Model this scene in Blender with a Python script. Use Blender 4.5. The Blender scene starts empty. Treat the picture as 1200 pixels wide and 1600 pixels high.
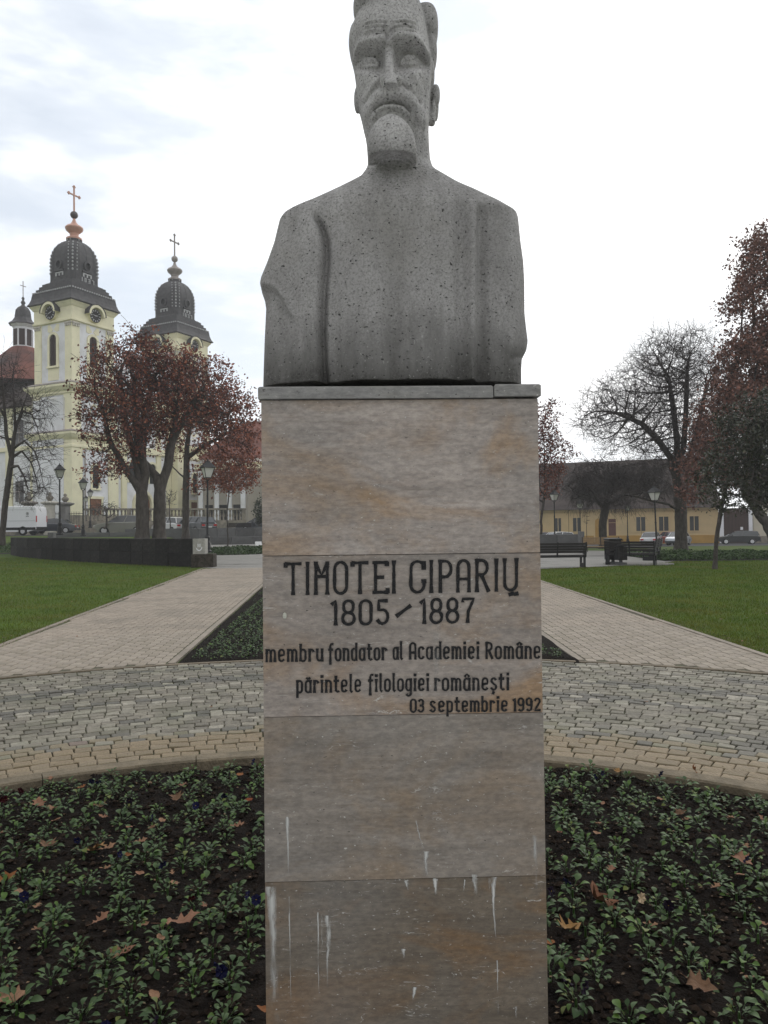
import bpy, math, random
import numpy as np
from mathutils import Vector, Matrix
random.seed(7)
rng = np.random.default_rng(7)
S = bpy.context.scene
COL = S.collection
R_ = math.radians

# ---------------------------------------------------------------- camera
PITCH = math.atan(23/1200); ROLL = R_(0.65)
_F = np.array([0, math.cos(PITCH), math.sin(PITCH)])
_U0 = np.array([0, -math.sin(PITCH), math.cos(PITCH)]); _R0 = np.array([1., 0, 0])
_R = math.cos(ROLL)*_R0 - math.sin(ROLL)*_U0
_U = math.cos(ROLL)*_U0 + math.sin(ROLL)*_R0
CAM = np.array([0, 0, 1.6])
cd = bpy.data.cameras.new('camera'); cam = bpy.data.objects.new('camera', cd); COL.objects.link(cam)
cam.matrix_world = Matrix(((_R[0], _U[0], -_F[0], 0), (_R[1], _U[1], -_F[1], 0), (_R[2], _U[2], -_F[2], 1.6), (0, 0, 0, 1)))
cd.sensor_fit = 'VERTICAL'; cd.sensor_height = 36; cd.sensor_width = 27; cd.lens = 27
cd.clip_start = 0.05; cd.clip_end = 3000
S.camera = cam

def ray(x, y): return _F + _R*(x-600)/1200 - _U*(y-800)/1200
def G(x, y, z=0.0):
    d = ray(x, y); return CAM + d*((z-1.6)/d[2])
def P(x, y, Y):
    d = ray(x, y); return CAM + d*(Y/d[1])
def proj(X, Y, Z):
    vx, vy, vz = X-CAM[0], Y-CAM[1], Z-CAM[2]
    f = vx*_F[0]+vy*_F[1]+vz*_F[2]
    return 600+1200*(vx*_R[0]+vy*_R[1]+vz*_R[2])/f, 800-1200*(vx*_U[0]+vy*_U[1]+vz*_U[2])/f

# ---------------------------------------------------------------- world, sun, exposure
SUN_EL = R_(24); SUN_AZ = R_(28)       # sun behind thin cloud, ahead and to the right
W = bpy.data.worlds.new('World'); S.world = W; W.use_nodes = True
nt = W.node_tree; nt.nodes.clear()
def wn(t, **k):
    n = nt.nodes.new(t)
    for a, b in k.items(): setattr(n, a, b)
    return n
out = wn('ShaderNodeOutputWorld')
sky = wn('ShaderNodeTexSky', sky_type='NISHITA', sun_disc=False, sun_elevation=SUN_EL, sun_rotation=SUN_AZ)
b1 = wn('ShaderNodeBackground'); b1.inputs['Strength'].default_value = 0.12
nt.links.new(sky.outputs[0], b1.inputs['Color'])
tc = wn('ShaderNodeTexCoord')
mp = wn('ShaderNodeMapping'); mp.inputs['Scale'].default_value = (1.0, 1.0, 3.2); mp.inputs['Location'].default_value = (.35, .1, .2)
nt.links.new(tc.outputs['Generated'], mp.inputs['Vector'])
nz = wn('ShaderNodeTexNoise'); nz.inputs['Scale'].default_value = 2.6; nz.inputs['Detail'].default_value = 6; nz.inputs['Roughness'].default_value = .52
nt.links.new(mp.outputs[0], nz.inputs['Vector'])
cr = wn('ShaderNodeValToRGB')
cr.color_ramp.elements[0].position = .36; cr.color_ramp.elements[0].color = (.66, .70, .75, 1)
cr.color_ramp.elements[1].position = .60; cr.color_ramp.elements[1].color = (1.0, 1.0, 1.0, 1)
e = cr.color_ramp.elements.new(.48); e.color = (.86, .875, .89, 1)
nt.links.new(nz.outputs['Fac'], cr.inputs['Fac'])
# brighter towards the sun behind the cloud
sd = (math.sin(SUN_AZ)*math.cos(SUN_EL), math.cos(SUN_AZ)*math.cos(SUN_EL), math.sin(SUN_EL))
dp = wn('ShaderNodeVectorMath', operation='DOT_PRODUCT'); dp.inputs[1].default_value = sd
nrm = wn('ShaderNodeVectorMath', operation='NORMALIZE'); nt.links.new(tc.outputs['Generated'], nrm.inputs[0])
nt.links.new(nrm.outputs[0], dp.inputs[0])
mr = wn('ShaderNodeMapRange', interpolation_type='SMOOTHSTEP'); mr.inputs['From Min'].default_value = -0.3; mr.inputs['From Max'].default_value = 1.0
mr.inputs['To Min'].default_value = 0.88; mr.inputs['To Max'].default_value = 1.42
nt.links.new(dp.outputs['Value'], mr.inputs['Value'])
b2 = wn('ShaderNodeBackground'); nt.links.new(cr.outputs['Color'], b2.inputs['Color']); nt.links.new(mr.outputs[0], b2.inputs['Strength'])
ms = wn('ShaderNodeMixShader')
mf = wn('ShaderNodeMapRange'); mf.inputs['From Min'].default_value = .30; mf.inputs['From Max'].default_value = .44; mf.inputs['To Min'].default_value = .72; mf.inputs['To Max'].default_value = 1.0
nt.links.new(nz.outputs['Fac'], mf.inputs['Value']); nt.links.new(mf.outputs[0], ms.inputs[0])
nt.links.new(b1.outputs[0], ms.inputs[1]); nt.links.new(b2.outputs[0], ms.inputs[2]); nt.links.new(ms.outputs[0], out.inputs[0])
ld = bpy.data.lights.new('sun', 'SUN'); ld.energy = 0.55; ld.angle = R_(25); ld.color = (1, .95, .88)
sun = bpy.data.objects.new('sun', ld); COL.objects.link(sun)
sun.rotation_euler = Vector((-sd[0], -sd[1], -sd[2])).to_track_quat('-Z', 'Y').to_euler()
S.view_settings.view_transform = 'Standard'; S.view_settings.look = 'None'
S.view_settings.exposure = 0.16; S.view_settings.gamma = 1; S.view_settings.use_curve_mapping = False
S.render.engine = 'CYCLES'
S.cycles.use_denoising = True; S.cycles.max_bounces = 6; S.cycles.transparent_max_bounces = 8

# ---------------------------------------------------------------- helpers
def tag(o, label=None, cat=None, group=None, kind=None):
    if label: o['label'] = label
    if cat: o['category'] = cat
    if group: o['group'] = group
    if kind: o['kind'] = kind
    return o
def empty(name, loc=(0, 0, 0), rz=0):
    o = bpy.data.objects.new(name, None); COL.objects.link(o)
    o.location = loc; o.rotation_euler = (0, 0, rz); o.empty_display_size = .2
    return o
def mesh(name, v, f, smooth=False, col=None):
    m = bpy.data.meshes.new(name)
    v = np.asarray(v, dtype=np.float32)
    if isinstance(f, np.ndarray):
        k = f.shape[1]; nf = len(f)
        m.vertices.add(len(v)); m.vertices.foreach_set('co', v.ravel())
        m.loops.add(nf*k); m.loops.foreach_set('vertex_index', f.astype(np.int32).ravel())
        m.polygons.add(nf); m.polygons.foreach_set('loop_start', np.arange(0, nf*k, k, dtype=np.int32))
        m.update(calc_edges=True)
    else:
        m.from_pydata([tuple(map(float, p)) for p in v], [], f)
    if smooth: m.polygons.foreach_set('use_smooth', [True]*len(m.polygons))
    if col is not None:
        a = m.color_attributes.new('Col', 'FLOAT_COLOR', 'POINT')
        c = np.ones((len(v), 4), dtype=np.float32); c[:, :3] = np.asarray(col).reshape(-1, 3) if np.ndim(col) > 1 else col
        a.data.foreach_set('color', c.ravel())
    return m
def link(name, m, mt=None, parent=None, loc=None, rz=None):
    o = bpy.data.objects.new(name, m); COL.objects.link(o)
    if mt is not None and not m.materials: m.materials.append(mt)
    if parent is not None: o.parent = parent
    if loc is not None: o.location = loc
    if rz is not None: o.rotation_euler = (0, 0, rz)
    return o
class MB:
    def __init__(s): s.v = []; s.f = []; s.c = []; s.T = None
    def add(s, v, f, c=(1, 1, 1)):
        n = len(s.v)
        if s.T is not None: v = [s.T @ Vector(p) for p in v]
        s.v += [tuple(p) for p in v]; s.f += [tuple(i+n for i in q) for q in f]; s.c += [c]*len(v)
        return s
    def box(s, a, b, c=(1, 1, 1)):
        x0, y0, z0 = a; x1, y1, z1 = b
        return s.add([(x0, y0, z0), (x1, y0, z0), (x1, y1, z0), (x0, y1, z0), (x0, y0, z1), (x1, y0, z1), (x1, y1, z1), (x0, y1, z1)],
              [(0, 3, 2, 1), (4, 5, 6, 7), (0, 1, 5, 4), (1, 2, 6, 5), (2, 3, 7, 6), (3, 0, 4, 7)], c)
    def cbox(s, c0, sz, c=(1, 1, 1)):
        return s.box([c0[i]-sz[i]/2 for i in range(3)], [c0[i]+sz[i]/2 for i in range(3)], c)
    def bbox(s, a, b, w=.01, c=(1, 1, 1)):          # box with bevelled top edges
        x0, y0, z0 = a; x1, y1, z1 = b
        v = [(x0, y0, z0), (x1, y0, z0), (x1, y1, z0), (x0, y1, z0), (x0, y0, z1-w), (x1, y0, z1-w), (x1, y1, z1-w), (x0, y1, z1-w),
             (x0+w, y0+w, z1), (x1-w, y0+w, z1), (x1-w, y1-w, z1), (x0+w, y1-w, z1)]
        f = [(0, 3, 2, 1), (8, 9, 10, 11)]
        for k in (0, 4):
            for i in range(4): f.append((k+i, k+(i+1) % 4, k+4+(i+1) % 4, k+4+i))
        return s.add(v, f, c)
    def prism(s, poly, a, b, axis='y', c=(1, 1, 1)):  # poly = [(u,w)], extruded along axis from a to b
        n = len(poly)
        def m(p, t):
            if axis == 'y': return (p[0], t, p[1])
            if axis == 'x': return (t, p[0], p[1])
            return (p[0], p[1], t)
        v = [m(p, a) for p in poly]+[m(p, b) for p in poly]
        f = [tuple(range(n)), tuple(range(2*n-1, n-1, -1))]+[(i, i+n, (i+1) % n+n, (i+1) % n) for i in range(n)]
        return s.add(v, f, c)
    def lathe(s, prof, n=12, cx=0, cy=0, c=(1, 1, 1), rot=0, sq=False):
        v = []; f = []
        for r, z in prof:
            for i in range(n):
                a = rot+2*math.pi*i/n; v.append((cx+r*math.cos(a), cy+r*math.sin(a), z))
        for j in range(len(prof)-1):
            for i in range(n): f.append((j*n+i, j*n+(i+1) % n, (j+1)*n+(i+1) % n, (j+1)*n+i))
        f.append(tuple(range(n-1, -1, -1))); f.append(tuple((len(prof)-1)*n+i for i in range(n)))
        return s.add(v, f, c)
    def ring(s, poly_fn, prof, c=(1, 1, 1)):           # stacked polygons: poly_fn(halfwidth) -> pts
        v = []; f = []; n = None
        for h, z in prof:
            pts = poly_fn(h); n = len(pts)
            v += [(p[0], p[1], z) for p in pts]
        for j in range(len(prof)-1):
            for i in range(n): f.append((j*n+i, j*n+(i+1) % n, (j+1)*n+(i+1) % n, (j+1)*n+i))
        f.append(tuple(range(n-1, -1, -1))); f.append(tuple((len(prof)-1)*n+i for i in range(n)))
        return s.add(v, f, c)
    def tube(s, p, q, r0, r1=None, n=8, c=(1, 1, 1)):
        p = Vector(p); q = Vector(q); r1 = r0 if r1 is None else r1
        d = (q-p).normalized(); a = d.orthogonal().normalized(); b = d.cross(a)
        v = [p+(a*math.cos(2*math.pi*i/n)+b*math.sin(2*math.pi*i/n))*r0 for i in range(n)]
        v += [q+(a*math.cos(2*math.pi*i/n)+b*math.sin(2*math.pi*i/n))*r1 for i in range(n)]
        f = [(i, (i+1) % n, n+(i+1) % n, n+i) for i in range(n)]+[tuple(range(n-1, -1, -1)), tuple(range(n, 2*n))]
        return s.add(v, f, c)
    def build(s, name, mt, parent=None, smooth=False, loc=None, rz=None):
        m = mesh(name, s.v, s.f, smooth, s.c)
        return link(name, m, mt, parent, loc, rz)
def smooth_angle(o, deg=40):
    m = o.data
    m.polygons.foreach_set('use_smooth', [True]*len(m.polygons))
    try: m.set_sharp_from_angle(angle=R_(deg))
    except Exception: pass

# ---------------------------------------------------------------- materials
def M(name, c, rough=.8, var=.15, scale=6., c2=None, bump=0., bscale=40., attr=True, metal=0., spec=.3, coat=0., dirt=None, dscale=1.5, coord='Object', stretch=None, detail=6):
    m = bpy.data.materials.new(name); m.use_nodes = True
    n = m.node_tree; L = n.links; bs = n.nodes['Principled BSDF']
    bs.inputs['Roughness'].default_value = rough; bs.inputs['Metallic'].default_value = metal
    bs.inputs['Specular IOR Level'].default_value = spec; bs.inputs['Coat Weight'].default_value = coat
    t = n.nodes.new('ShaderNodeTexCoord'); vec = t.outputs[coord]
    if stretch:
        mp = n.nodes.new('ShaderNodeMapping'); mp.inputs['Scale'].default_value = stretch; L.new(vec, mp.inputs[0]); vec = mp.outputs[0]
    no = n.nodes.new('ShaderNodeTexNoise'); no.inputs['Scale'].default_value = scale; no.inputs['Detail'].default_value = detail; no.inputs['Roughness'].default_value = .6
    L.new(vec, no.inputs['Vector'])
    r = n.nodes.new('ShaderNodeValToRGB')
    if c2 is None:
        a = [max(0, x*(1-var)) for x in c]; b = [x*(1+var) for x in c]
    else: a, b = c, c2
    r.color_ramp.elements[0].position = .32; r.color_ramp.elements[0].color = (*a, 1)
    r.color_ramp.elements[1].position = .68; r.color_ramp.elements[1].color = (*b, 1)
    L.new(no.outputs['Fac'], r.inputs['Fac']); cur = r.outputs['Color']
    if dirt:
        n2 = n.nodes.new('ShaderNodeTexNoise'); n2.inputs['Scale'].default_value = dscale; n2.inputs['Detail'].default_value = 8; n2.inputs['Roughness'].default_value = .65
        L.new(t.outputs[coord], n2.inputs['Vector'])
        mr = n.nodes.new('ShaderNodeMapRange'); mr.inputs['From Min'].default_value = .45; mr.inputs['From Max'].default_value = .7
        L.new(n2.outputs['Fac'], mr.inputs['Value'])
        mx = n.nodes.new('ShaderNodeMix'); mx.data_type = 'RGBA'; L.new(mr.outputs[0], mx.inputs['Factor']); L.new(cur, mx.inputs['A']); mx.inputs['B'].default_value = (*dirt, 1)
        cur = mx.outputs['Result']
    if attr:
        at = n.nodes.new('ShaderNodeVertexColor'); at.layer_name = 'Col'
        mx = n.nodes.new('ShaderNodeMix'); mx.data_type = 'RGBA'; mx.blend_type = 'MULTIPLY'; mx.inputs['Factor'].default_value = 1
        L.new(cur, mx.inputs['A']); L.new(at.outputs['Color'], mx.inputs['B']); cur = mx.outputs['Result']
    L.new(cur, bs.inputs['Base Color'])
    if bump:
        nb = n.nodes.new('ShaderNodeTexNoise'); nb.inputs['Scale'].default_value = bscale; nb.inputs['Detail'].default_value = 5
        L.new(t.outputs[coord], nb.inputs['Vector'])
        bp = n.nodes.new('ShaderNodeBump'); bp.inputs['Strength'].default_value = bump; bp.inputs['Distance'].default_value = .02
        L.new(nb.outputs['Fac'], bp.inputs['Height']); L.new(bp.outputs[0], bs.inputs['Normal'])
    return m

m_grass = M('grass_ground', (.042, .075, .012), .95, c2=(.085, .130, .025), scale=1.1, bump=.8, bscale=60, spec=.1, dirt=(.075, .085, .02), dscale=.5, attr=False)
m_blade = M('grass_blade', (.050, .100, .008), .9, c2=(.105, .170, .020), scale=.8, spec=.06, dirt=(.15, .15, .035), dscale=.45)
m_soil = M('soil', (.0055, .0045, .004), .98, c2=(.018, .0135, .0105), scale=18, bump=1, bscale=70, spec=.08, attr=False)
m_sett = M('granite_sett', (.180, .166, .138), .7, var=.28, scale=22, bump=.5, bscale=60, spec=.3, dirt=(.125, .122, .09), dscale=2.0)
m_joint = M('joint_sand', (.065, .063, .042), .95, c2=(.11, .11, .07), scale=30, bump=.5, attr=False, dirt=(.055, .075, .025), dscale=1.6)
m_paver = M('concrete_paver', (.285, .245, .200), .8, var=.16, scale=30, bump=.35, bscale=90, spec=.25, dirt=(.205, .182, .15), dscale=.9)
m_kerb = M('kerb_stone', (.16, .13, .088), .85, var=.2, scale=14, bump=.6, bscale=50, dirt=(.09, .075, .05), dscale=4)
m_black = M('black_granite', (.006, .0055, .005), .9, c2=(.026, .024, .022), scale=22, bump=1.6, bscale=20, spec=.2, dirt=(.034, .031, .029), dscale=7)
m_grey_gr = M('grey_granite', (.12, .12, .12), .75, var=.2, scale=8, bump=.4, dirt=(.08, .08, .078), dscale=1)
m_iron = M('black_iron', (.012, .012, .013), .5, var=.2, scale=10, spec=.4)
m_frost = M('frosted_glass', (.58, .58, .54), .35, var=.08, scale=4, spec=.5)
m_asph = M('asphalt', (.05, .05, .052), .9, var=.2, scale=3, bump=.3, bscale=50, attr=False)
m_yel = M('pale_yellow_plaster', (.88, .83, .61), .9, var=.05, scale=1.2, dirt=(.70, .655, .48), dscale=.6, spec=.1)
m_whi = M('white_plaster', (.80, .80, .84), .9, var=.04, scale=.8, dirt=(.62, .615, .62), dscale=.45, spec=.1)
m_slate = M('dark_sheet_roof', (.040, .038, .040), .6, c2=(.085, .082, .085), scale=2.2, spec=.3)
m_stud = M('pale_stud', (.45, .45, .46), .5, var=.1)
m_copper = M('copper', (.52, .27, .20), .4, c2=(.62, .36, .28), scale=2)
m_tin = M('weathered_tin', (.30, .265, .25), .5, var=.2, scale=2)
m_dark = M('dark_opening', (.012, .010, .010), .6, var=.3, scale=1.5)
m_shut = M('louvre_wood', (.045, .028, .024), .7, var=.3, scale=2)
m_door = M('brown_door', (.20, .085, .045), .6, var=.2, scale=2, stretch=(6, 6, .6))
m_tile = M('red_roof_tile', (.15, .055, .040), .85, c2=(.25, .10, .075), scale=.9, bump=.6, bscale=8, dirt=(.06, .045, .045), dscale=.16)
m_tile_dk = M('dark_roof_tile', (.040, .031, .028), .85, c2=(.085, .066, .060), scale=.7, bump=.6, bscale=8)
m_ochre = M('ochre_plaster', (.58, .44, .25), .9, var=.07, scale=.7, dirt=(.48, .37, .22), dscale=.3, spec=.1)
m_ochre2 = M('deep_ochre_plaster', (.40, .24, .07), .9, var=.12, scale=.9, spec=.1)
m_pane = M('window_pane', (.035, .035, .037), .12, var=.3, scale=.5, spec=.6)
m_sand = M('old_balustrade_stone', (.27, .24, .195), .9, var=.25, scale=1.5, dirt=(.09, .085, .075), dscale=.9, bump=.4, bscale=12)
m_bark = M('bark', (.045, .038, .033), .95, c2=(.105, .092, .082), scale=9, bump=1, bscale=26, stretch=(1, 1, .35))
m_twig = M('bare_twig', (.060, .050, .048), .9, var=.3, scale=3)
m_redleaf = M('dark_red_leaf', (.165, .078, .062), .75, var=.12, scale=.5, spec=.2)
m_evleaf = M('glossy_evergreen_leaf', (.030, .036, .018), .42, var=.25, scale=2, spec=.55)
m_wood = M('dark_stained_wood', (.018, .015, .014), .55, var=.3, scale=4, stretch=(1, 6, 6))
m_wood2 = M('light_wood', (.22, .15, .08), .6, var=.2, scale=4)
m_gravel = M('fine_gravel', (.20, .19, .175), .95, var=.2, scale=30, bump=.6, bscale=80, dirt=(.16, .15, .14), dscale=1.2, attr=False)
m_tyre = M('tyre', (.012, .012, .012), .9, var=.2)
m_rim = M('rim', (.45, .45, .46), .35, var=.1, metal=.4)
m_glass = M('car_glass', (.03, .034, .038), .06, var=.1, spec=.9)
m_lred = M('tail_light', (.40, .015, .012), .3, var=.1)
m_lamp = M('head_light', (.6, .6, .6), .2, var=.1)
# ================================================================ SETTING: ground, paving
BC = (-0.29, 1.28)          # centre of the round bed
R_IN, R_OUT = 4.11, 8.06
PLZ = (2.0, 40.5, 13.0)     # round plaza: centre, radius
def sstep(a, b, x):
    t = np.clip((np.asarray(x, float)-a)/(b-a), 0, 1); return t*t*(3-2*t)
def ground_z(X, Y):
    X = np.asarray(X, float); Y = np.asarray(Y, float)
    left = 1-sstep(-7, 6, X)
    farleft = sstep(49, 66, Y)*1.15
    mid = np.where(Y < 64.2, .42*np.clip((Y-47)/17, 0, 1), 1.15)
    w = sstep(-26, -23.5, X)
    zl = farleft*(1-w)+mid*w
    zr = -.85*sstep(42, 92, Y)*sstep(2, 14, X)
    return zl*left+zr
def sheet(name, X, Y, Z, mt, **k):
    n, m_ = X.shape
    v = np.stack([X.ravel(), Y.ravel(), Z.ravel()], 1)
    i = np.arange((n-1)*(m_-1)); r = i//(m_-1); c = i % (m_-1); a = r*m_+c
    f = np.stack([a, a+1, a+m_+1, a+m_], 1)
    o = link(name, mesh(name, v, f, True), mt); tag(o, kind='structure', **k); return o
# lawn: one sheet from the paved ring to the horizon
rad = np.concatenate([[R_OUT+.02, 9, 10, 12, 16, 20, 26, 32], np.arange(34, 130, 1.0), [150, 200, 300, 600, 1500]])
ang = np.linspace(0, 2*math.pi, 241)
RR, AA = np.meshgrid(rad, ang, indexing='ij')
X = BC[0]+RR*np.cos(AA); Y = BC[1]+RR*np.sin(AA)
sheet('lawn', X, Y, ground_z(X, Y)-.012, m_grass, label='green mown lawn of the square around the paths')
# joint bed under the setts
rad = np.array([R_IN+.12, R_OUT+.1]); RR, AA = np.meshgrid(rad, ang, indexing='ij')
X = BC[0]+RR*np.cos(AA); Y = BC[1]+RR*np.sin(AA)
ringroot = empty('cobbled_ring'); tag(ringroot, 'ring of grey granite setts with a warm beige inner band around the flower bed', kind='structure')
o = sheet('joint_sand', X, Y, X*0-.008, m_joint); del o['kind']; o['kind'] = 'structure'; o.parent = ringroot
# setts
def sett_poly(w, h, j=.10):
    c = []
    for sx, sy in ((-1, -1), (1, -1), (1, 1), (-1, 1)):
        c.append((sx*w/2+random.uniform(-j, j)*w*.5, sy*h/2+random.uniform(-j, j)*h*.5))
    return c
def sett_geo(poly, top, bev=.005, low=-.03):
    cx = sum(p[0] for p in poly)/4; cy = sum(p[1] for p in poly)/4
    tl = [random.uniform(-.003, .003) for _ in range(4)]
    v = [(p[0], p[1], low) for p in poly]+[(p[0], p[1], top-bev+t) for p, t in zip(poly, tl)]
    for p, t in zip(poly, tl):
        d = math.hypot(p[0]-cx, p[1]-cy); k = (d-bev*1.6)/d
        v.append((cx+(p[0]-cx)*k, cy+(p[1]-cy)*k, top+t))
    f = [(8, 9, 10, 11)]
    for k in (0, 4):
        for i in range(4): f.append((k+i, k+(i+1) % 4, k+4+(i+1) % 4, k+4+i))
    return v, f
setts = []
r = R_IN+.16; row = 0
while r < R_OUT-.06:
    h = random.uniform(.098, .118) if row > 3 else random.uniform(.118, .135)
    rc = r+h/2
    warm = row < 4 or (row == 4 and False)
    pw = .122 if not warm else .135
    n = int(2*math.pi*rc/pw)
    off = .35*math.sin(row*.55)+.08*random.random()
    a = off/rc
    a0 = R_(22)+(off % pw)/rc
    a = a0
    while a < R_(160):
        w = pw*random.uniform(.86, 1.14)
        am = a+w/2/rc; a += w/rc
        wob = .020*math.sin(am*11+row*.2)+.012*math.sin(am*23)
        x = BC[0]+(rc+wob)*math.cos(am); y = BC[1]+(rc+wob)*math.sin(am)
        if abs(x) > .60*y+.4 or y < 2.2: continue
        if warm: c = random.choice([(1.12, .93, .70), (1.22, 1.02, .78), (1.02, .86, .66), (1.15, .98, .78)])
        else:
            u = random.random()
            dark = math.sin(row*.9+2.2*math.sin(am*3))+.5*math.sin(am*7+row*.3)
            if u < .07: c = (1.45, 1.45, 1.42)
            elif u < .18: c = (1.2, 1.2, 1.15)
            elif dark > .65: c = (.60, .61, .62)
            else:
                q = random.uniform(.70, 1.15); c = (q*1.02, q*1.0, q*.95)
            if row in (4, 5) and random.random() < .45: c = (1.12, 1.0, .80)
        setts.append((x, y, am-math.pi/2, w-.0075, h-.0075, c, abs(x-.07) < .19*y, math.hypot(x, y)))
    r += h; row += 1
order = sorted(range(len(setts)), key=lambda i: (setts[i][6], setts[i][7]))
single = set(order[:300])
variants = {}
sb = MB()
for i, (x, y, rz, w, h, c, hid, d) in enumerate(setts):
    if i in single:
        key = (c if c[0] > 1.0 else tuple(round(k*6)/6 for k in c), random.randrange(3))
        if key not in variants:
            v, f = sett_geo(sett_poly(.118, .104), 0.0)
            m = mesh('sett', v, f, False, key[0]); m.materials.append(m_sett); variants[key] = m
        o = link('sett', variants[key], None, ringroot, (x, y, random.uniform(.006, .014)), rz)
        o.scale = (w/.118, h/.104, 1); o.rotation_euler = (random.uniform(-.03, .03), random.uniform(-.03, .03), rz)
    else:
        sb.T = Matrix.Translation((x, y, random.uniform(.004, .014))) @ Matrix.Rotation(rz, 4, 'Z') @ Matrix.Rotation(random.uniform(-.03, .03), 4, 'X')
        v, f = sett_geo(sett_poly(w, h), 0.0); sb.add(v, f, c)
o = sb.build('setts', m_sett, ringroot); o['kind'] = 'stuff'
# bed kerb: arc stones
kerb = empty('bed_kerb', (BC[0], BC[1], 0)); tag(kerb, 'curved beige stone kerb around the round flower bed', kind='structure')
def arc_stone(r0, r1, a0, a1, z0, z1, n=8, bev=.012):
    v = []; f = []
    for i in range(n+1):
        a = a0+(a1-a0)*i/n; ca, sa = math.cos(a), math.sin(a)
        for r, z in ((r0, z0), (r0, z1-bev), (r0+bev, z1), (r1-bev, z1), (r1, z1-bev), (r1, z0)): v.append((r*ca, r*sa, z))
    for i in range(n):
        for k in range(5): f.append((i*6+k, i*6+k+1, (i+1)*6+k+1, (i+1)*6+k))
    f.append((0, 5, 4, 3, 2, 1)); f.append(tuple(n*6+k for k in range(6)))
    return v, f
a = R_(24)
while a < R_(158):
    b = a+.98/4.2
    v, f = arc_stone(R_IN+random.uniform(-.004, .004), R_IN+.145, a+.0007, b-.0007, -.2, .022+random.uniform(-.004, .004))
    link('kerb_stone', mesh('kerb_stone', v, f, False, (random.uniform(.95, 1.1),)*3), m_kerb, kerb); a = b
v, f = arc_stone(R_OUT, R_OUT+.075, R_(18), R_(162), -.1, .012, 160, .004)
o = link('edging_strip', mesh('edging_strip', v, f, False, (1.05, 1.05, 1.1)), m_kerb, ringroot, (BC[0], BC[1], 0))
v, f = arc_stone(R_IN+.03, R_IN+.13, R_(20), R_(160), -.3, .004, 120)
link('mortar_bed', mesh('mortar_bed', v, f, False, (.35, .33, .3)), m_kerb, kerb)
# brick paths
def paver_geo(w, l, z=0.0, bev=.004):
    e = .009
    pts = [(-w/2+e, -l/2), (w/2-e, -l/2), (w/2+e*.6, 0), (w/2-e, l/2), (-w/2+e, l/2), (-w/2-e*.6, 0)]
    n = 6
    v = [(p[0], p[1], -.03) for p in pts]+[(p[0], p[1], z-bev) for p in pts]+[(p[0]*.93, p[1]*.965, z) for p in pts]
    f = [tuple(12+i for i in range(6))]
    for k in (0, 6):
        for i in range(n): f.append((k+i, k+(i+1) % n, k+6+(i+1) % n, k+6+i))
    return v, f
pv = []
for q in (.9, .96, 1.0, 1.05, 1.1):
    v, f = paver_geo(.108, .216); m = mesh('paver', v, f, False, (q, q*random.uniform(.97, 1.0), q*random.uniform(.95, 1))); m.materials.append(m_paver); pv.append(m)
def brick_path(name, label, A, B, wA, wB, side, hidden):
    """A->B is the edge next to the central bed; the path widens towards 'side' (-1 left, +1 right)."""
    root = empty(name); tag(root, label, kind='structure')
    A = np.array(A, float); B = np.array(B, float); L = np.linalg.norm(B-A); d = (B-A)/L; c = np.array([d[1], -d[0]])*side
    poly = [A-d*1.6, B, B+c*wB, A-d*1.6+c*wA]
    m = mesh('path_joint', [(p[0], p[1], -.004) for p in poly], [(0, 1, 2, 3) if side < 0 else (0, 3, 2, 1)])
    o = link('path_joint', m, m_joint, root); o['kind'] = 'structure'
    rzz = math.atan2(d[1], d[0])-math.pi/2
    items = []
    k = 0; w = .12+.056
    while w < max(wA, wB)-.05:
        u = -1.6+(.111 if k % 2 else 0)
        while u < L:
            wid = wA+(wB-wA)*max(0, u)/L
            p = A+d*u+c*w
            if w < wid-.10 and math.hypot(p[0]-BC[0], p[1]-BC[1]) > R_OUT+.125: items.append((p[0], p[1], hidden(p), math.hypot(*p)))
            u += .221
        w += .1125; k += 1
    od = sorted(range(len(items)), key=lambda i: (items[i][2], items[i][3])); near = set(od[:300])
    mb = MB()
    for i, (x, y, h_, d_) in enumerate(items):
        z = random.uniform(.003, .008)
        if i in near: link('paver', random.choice(pv), None, root, (x, y, z), rzz)
        else:
            mb.T = Matrix.Translation((x, y, z)) @ Matrix.Rotation(rzz, 4, 'Z')
            v, f = paver_geo(.108, .216); q = random.uniform(.9, 1.1); mb.add(v, f, (q, q*.985, q*.97))
    o = mb.build('pavers', m_paver, root); o['kind'] = 'stuff'
    for nm, w0A, w0B in (('edging', .0, .0), ('edging', wA-.09, wB-.09)):
        e = MB(); st = -1.5
        # start each edging at the ring
        t0 = next(t for t in np.arange(-1.6, 3, .02) if math.hypot(*(A+d*t+c*(w0A+.05)-np.array(BC))) > R_OUT+.09)
        t = t0
        while t < L:
            t1 = min(t+1.0, L); q = []
            for tt, ww in ((t+.004, 0), (t1-.004, 0), (t1-.004, .085), (t+.004, .085)):
                w0 = w0A+(w0B-w0A)*max(0, tt)/L; p = A+d*tt+c*(w0+ww); q.append((p[0], p[1]))
            e.prism(q if side < 0 else q[::-1], -.06, .018, 'z', (random.uniform(.85, 1.0),)*3); t = t1
        e.build(nm, m_paver, root)
    return root
hid = lambda p: abs(p[0]) < .165*p[1] or abs(p[0]) > .55*p[1]
brick_path('brick_path', 'beige paver path leading towards the church, left of the pedestal', (-2.50, 9.2), (-4.05, 31.0), 2.75, 3.3, -1, hid)
brick_path('brick_path', 'beige paver path leading towards the benches, right of the pedestal', (2.24, 8.9), (2.34, 28.6), 2.35, 2.1, 1, hid)
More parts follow.
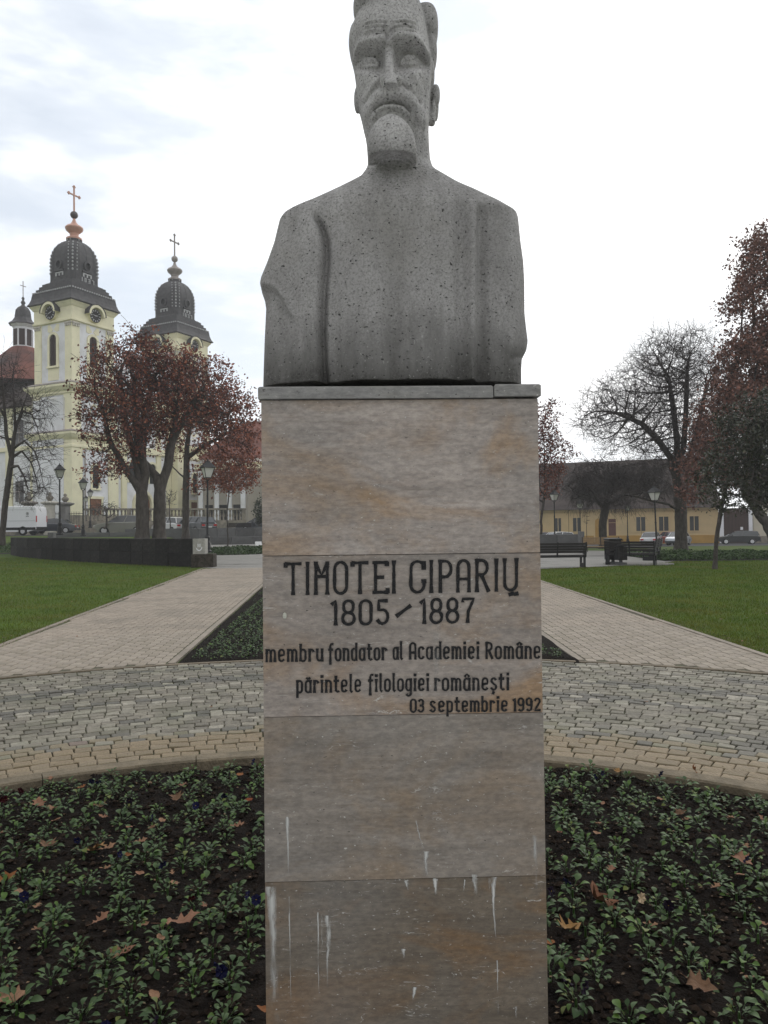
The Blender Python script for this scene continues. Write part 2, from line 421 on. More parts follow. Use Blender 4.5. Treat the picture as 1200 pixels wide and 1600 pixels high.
# plaza
aa = np.linspace(0, 2*math.pi, 97); rr = np.array([0.01, 4, 8, 11, PLZ[2]])
RR, AA = np.meshgrid(rr, aa, indexing='ij'); X = PLZ[0]+RR*np.cos(AA); Y = PLZ[1]+RR*np.sin(AA)
m_plaza = M('plaza_setts', (.20, .195, .18), .85, c2=(.27, .26, .24), scale=9, bump=.7, bscale=14, attr=False, dirt=(.16, .155, .145), dscale=.7)
sheet('plaza', X, Y, ground_z(X, Y)+.004, m_plaza, label='round grey sett plaza with benches behind the pedestal')
# paving that rises from the plaza to the granite wall by the church
U_, Y = np.meshgrid(np.linspace(0, 1, 9), np.linspace(34, 64, 32)); X = -.252*Y+U_*(.252*Y-.16*Y+1)
sheet('sett_pavement', X, Y, ground_z(X, Y)+.012, m_plaza, label='grey sett pavement rising towards the church wall')
# streets
X, Y = np.meshgrid(np.linspace(-75, -6, 40), np.linspace(66.5, 77, 12))
sheet('street', X, Y, ground_z(X, Y)+.02, m_asph, label='asphalt street in front of the church')
X, Y = np.meshgrid(np.linspace(12, 90, 40), np.linspace(66, 92.5, 16))
Y = Y-(X-40)*.14
sheet('street', X, Y, ground_z(X, Y)+.03, m_asph, label='asphalt street in front of the long ochre building')
# narrow walk and planted strip on the right lawn
def walk(pts_near, pts_far, w, label):
    n = 12; a = np.array(pts_near); b = np.array(pts_far)
    X = np.stack([np.linspace(a[0], b[0], n), np.linspace(a[0], b[0], n)]); Y = np.stack([np.linspace(a[1], b[1], n), np.linspace(a[1]+w, b[1]+w, n)])
    sheet('path', X, Y, ground_z(X, Y)+.008, m_paver, label=label)
m_paver_p = m_paver
walk((11.9, 32.6), (40, 32.0), .45, 'narrow pale path on the near side of the planted strip')
walk((13.0, 40.6), (44, 38.6), .5, 'narrow pale path on the far side of the planted strip')
X, Y = np.meshgrid(np.linspace(12, 42, 30), np.linspace(33.1, 40.3, 8))
sheet('flower_strip', X, Y, ground_z(X, Y)+.006, m_soil, label='long planted strip between two pale paths on the right')
walk((-60, 51.0), (-24.5, 51.0), 1.2, 'pale path at the left edge beyond the dark wall')
# soil of the round bed (uneven)
n = 300
X, Y = np.meshgrid(np.linspace(-4.45, 3.9, n), np.linspace(1.4, 5.6, 190))
d = np.hypot(X-BC[0], Y-BC[1])
def vnoise(X, Y, s, seed):
    rg = np.random.default_rng(seed); g = rg.random((64, 64))
    x = (X*s) % 63; y = (Y*s) % 63; i = np.floor(x).astype(int); j = np.floor(y).astype(int); u = x-i; w = y-j
    u = u*u*(3-2*u); w = w*w*(3-2*w)
    return (g[j, i]*(1-u)+g[j, (i+1) % 64]*u)*(1-w)+(g[(j+1) % 64, i]*(1-u)+g[(j+1) % 64, (i+1) % 64]*u)*w-.5
def soil_z(X, Y):
    return -.026+.026*vnoise(X, Y, 2.2, 1)+.034*vnoise(X, Y, 8, 2)+.026*vnoise(X, Y, 19, 3)
Z = soil_z(X, Y)
k = d > R_IN+.05
Z = np.where(k, -.3, Z)
sheet('soil_bed', X, Y, Z, m_soil, label='dark bare soil of the round flower bed')
def soil_at(x, y): return float(soil_z(np.array([x]), np.array([y]))[0])
cl = MB()
ico_v = [(0, 0, 1), (.9, 0, .3), (.28, .85, .3), (-.73, .53, .3), (-.73, -.53, .3), (.28, -.85, .3), (0, 0, -.6)]
ico_f = [(0, 1, 2), (0, 2, 3), (0, 3, 4), (0, 4, 5), (0, 5, 1), (6, 2, 1), (6, 3, 2), (6, 4, 3), (6, 5, 4), (6, 1, 5)]
for _ in range(9000):
    y = random.uniform(2.2, 5.3); x = random.uniform(-.58, .58)*y
    if math.hypot(x-BC[0], y-BC[1]) > R_IN-.03 or (abs(x) < .17*y): continue
    s = random.choice([.006, .008, .011, .015, .02]); q = random.uniform(.7, 1.9)
    cl.T = Matrix.Translation((x, y, soil_at(x, y)+s*.3)) @ Matrix.Rotation(random.uniform(0, 6), 4, 'Z')
    cl.add([(a*s*random.uniform(.7, 1.3), b*s*random.uniform(.7, 1.3), c*s*.8) for a, b, c in ico_v], ico_f, (q, q*.95, q*.9))
m_clod = M('soil_clod', (.008, .006, .005), .98, c2=(.022, .016, .012), scale=30, spec=.08)
o = cl.build('soil_clods', m_clod); tag(o, 'crumbly clods of dark soil in the round bed', kind='stuff')
# soil of the long central bed between the paths
X, Y = np.meshgrid(np.linspace(0, 1, 30), np.linspace(8.6, 30, 120))
XL = -2.46-.0705*(Y-9.2); XR = 2.24+.005*(Y-8.9); X = XL+(XR-XL)*X
ok = np.hypot(X-BC[0], Y-BC[1]) > R_OUT
Z = np.where(ok, .008+.03*(vnoise(X, Y, 5, 4)+.3), -.06)
sheet('soil_bed', X, Y, Z, m_soil, label='dark soil of the long flower bed between the two paver paths')
# grass blades on the near lawns
def blades(name, label, regions, n, hmin, hmax, wide):
    V = []; C_ = []
    pts = []
    for (test, x0, x1, y0, y1, k) in regions:
        yy = 1/rng.uniform(1/y1, 1/y0, k*3); xx = rng.uniform(x0, x1, k*3); m = test(xx, yy); pts.append(np.stack([xx[m], yy[m]], 1)[:k])
    p = np.concatenate(pts); N = len(p)
    a = rng.uniform(0, 2*math.pi, N); h = rng.uniform(hmin, hmax, N)*(1+.03*p[:, 1]); w = wide*(.6+.05*p[:, 1])
    lean = rng.uniform(0, .9, N)*h; b = rng.uniform(0, 2*math.pi, N)
    z = ground_z(p[:, 0], p[:, 1])-.012
    v = np.zeros((N, 3, 3))
    v[:, 0] = np.stack([p[:, 0]-np.cos(a)*w, p[:, 1]-np.sin(a)*w, z], 1)
    v[:, 1] = np.stack([p[:, 0]+np.cos(a)*w, p[:, 1]+np.sin(a)*w, z], 1)
    v[:, 2] = np.stack([p[:, 0]+np.cos(b)*lean, p[:, 1]+np.sin(b)*lean, z+h], 1)
    q = rng.uniform(.65, 1.35, N); c = np.stack([q*rng.uniform(.9, 1.25, N), q, q*rng.uniform(.7, 1.1, N)], 1)
    c = np.repeat(c, 3, axis=0)
    o = link(name, mesh(name, v.reshape(-1, 3), np.arange(N*3).reshape(-1, 3), False, c), m_blade); tag(o, label, 'grass', kind='stuff')
lt = lambda x, y: (x < -5.29+.05*np.sin(y*7)*np.sin(y*2.3)-.0917*(y-10.69)) & (x > -.56*y-.5) & (np.hypot(x-BC[0], y-BC[1]) > R_OUT+.12) & ((x+7.71)*17.82+(y-32.18)*16.38 < -6)
rt = lambda x, y: (x > 4.59+.05*np.sin(y*7)*np.sin(y*2.3)-.015*(y-9.2)) & (x < .56*y+.5) & (np.hypot(x-BC[0], y-BC[1]) > R_OUT+.12) & (np.hypot(x-PLZ[0], y-PLZ[1]) > PLZ[2]+.1) & (y < 32.4)
blades('grass', 'short green grass blades on the lawn left of the paths', [(lt, -25, -4, 8, 46, 90000)], 0, .018, .042, .0028)
blades('grass', 'short green grass blades on the lawn right of the paths', [(rt, 4, 19, 8, 32.4, 90000)], 0, .018, .042, .0028)

# dry leaf crumbs gathered along lawn edges and in the setts
def litter(name, label, pts, size, seed):
    rg = np.random.default_rng(seed); n = len(pts); a = rg.uniform(0, 6.28, n); L = size*rg.uniform(.4, 1.3, n)
    v = np.zeros((n, 4, 3)); z = .012+rg.uniform(0, .012, n)
    for k, (sx, sy) in enumerate(((-1, 0), (0, -.6), (1, 0), (0, .6))):
        v[:, k, 0] = pts[:, 0]+L*(sx*np.cos(a)-sy*np.sin(a)); v[:, k, 1] = pts[:, 1]+L*(sx*np.sin(a)+sy*np.cos(a)); v[:, k, 2] = z+rg.uniform(0, .5, n)*L
    col = np.array([(.55, .36, .20), (.34, .22, .13), (.7, .5, .3), (.3, .2, .14)])[rg.integers(0, 4, n)]*rg.uniform(.5, 1, (n, 1))
    tag(link(name, mesh(name, v.reshape(-1, 3), np.arange(n*4).reshape(-1, 4), False, np.repeat(col, 4, axis=0)), M('leaf_crumb', (.28, .28, .28), .9, var=.2)), label, 'leaf litter', kind='stuff')
yy_ = 1/rng.uniform(1/30, 1/8.8, 900); litter('leaf_litter', 'dry brown leaf crumbs along the edge of the right lawn', np.stack([4.60+np.abs(rng.normal(0, .10, 900)), yy_], 1), .012, 1)
yy_ = 1/rng.uniform(1/30, 1/9.5, 900); litter('leaf_litter', 'dry brown leaf crumbs along the edge of the left lawn', np.stack([-5.36-.0917*(yy_-10.69)-np.abs(rng.normal(0, .10, 900)), yy_], 1), .012, 2)
aa_ = rng.uniform(R_(25), R_(155), 260); rr_ = R_IN+.15+np.abs(rng.normal(0, .25, 260)); litter('leaf_litter', 'small soil and leaf crumbs on the setts next to the bed kerb', np.stack([BC[0]+rr_*np.cos(aa_), BC[1]+rr_*np.sin(aa_)], 1), .007, 3)

yy_ = 1/rng.uniform(1/32, 1/8.6, 700); xx_ = rng.uniform(4.7, 17, 700); k_ = rt(xx_, yy_); litter('leaf_litter', 'scattered small fallen leaves on the right lawn', np.stack([xx_[k_], yy_[k_]+0*xx_[k_]], 1), .028, 4)
yy_ = 1/rng.uniform(1/40, 1/9.5, 900); xx_ = rng.uniform(-22, -5.4, 900); k_ = lt(xx_, yy_); litter('leaf_litter', 'scattered small fallen leaves on the left lawn', np.stack([xx_[k_], yy_[k_]], 1), .028, 5)
yy_ = rng.uniform(2.3, 5.3, 1500); xx_ = rng.uniform(-.58, .58, 1500)*yy_; k_ = (np.hypot(xx_-BC[0], yy_-BC[1]) < R_IN-.05) & (np.abs(xx_) > .17*yy_); litter('leaf_litter', 'bits of dead leaf and stalk strewn over the dark bed soil', np.stack([xx_[k_], yy_[k_]], 1), .007, 6)
# ================================================================ PEDESTAL
PED_YAW = R_(1.7)
ped_c = P(627, 1100, 1.925)                       # centre of the front face
ped = empty('stone_pedestal', (ped_c[0], 1.925, -.06), -(-PED_YAW))
tag(ped, 'tall beige travertine pedestal with carved black inscription under the bust', 'pedestal')
PX, PY = ped_c[0], 1.925
def on_front(px, py, prow=0.0):
    """pixel -> pedestal-local (x, z) on its front face"""
    d = ray(px, py); nx, ny = math.sin(-PED_YAW)*-1, math.cos(PED_YAW)
    nx = -math.sin(PED_YAW); ny = math.cos(PED_YAW)
    # plane through (PX,PY) with normal (nx,ny)
    t = (PX*nx+(PY-prow)*ny)/(d[0]*nx+d[1]*ny)
    p = CAM+d*t
    lx = (p[0]-PX)*math.cos(PED_YAW)+(p[1]-PY)*math.sin(PED_YAW)
    return lx, p[2]+.06
def stone(name, base, warm, wamt, dark, seed, vein=1.0):
    m = bpy.data.materials.new(name); m.use_nodes = True; n = m.node_tree; L = n.links; bs = n.nodes['Principled BSDF']
    def N(t, **k):
        q = n.nodes.new(t)
        for a, b in k.items(): setattr(q, a, b)
        return q
    tc = N('ShaderNodeTexCoord')
    def noise(sc, det, scale, loc=(0, 0, 0), rough=.6, dist=0):
        mp = N('ShaderNodeMapping'); mp.inputs['Scale'].default_value = sc; mp.inputs['Location'].default_value = (loc[0]+seed, loc[1], loc[2]+seed*.7); L.new(tc.outputs['Object'], mp.inputs[0])
        q = N('ShaderNodeTexNoise'); q.inputs['Scale'].default_value = scale; q.inputs['Detail'].default_value = det; q.inputs['Roughness'].default_value = rough; q.inputs['Distortion'].default_value = dist
        L.new(mp.outputs[0], q.inputs['Vector']); return q.outputs['Fac']
    def rng_(s, a, b, c=0, d=1):
        q = N('ShaderNodeMapRange'); q.inputs['From Min'].default_value = a; q.inputs['From Max'].default_value = b; q.inputs['To Min'].default_value = c; q.inputs['To Max'].default_value = d
        L.new(s, q.inputs['Value']); return q.outputs[0]
    def mix(f, a, b, bt='MIX'):
        q = N('ShaderNodeMix'); q.data_type = 'RGBA'; q.blend_type = bt
        if isinstance(f, float): q.inputs['Factor'].default_value = f
        else: L.new(f, q.inputs['Factor'])
        for s, w in (('A', a), ('B', b)):
            if isinstance(w, tuple): q.inputs[s].default_value = (*w, 1)
            else: L.new(w, q.inputs[s])
        return q.outputs['Result']
    layers = noise((1, 1, 7), 8, 3.2, dist=.4)
    c = mix(rng_(layers, .36, .62), tuple(x*.80 for x in base), tuple(x*1.14 for x in base))
    w = noise((1, 1, 1.7), 5, 2.6, (3, 0, 1), dist=.6)
    c = mix(rng_(w, .47, .68, 0, wamt), c, warm)
    dk = noise((1, 1, 5), 9, 4.5, (7, 0, 3), .7)
    c = mix(rng_(dk, .56, .75, 0, .65), c, dark)
    gr = noise((1, 1, 1), 3, 1.6, (11, 0, 5))
    c = mix(rng_(gr, .45, .7, 0, .45), c, (.205, .20, .19))
    fine = noise((1, 1, 2.2), 6, 42, (1, 0, 0), .7)
    c = mix(rng_(fine, .40, .60, 0, .75), c, mix(1.0, c, (.62, .62, .64), 'MULTIPLY'))
    ln = noise((1, 1, 11), 10, 9, (6, 0, 8), .78, .3)
    c = mix(rng_(ln, .52, .66, 0, .8), c, mix(1.0, c, (.80, .76, .71), 'MULTIPLY')); c = mix(rng_(ln, .30, .42, .5, 0), c, mix(1.0, c, (1.14, 1.13, 1.11), 'MULTIPLY'))
    # thin wavy calcite veins, broken up
    vn = noise((1, 1, 5.5), 4, 7, (5, 0, 9), .55, .8)
    ab = N('ShaderNodeMath', operation='SUBTRACT'); L.new(vn, ab.inputs[0]); ab.inputs[1].default_value = .5
    ab2 = N('ShaderNodeMath', operation='ABSOLUTE'); L.new(ab.outputs[0], ab2.inputs[0])
    line = rng_(ab2.outputs[0], .0, .010, 1, 0)
    brk = rng_(noise((1, 1, 2.5), 5, 9, (2, 0, 7), .75), .54, .62)
    mu = N('ShaderNodeMath', operation='MULTIPLY'); L.new(line, mu.inputs[0]); L.new(brk, mu.inputs[1])
    mu2 = N('ShaderNodeMath', operation='MULTIPLY'); L.new(mu.outputs[0], mu2.inputs[0]); mu2.inputs[1].default_value = min(1, .95*vein)
    c = mix(mu2.outputs[0], c, (.50, .49, .46))
    # tiny white flecks and dark pits
    fl = noise((1, 1, 1.6), 2, 95, (4, 0, 2), .5); c = mix(rng_(fl, .68, .73, 0, .75), c, (.48, .47, .44))
    pit = noise((1, 1, 2), 3, 70, (9, 0, 4), .6); pf = rng_(pit, .67, .72); c = mix(pf, c, (.04, .035, .03))
    L.new(c, bs.inputs['Base Color']); bs.inputs['Roughness'].default_value = .62; bs.inputs['Specular IOR Level'].default_value = .35
    hs = N('ShaderNodeMath', operation='SUBTRACT'); L.new(fine, hs.inputs[0]); L.new(pf, hs.inputs[1])
    bp = N('ShaderNodeBump'); bp.inputs['Strength'].default_value = .35; bp.inputs['Distance'].default_value = .003
    L.new(hs.outputs[0], bp.inputs['Height']); L.new(bp.outputs[0], bs.inputs['Normal'])
    return m
ms_ = [stone('travertine_upper', (.37, .325, .29), (.35, .225, .12), .9, (.215, .15, .115), 1.3, .5),  # slab tones vary; the dimming toward the base is painted into them too
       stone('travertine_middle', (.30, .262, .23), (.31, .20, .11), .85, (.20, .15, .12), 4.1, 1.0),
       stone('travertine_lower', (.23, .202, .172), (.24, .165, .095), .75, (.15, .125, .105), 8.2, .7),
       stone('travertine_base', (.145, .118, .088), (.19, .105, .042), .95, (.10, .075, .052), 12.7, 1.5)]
def lz(py): return on_front(628, py)[1]
def lx(px, py): return on_front(px, py)[0]
zs = [lz(623.5), lz(866), lz(1117), lz(1373), .02]
wd = [(-.348, .348), (-.3485, .3495), (-.350, .3515), (-.350, .352)]
xl_top, xr_top = lx(409, 740), lx(842, 740); xl_b, xr_b = lx(415, 1500), lx(856, 1500)
DEP = .62
def slab_quad(z1, z0, xa, xb, mt, name='stone_slab'):
    """front, side and back facing slabs of one course, joints 2 mm wide"""
    g = .0006
    b = MB(); b.bbox((xa, 0, z0+g), (xb, DEP, z1-g), .0016)
    return b.build(name, mt, ped)
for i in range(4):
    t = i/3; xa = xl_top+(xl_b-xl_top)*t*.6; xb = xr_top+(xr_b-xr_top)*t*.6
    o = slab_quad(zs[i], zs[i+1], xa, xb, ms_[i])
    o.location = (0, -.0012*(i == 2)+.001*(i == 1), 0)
b = MB(); b.box((xl_top+.012, .012, 0), (xr_top-.012, DEP-.012, zs[0]-.01)); b.build('mortar_core', M('mortar', (.09, .08, .07), .95, attr=False), ped)
# capping slab: a long piece and a short one at the right, slightly higher
m_conc = stone('weathered_concrete', (.26, .255, .245), (.22, .21, .18), .4, (.12, .118, .112), 21.0, .2)
zc0 = zs[0]+.001; zc1 = on_front(560, 603, .012)[1]
cx0 = on_front(403, 612, .012)[0]; cx1 = on_front(771.5, 612, .012)[0]; cx2 = on_front(845, 612, .012)[0]
b = MB(); b.bbox((cx0, -.012, zc0), (cx1-.0012, DEP+.012, zc1), .004); b.build('cap_slab', m_conc, ped)
b = MB(); b.bbox((cx1+.0012, -.0145, zc0+.003), (cx2, DEP+.012, zc1+.0025), .004); b.build('cap_slab', m_conc, ped)
CAPZ = zc1-.06
# lime runs
m_lime = bpy.data.materials.new('lime_run'); m_lime.use_nodes = True
n_ = m_lime.node_tree; bs_ = n_.nodes['Principled BSDF']; bs_.inputs['Base Color'].default_value = (.48, .48, .46, 1); bs_.inputs['Roughness'].default_value = .9
t_ = n_.nodes.new('ShaderNodeTexCoord'); q_ = n_.nodes.new('ShaderNodeTexNoise'); q_.inputs['Scale'].default_value = 45; q_.inputs['Detail'].default_value = 6
mm_ = n_.nodes.new('ShaderNodeMapping'); mm_.inputs['Scale'].default_value = (1.6, 1, .35); n_.links.new(t_.outputs['Object'], mm_.inputs[0]); n_.links.new(mm_.outputs[0], q_.inputs['Vector'])
r_ = n_.nodes.new('ShaderNodeMapRange'); r_.inputs['From Min'].default_value = .36; r_.inputs['From Max'].default_value = .56; r_.inputs['To Min'].default_value = 0.0; r_.inputs['To Max'].default_value = .68
vc_ = n_.nodes.new('ShaderNodeVertexColor'); vc_.layer_name = 'Col'; sp_ = n_.nodes.new('ShaderNodeMath'); sp_.operation = 'MULTIPLY'
n_.links.new(q_.outputs['Fac'], r_.inputs['Value']); n_.links.new(r_.outputs[0], sp_.inputs[0]); n_.links.new(vc_.outputs['Color'], sp_.inputs[1]); n_.links.new(sp_.outputs[0], bs_.inputs['Alpha'])
def run(pts, w0, w1, a=1.0):
    v = []; f = []; c = []
    n = 14; P2 = []
    for i in range(n+1):
        t = i/n*(len(pts)-1); k = min(int(t), len(pts)-2); u = t-k
        P2.append((pts[k][0]*(1-u)+pts[k+1][0]*u+random.uniform(-.5, .5), pts[k][1]*(1-u)+pts[k+1][1]*u, i/n))
    for px, py, t in P2:
        w = (w0*(1-t)+w1*t)*random.uniform(.75, 1.25)
        for s in (-1, 0, 1):
            x, z = on_front(px+s*w/2, py); v.append((x, -.0018 if s == 0 else -.0015, z))
            e_ = 0. if s else a*(1-t**3)
            c.append((e_ if s == 0 else a*.35*(1-t), )*3)
    for i in range(n):
        for s in (0, 1): f.append((i*3+s, (i+1)*3+s, (i+1)*3+s+1, i*3+s+1))
    link('lime_run', mesh('lime_run', v, f, True, c), m_lime, ped)
for pts, a, b_, al in [([(449, 1276), (450, 1320), (451, 1372)], 6, 2, 1.4), ([(666, 1330), (664, 1345), (667, 1368)], 10, 4, 1.5), ([(650, 1282), (655, 1305), (663, 1330)], 2, 2, 1.4),
                       ([(634, 1375), (638, 1392)], 6, 2, 1.3), ([(680, 1372), (681, 1398)], 8, 4, 2), ([(741, 1366), (744, 1400)], 9, 4, 1.7), ([(772, 1370), (770, 1410), (775, 1470)], 9, 1.5, 2),
                       ([(765, 1372), (764, 1392)], 5, 2, 1.2), ([(726, 1374), (724, 1395)], 3, 1, 1.5), ([(512, 1430), (514, 1475), (511, 1500), (512, 1545)], 9, 1, 1.4), ([(497, 1425), (497, 1500), (499, 1560)], 3, 1, 1.4), ([(503, 1428), (503, 1485)], 3, 1, 1.2),
                       ([(630, 1482), (631, 1498)], 7, 2, 2), ([(648, 1542), (645, 1563)], 8, 2, 2), ([(777, 1500), (778, 1590)], 3, 1, 1.2), ([(423, 1385), (427, 1440), (430, 1600)], 17, 13, 1.4), ([(452, 1400), (453, 1480), (455, 1600)], 3, 1, 1.2),
                       ([(835, 1305), (838, 1395)], 7, 2, .9), ([(683, 975), (682, 1040), (682, 1100)], 11, 12, .3), ([(428, 1377), (480, 1375), (560, 1372)], 2.5, 1.5, 1.3), ([(505, 1500), (530, 1502), (566, 1508)], 3, 1.5, 1.4), ([(806, 1572), (806, 1592)], 4, 2, 1)]:
    run(pts, a, b_, al)
x, z = on_front(445, 962)
b = MB(); b.T = Matrix.Translation((x, -.0015, z)) @ Matrix.Diagonal((.0055, .003, .0085, 1)); b.lathe([(.01, -1), (.7, -.7), (1, 0), (.7, .7), (.01, 1)], 10)
o = b.build('spot_of_paint', M('dull_white', (.42, .42, .36), .6), ped)
# ---- lettering: strokes
def arc(cx, cy, rx, ry, a0, a1, n=9): return [(cx+rx*math.cos(R_(a0+(a1-a0)*i/n)), cy+ry*math.sin(R_(a0+(a1-a0)*i/n))) for i in range(n+1)]
def oval(x0, x1, y0, y1, k=.5):     # rounded tall loop
    r = (x1-x0)/2; cx = (x0+x1)/2; ry = min(r*1.35, (y1-y0)/2)
    return arc(cx, y1-ry, r, ry, 0, 180)+arc(cx, y0+ry, r, ry, 180, 360)+[(x1, y1-ry)]
# glyphs: (advance width, strokes) with cap height 1; lower-case x-height .72
X_ = .74
G_ = {
 'T': (.42, [[(.0, .97), (.42, .97)], [(.0, .97), (.0, .88)], [(.21, .97), (.21, 0)]]),
 'I': (.10, [[(.05, 1), (.05, 0)]]),
 'M': (.40, [[(.04, 0), (.04, 1)], [(.36, 0), (.36, 1)], [(.04, .55), (.36, .55)], [(.04, .95), (.2, .6), (.36, .95)]]),
 'O': (.38, [oval(.02, .36, 0, 1)]),
 'E': (.40, [[(.08, 0), (.08, .97)], [(.02, .97), (.40, .97)], [(.40, .97), (.40, .88)], [(.08, .5), (.30, .5)], [(.02, .02), (.42, .02)], [(.42, .02), (.42, .12)]]),
 'C': (.38, [[(.37, .75), (.37, .97)], arc(.20, .80, .17, .19, 20, 180)+arc(.20, .24, .18, .23, 180, 350)+[(.38, .34)], [(.33, .36), (.42, .36)]]),
 'P': (.36, [[(.05, 0), (.05, 1)], [(.05, .98)]+arc(.19, .73, .15, .25, 90, -90)+[(.05, .48)]]),
 'A': (.34, [[(.02, 0), (.02, .78)]+arc(.17, .78, .15, .21, 180, 0)+[(.32, 0)], [(.02, .40), (.32, .40)]]),
 'R': (.38, [[(.05, 0), (.05, 1)], [(.05, .98)]+arc(.18, .75, .15, .23, 90, -90)+[(.05, .52)], [(.17, .52), (.36, 0)]]),
 'U': (.36, [[(.03, 1), (.03, .22)]+arc(.18, .22, .15, .21, 180, 360)+[(.33, 1)]]),
 '1': (.16, [[(.0, .86), (.11, 1), (.11, 0)]]),
 '8': (.36, [oval(.04, .32, .5, 1), oval(.01, .35, 0, .5)]),
 '0': (.36, [oval(.02, .34, 0, 1)]),
 '5': (.36, [[(.30, .98), (.06, .98), (.06, .58)]+arc(.17, .31, .16, .30, 110, -150)]),
 '7': (.34, [[(.0, .88), (.0, .98), (.34, .98), (.17, .45), (.15, 0)]]),
 '-': (.50, [[(.0, .28), (.48, .68)]]),
 '3': (.36, [arc(.17, .74, .14, .24, 150, -90)+[(.12, .5)], arc(.16, .26, .17, .25, 90, -150)]),
 '2': (.36, [arc(.18, .76, .15, .22, 160, -30)+[(.02, .03), (.35, .03)]]),
 '9': (.36, [oval(.02, .32, .45, 1), [(.32, .75), (.32, .3)]+arc(.17, .25, .15, .23, 0, -140)]),
 'm': (.52, [[(.04, 0), (.04, X_)], [(.04, .52)]+arc(.15, .52, .11, .20, 150, 0)+[(.26, 0)], [(.26, .52)]+arc(.37, .52, .11, .20, 150, 0)+[(.48, 0)]]),
 'e': (.34, [[(.04, .36), (.30, .40), (.30, .55)]+arc(.17, .56, .13, .17, 0, 180)+[(.04, .2)]+arc(.17, .19, .13, .17, 180, 330)]),
 'b': (.34, [[(.04, 1.05), (.04, .02)], oval(.04, .30, 0, .72)]),
 'r': (.26, [[(.04, 0), (.04, X_)], [(.04, .5)]+arc(.15, .54, .10, .17, 170, 20)]),
 'u': (.34, [[(.04, X_), (.04, .2)]+arc(.17, .2, .13, .18, 180, 360), [(.30, X_), (.30, 0)]]),
 'f': (.24, [[(.24, 1.02), (.14, 1.04), (.09, .9), (.09, -.22)], [(.0, .68), (.22, .68)]]),
 'o': (.34, [oval(.03, .31, 0, .73)]),
 'n': (.34, [[(.04, 0), (.04, X_)], [(.04, .5)]+arc(.17, .52, .13, .20, 165, 0)+[(.30, 0)]]),
 'd': (.34, [[(.30, 1.05), (.30, 0)], oval(.04, .30, 0, .72)]),
 'a': (.34, [[(.30, X_), (.30, 0)], oval(.03, .30, 0, .72)]),
 't': (.26, [[(.10, .98), (.10, .1), (.2, .0), (.25, .05)], [(.0, .70), (.24, .70)]]),
 'l': (.14, [[(.05, 1.08), (.05, .06), (.12, .0)]]),
 'i': (.12, [[(.06, X_), (.06, 0)], [(.06, .93), (.06, 1.03)]]),
 'c': (.32, [arc(.17, .56, .13, .17, 20, 180)+[(.04, .2)]+arc(.17, .19, .13, .17, 180, 340)]),
 'p': (.34, [[(.04, X_), (.04, -.30)], oval(.04, .30, 0, .72)]),
 'g': (.34, [oval(.03, .30, .02, .72), [(.30, X_), (.30, -.16)]+arc(.17, -.16, .13, .15, 0, -150)]),
 's': (.30, [arc(.15, .56, .12, .17, 30, 190)+[(.15, .37)]+arc(.15, .18, .13, .17, 60, -160)]),
}
G_['ă'] = (.34, G_['a'][1]+[arc(.17, .93, .09, .08, 200, 340)])
G_['â'] = (.34, G_['a'][1]+[[(.06, .86), (.17, 1.0), (.28, .86)]])
G_['ș'] = (.30, G_['s'][1]+[[(.15, -.12), (.11, -.24)]])
G_['S'] = (.34, G_['s'][1])
G_['Ŭ'] = (.40, [[(.03, 1), (.03, .22)]+arc(.19, .22, .16, .21, 180, 360)+[(.35, 1)], [(.16, -.13), (.26, -.1)], [(.30, -.12), (.38, -.10)]])
m_ink = M('inscription_paint', (.010, .010, .011), .65, var=.4, scale=60, bump=.5, bscale=200, spec=.3)
def write(text, u0, u1, vb0, vb1, cap, pen, name_label, flare=1.35):
    """text set from pixel u0 to u1 with the baseline running vb0 -> vb1; cap height and pen width in pixels"""
    mb = MB(); gap = .145
    tot = sum((G_[ch][0] if ch != ' ' else .2) for ch in text)+gap*(len(text)-1)
    k = (u1-u0)/tot; u = u0; dep = 0
    for ch in text:
        if ch == ' ': u += (.2+gap)*k; continue
        w, st = G_[ch]
        for s in st:
            # resample, jitter
            pts = []
            for i in range(len(s)-1):
                (x0, y0), (x1, y1) = s[i], s[i+1]
                L = math.hypot((x1-x0)*k, (y1-y0)*cap); nn = max(1, int(L/(pen*1.6)))
                for j in range(nn): pts.append((x0+(x1-x0)*j/nn, y0+(y1-y0)*j/nn))
            pts.append(s[-1])
            q = []
            for (x, y) in pts:
                px = u+x*k; bl = vb0+(vb1-vb0)*(px-u0)/max(1, u1-u0)
                q.append((px, bl-y*cap))
            n = len(q); v = []; closed = math.hypot(q[0][0]-q[-1][0], q[0][1]-q[-1][1]) < .3
            dep += 1; dy = -.0016-.00002*(dep % 6)
            for i in range(n):
                a = q[max(0, i-1)] if not (closed and i == 0) else q[-2]
                c = q[min(n-1, i+1)] if not (closed and i == n-1) else q[1]
                dx, dz = c[0]-a[0], c[1]-a[1]; L = math.hypot(dx, dz) or 1; nx, nz = -dz/L, dx/L
                ww = pen/2*random.uniform(.84, 1.14)*(1+.18*abs(nx))
                if not closed and (i == 0 or i == n-1): ww *= flare
                x, y = q[i]
                if not closed and i == 0: x -= dx/L*pen*.35; y -= dz/L*pen*.35
                if not closed and i == n-1: x += dx/L*pen*.35; y += dz/L*pen*.35
                for sg in (1, -1):
                    X0, Z0 = on_front(x+nx*ww*sg, y+nz*ww*sg); v.append((X0, dy, Z0))
            mb.add(v, [(2*i, 2*i+1, 2*i+3, 2*i+2) for i in range(n-1)])
        u += (w+gap)*k
    o = mb.build('inscription', m_ink, ped)
    o['label'] = name_label
    return o
def U(u): return 410+u/2.6667
def V(v): return 860+v/2.6667
write('TIMOTEI', U(97), U(555), V(183), V(176), 49, 4.3, 'first name in tall black capitals')
write('CIPARIŬ', U(615), U(1066), V(176), V(166), 49, 4.3, 'surname in tall black capitals')
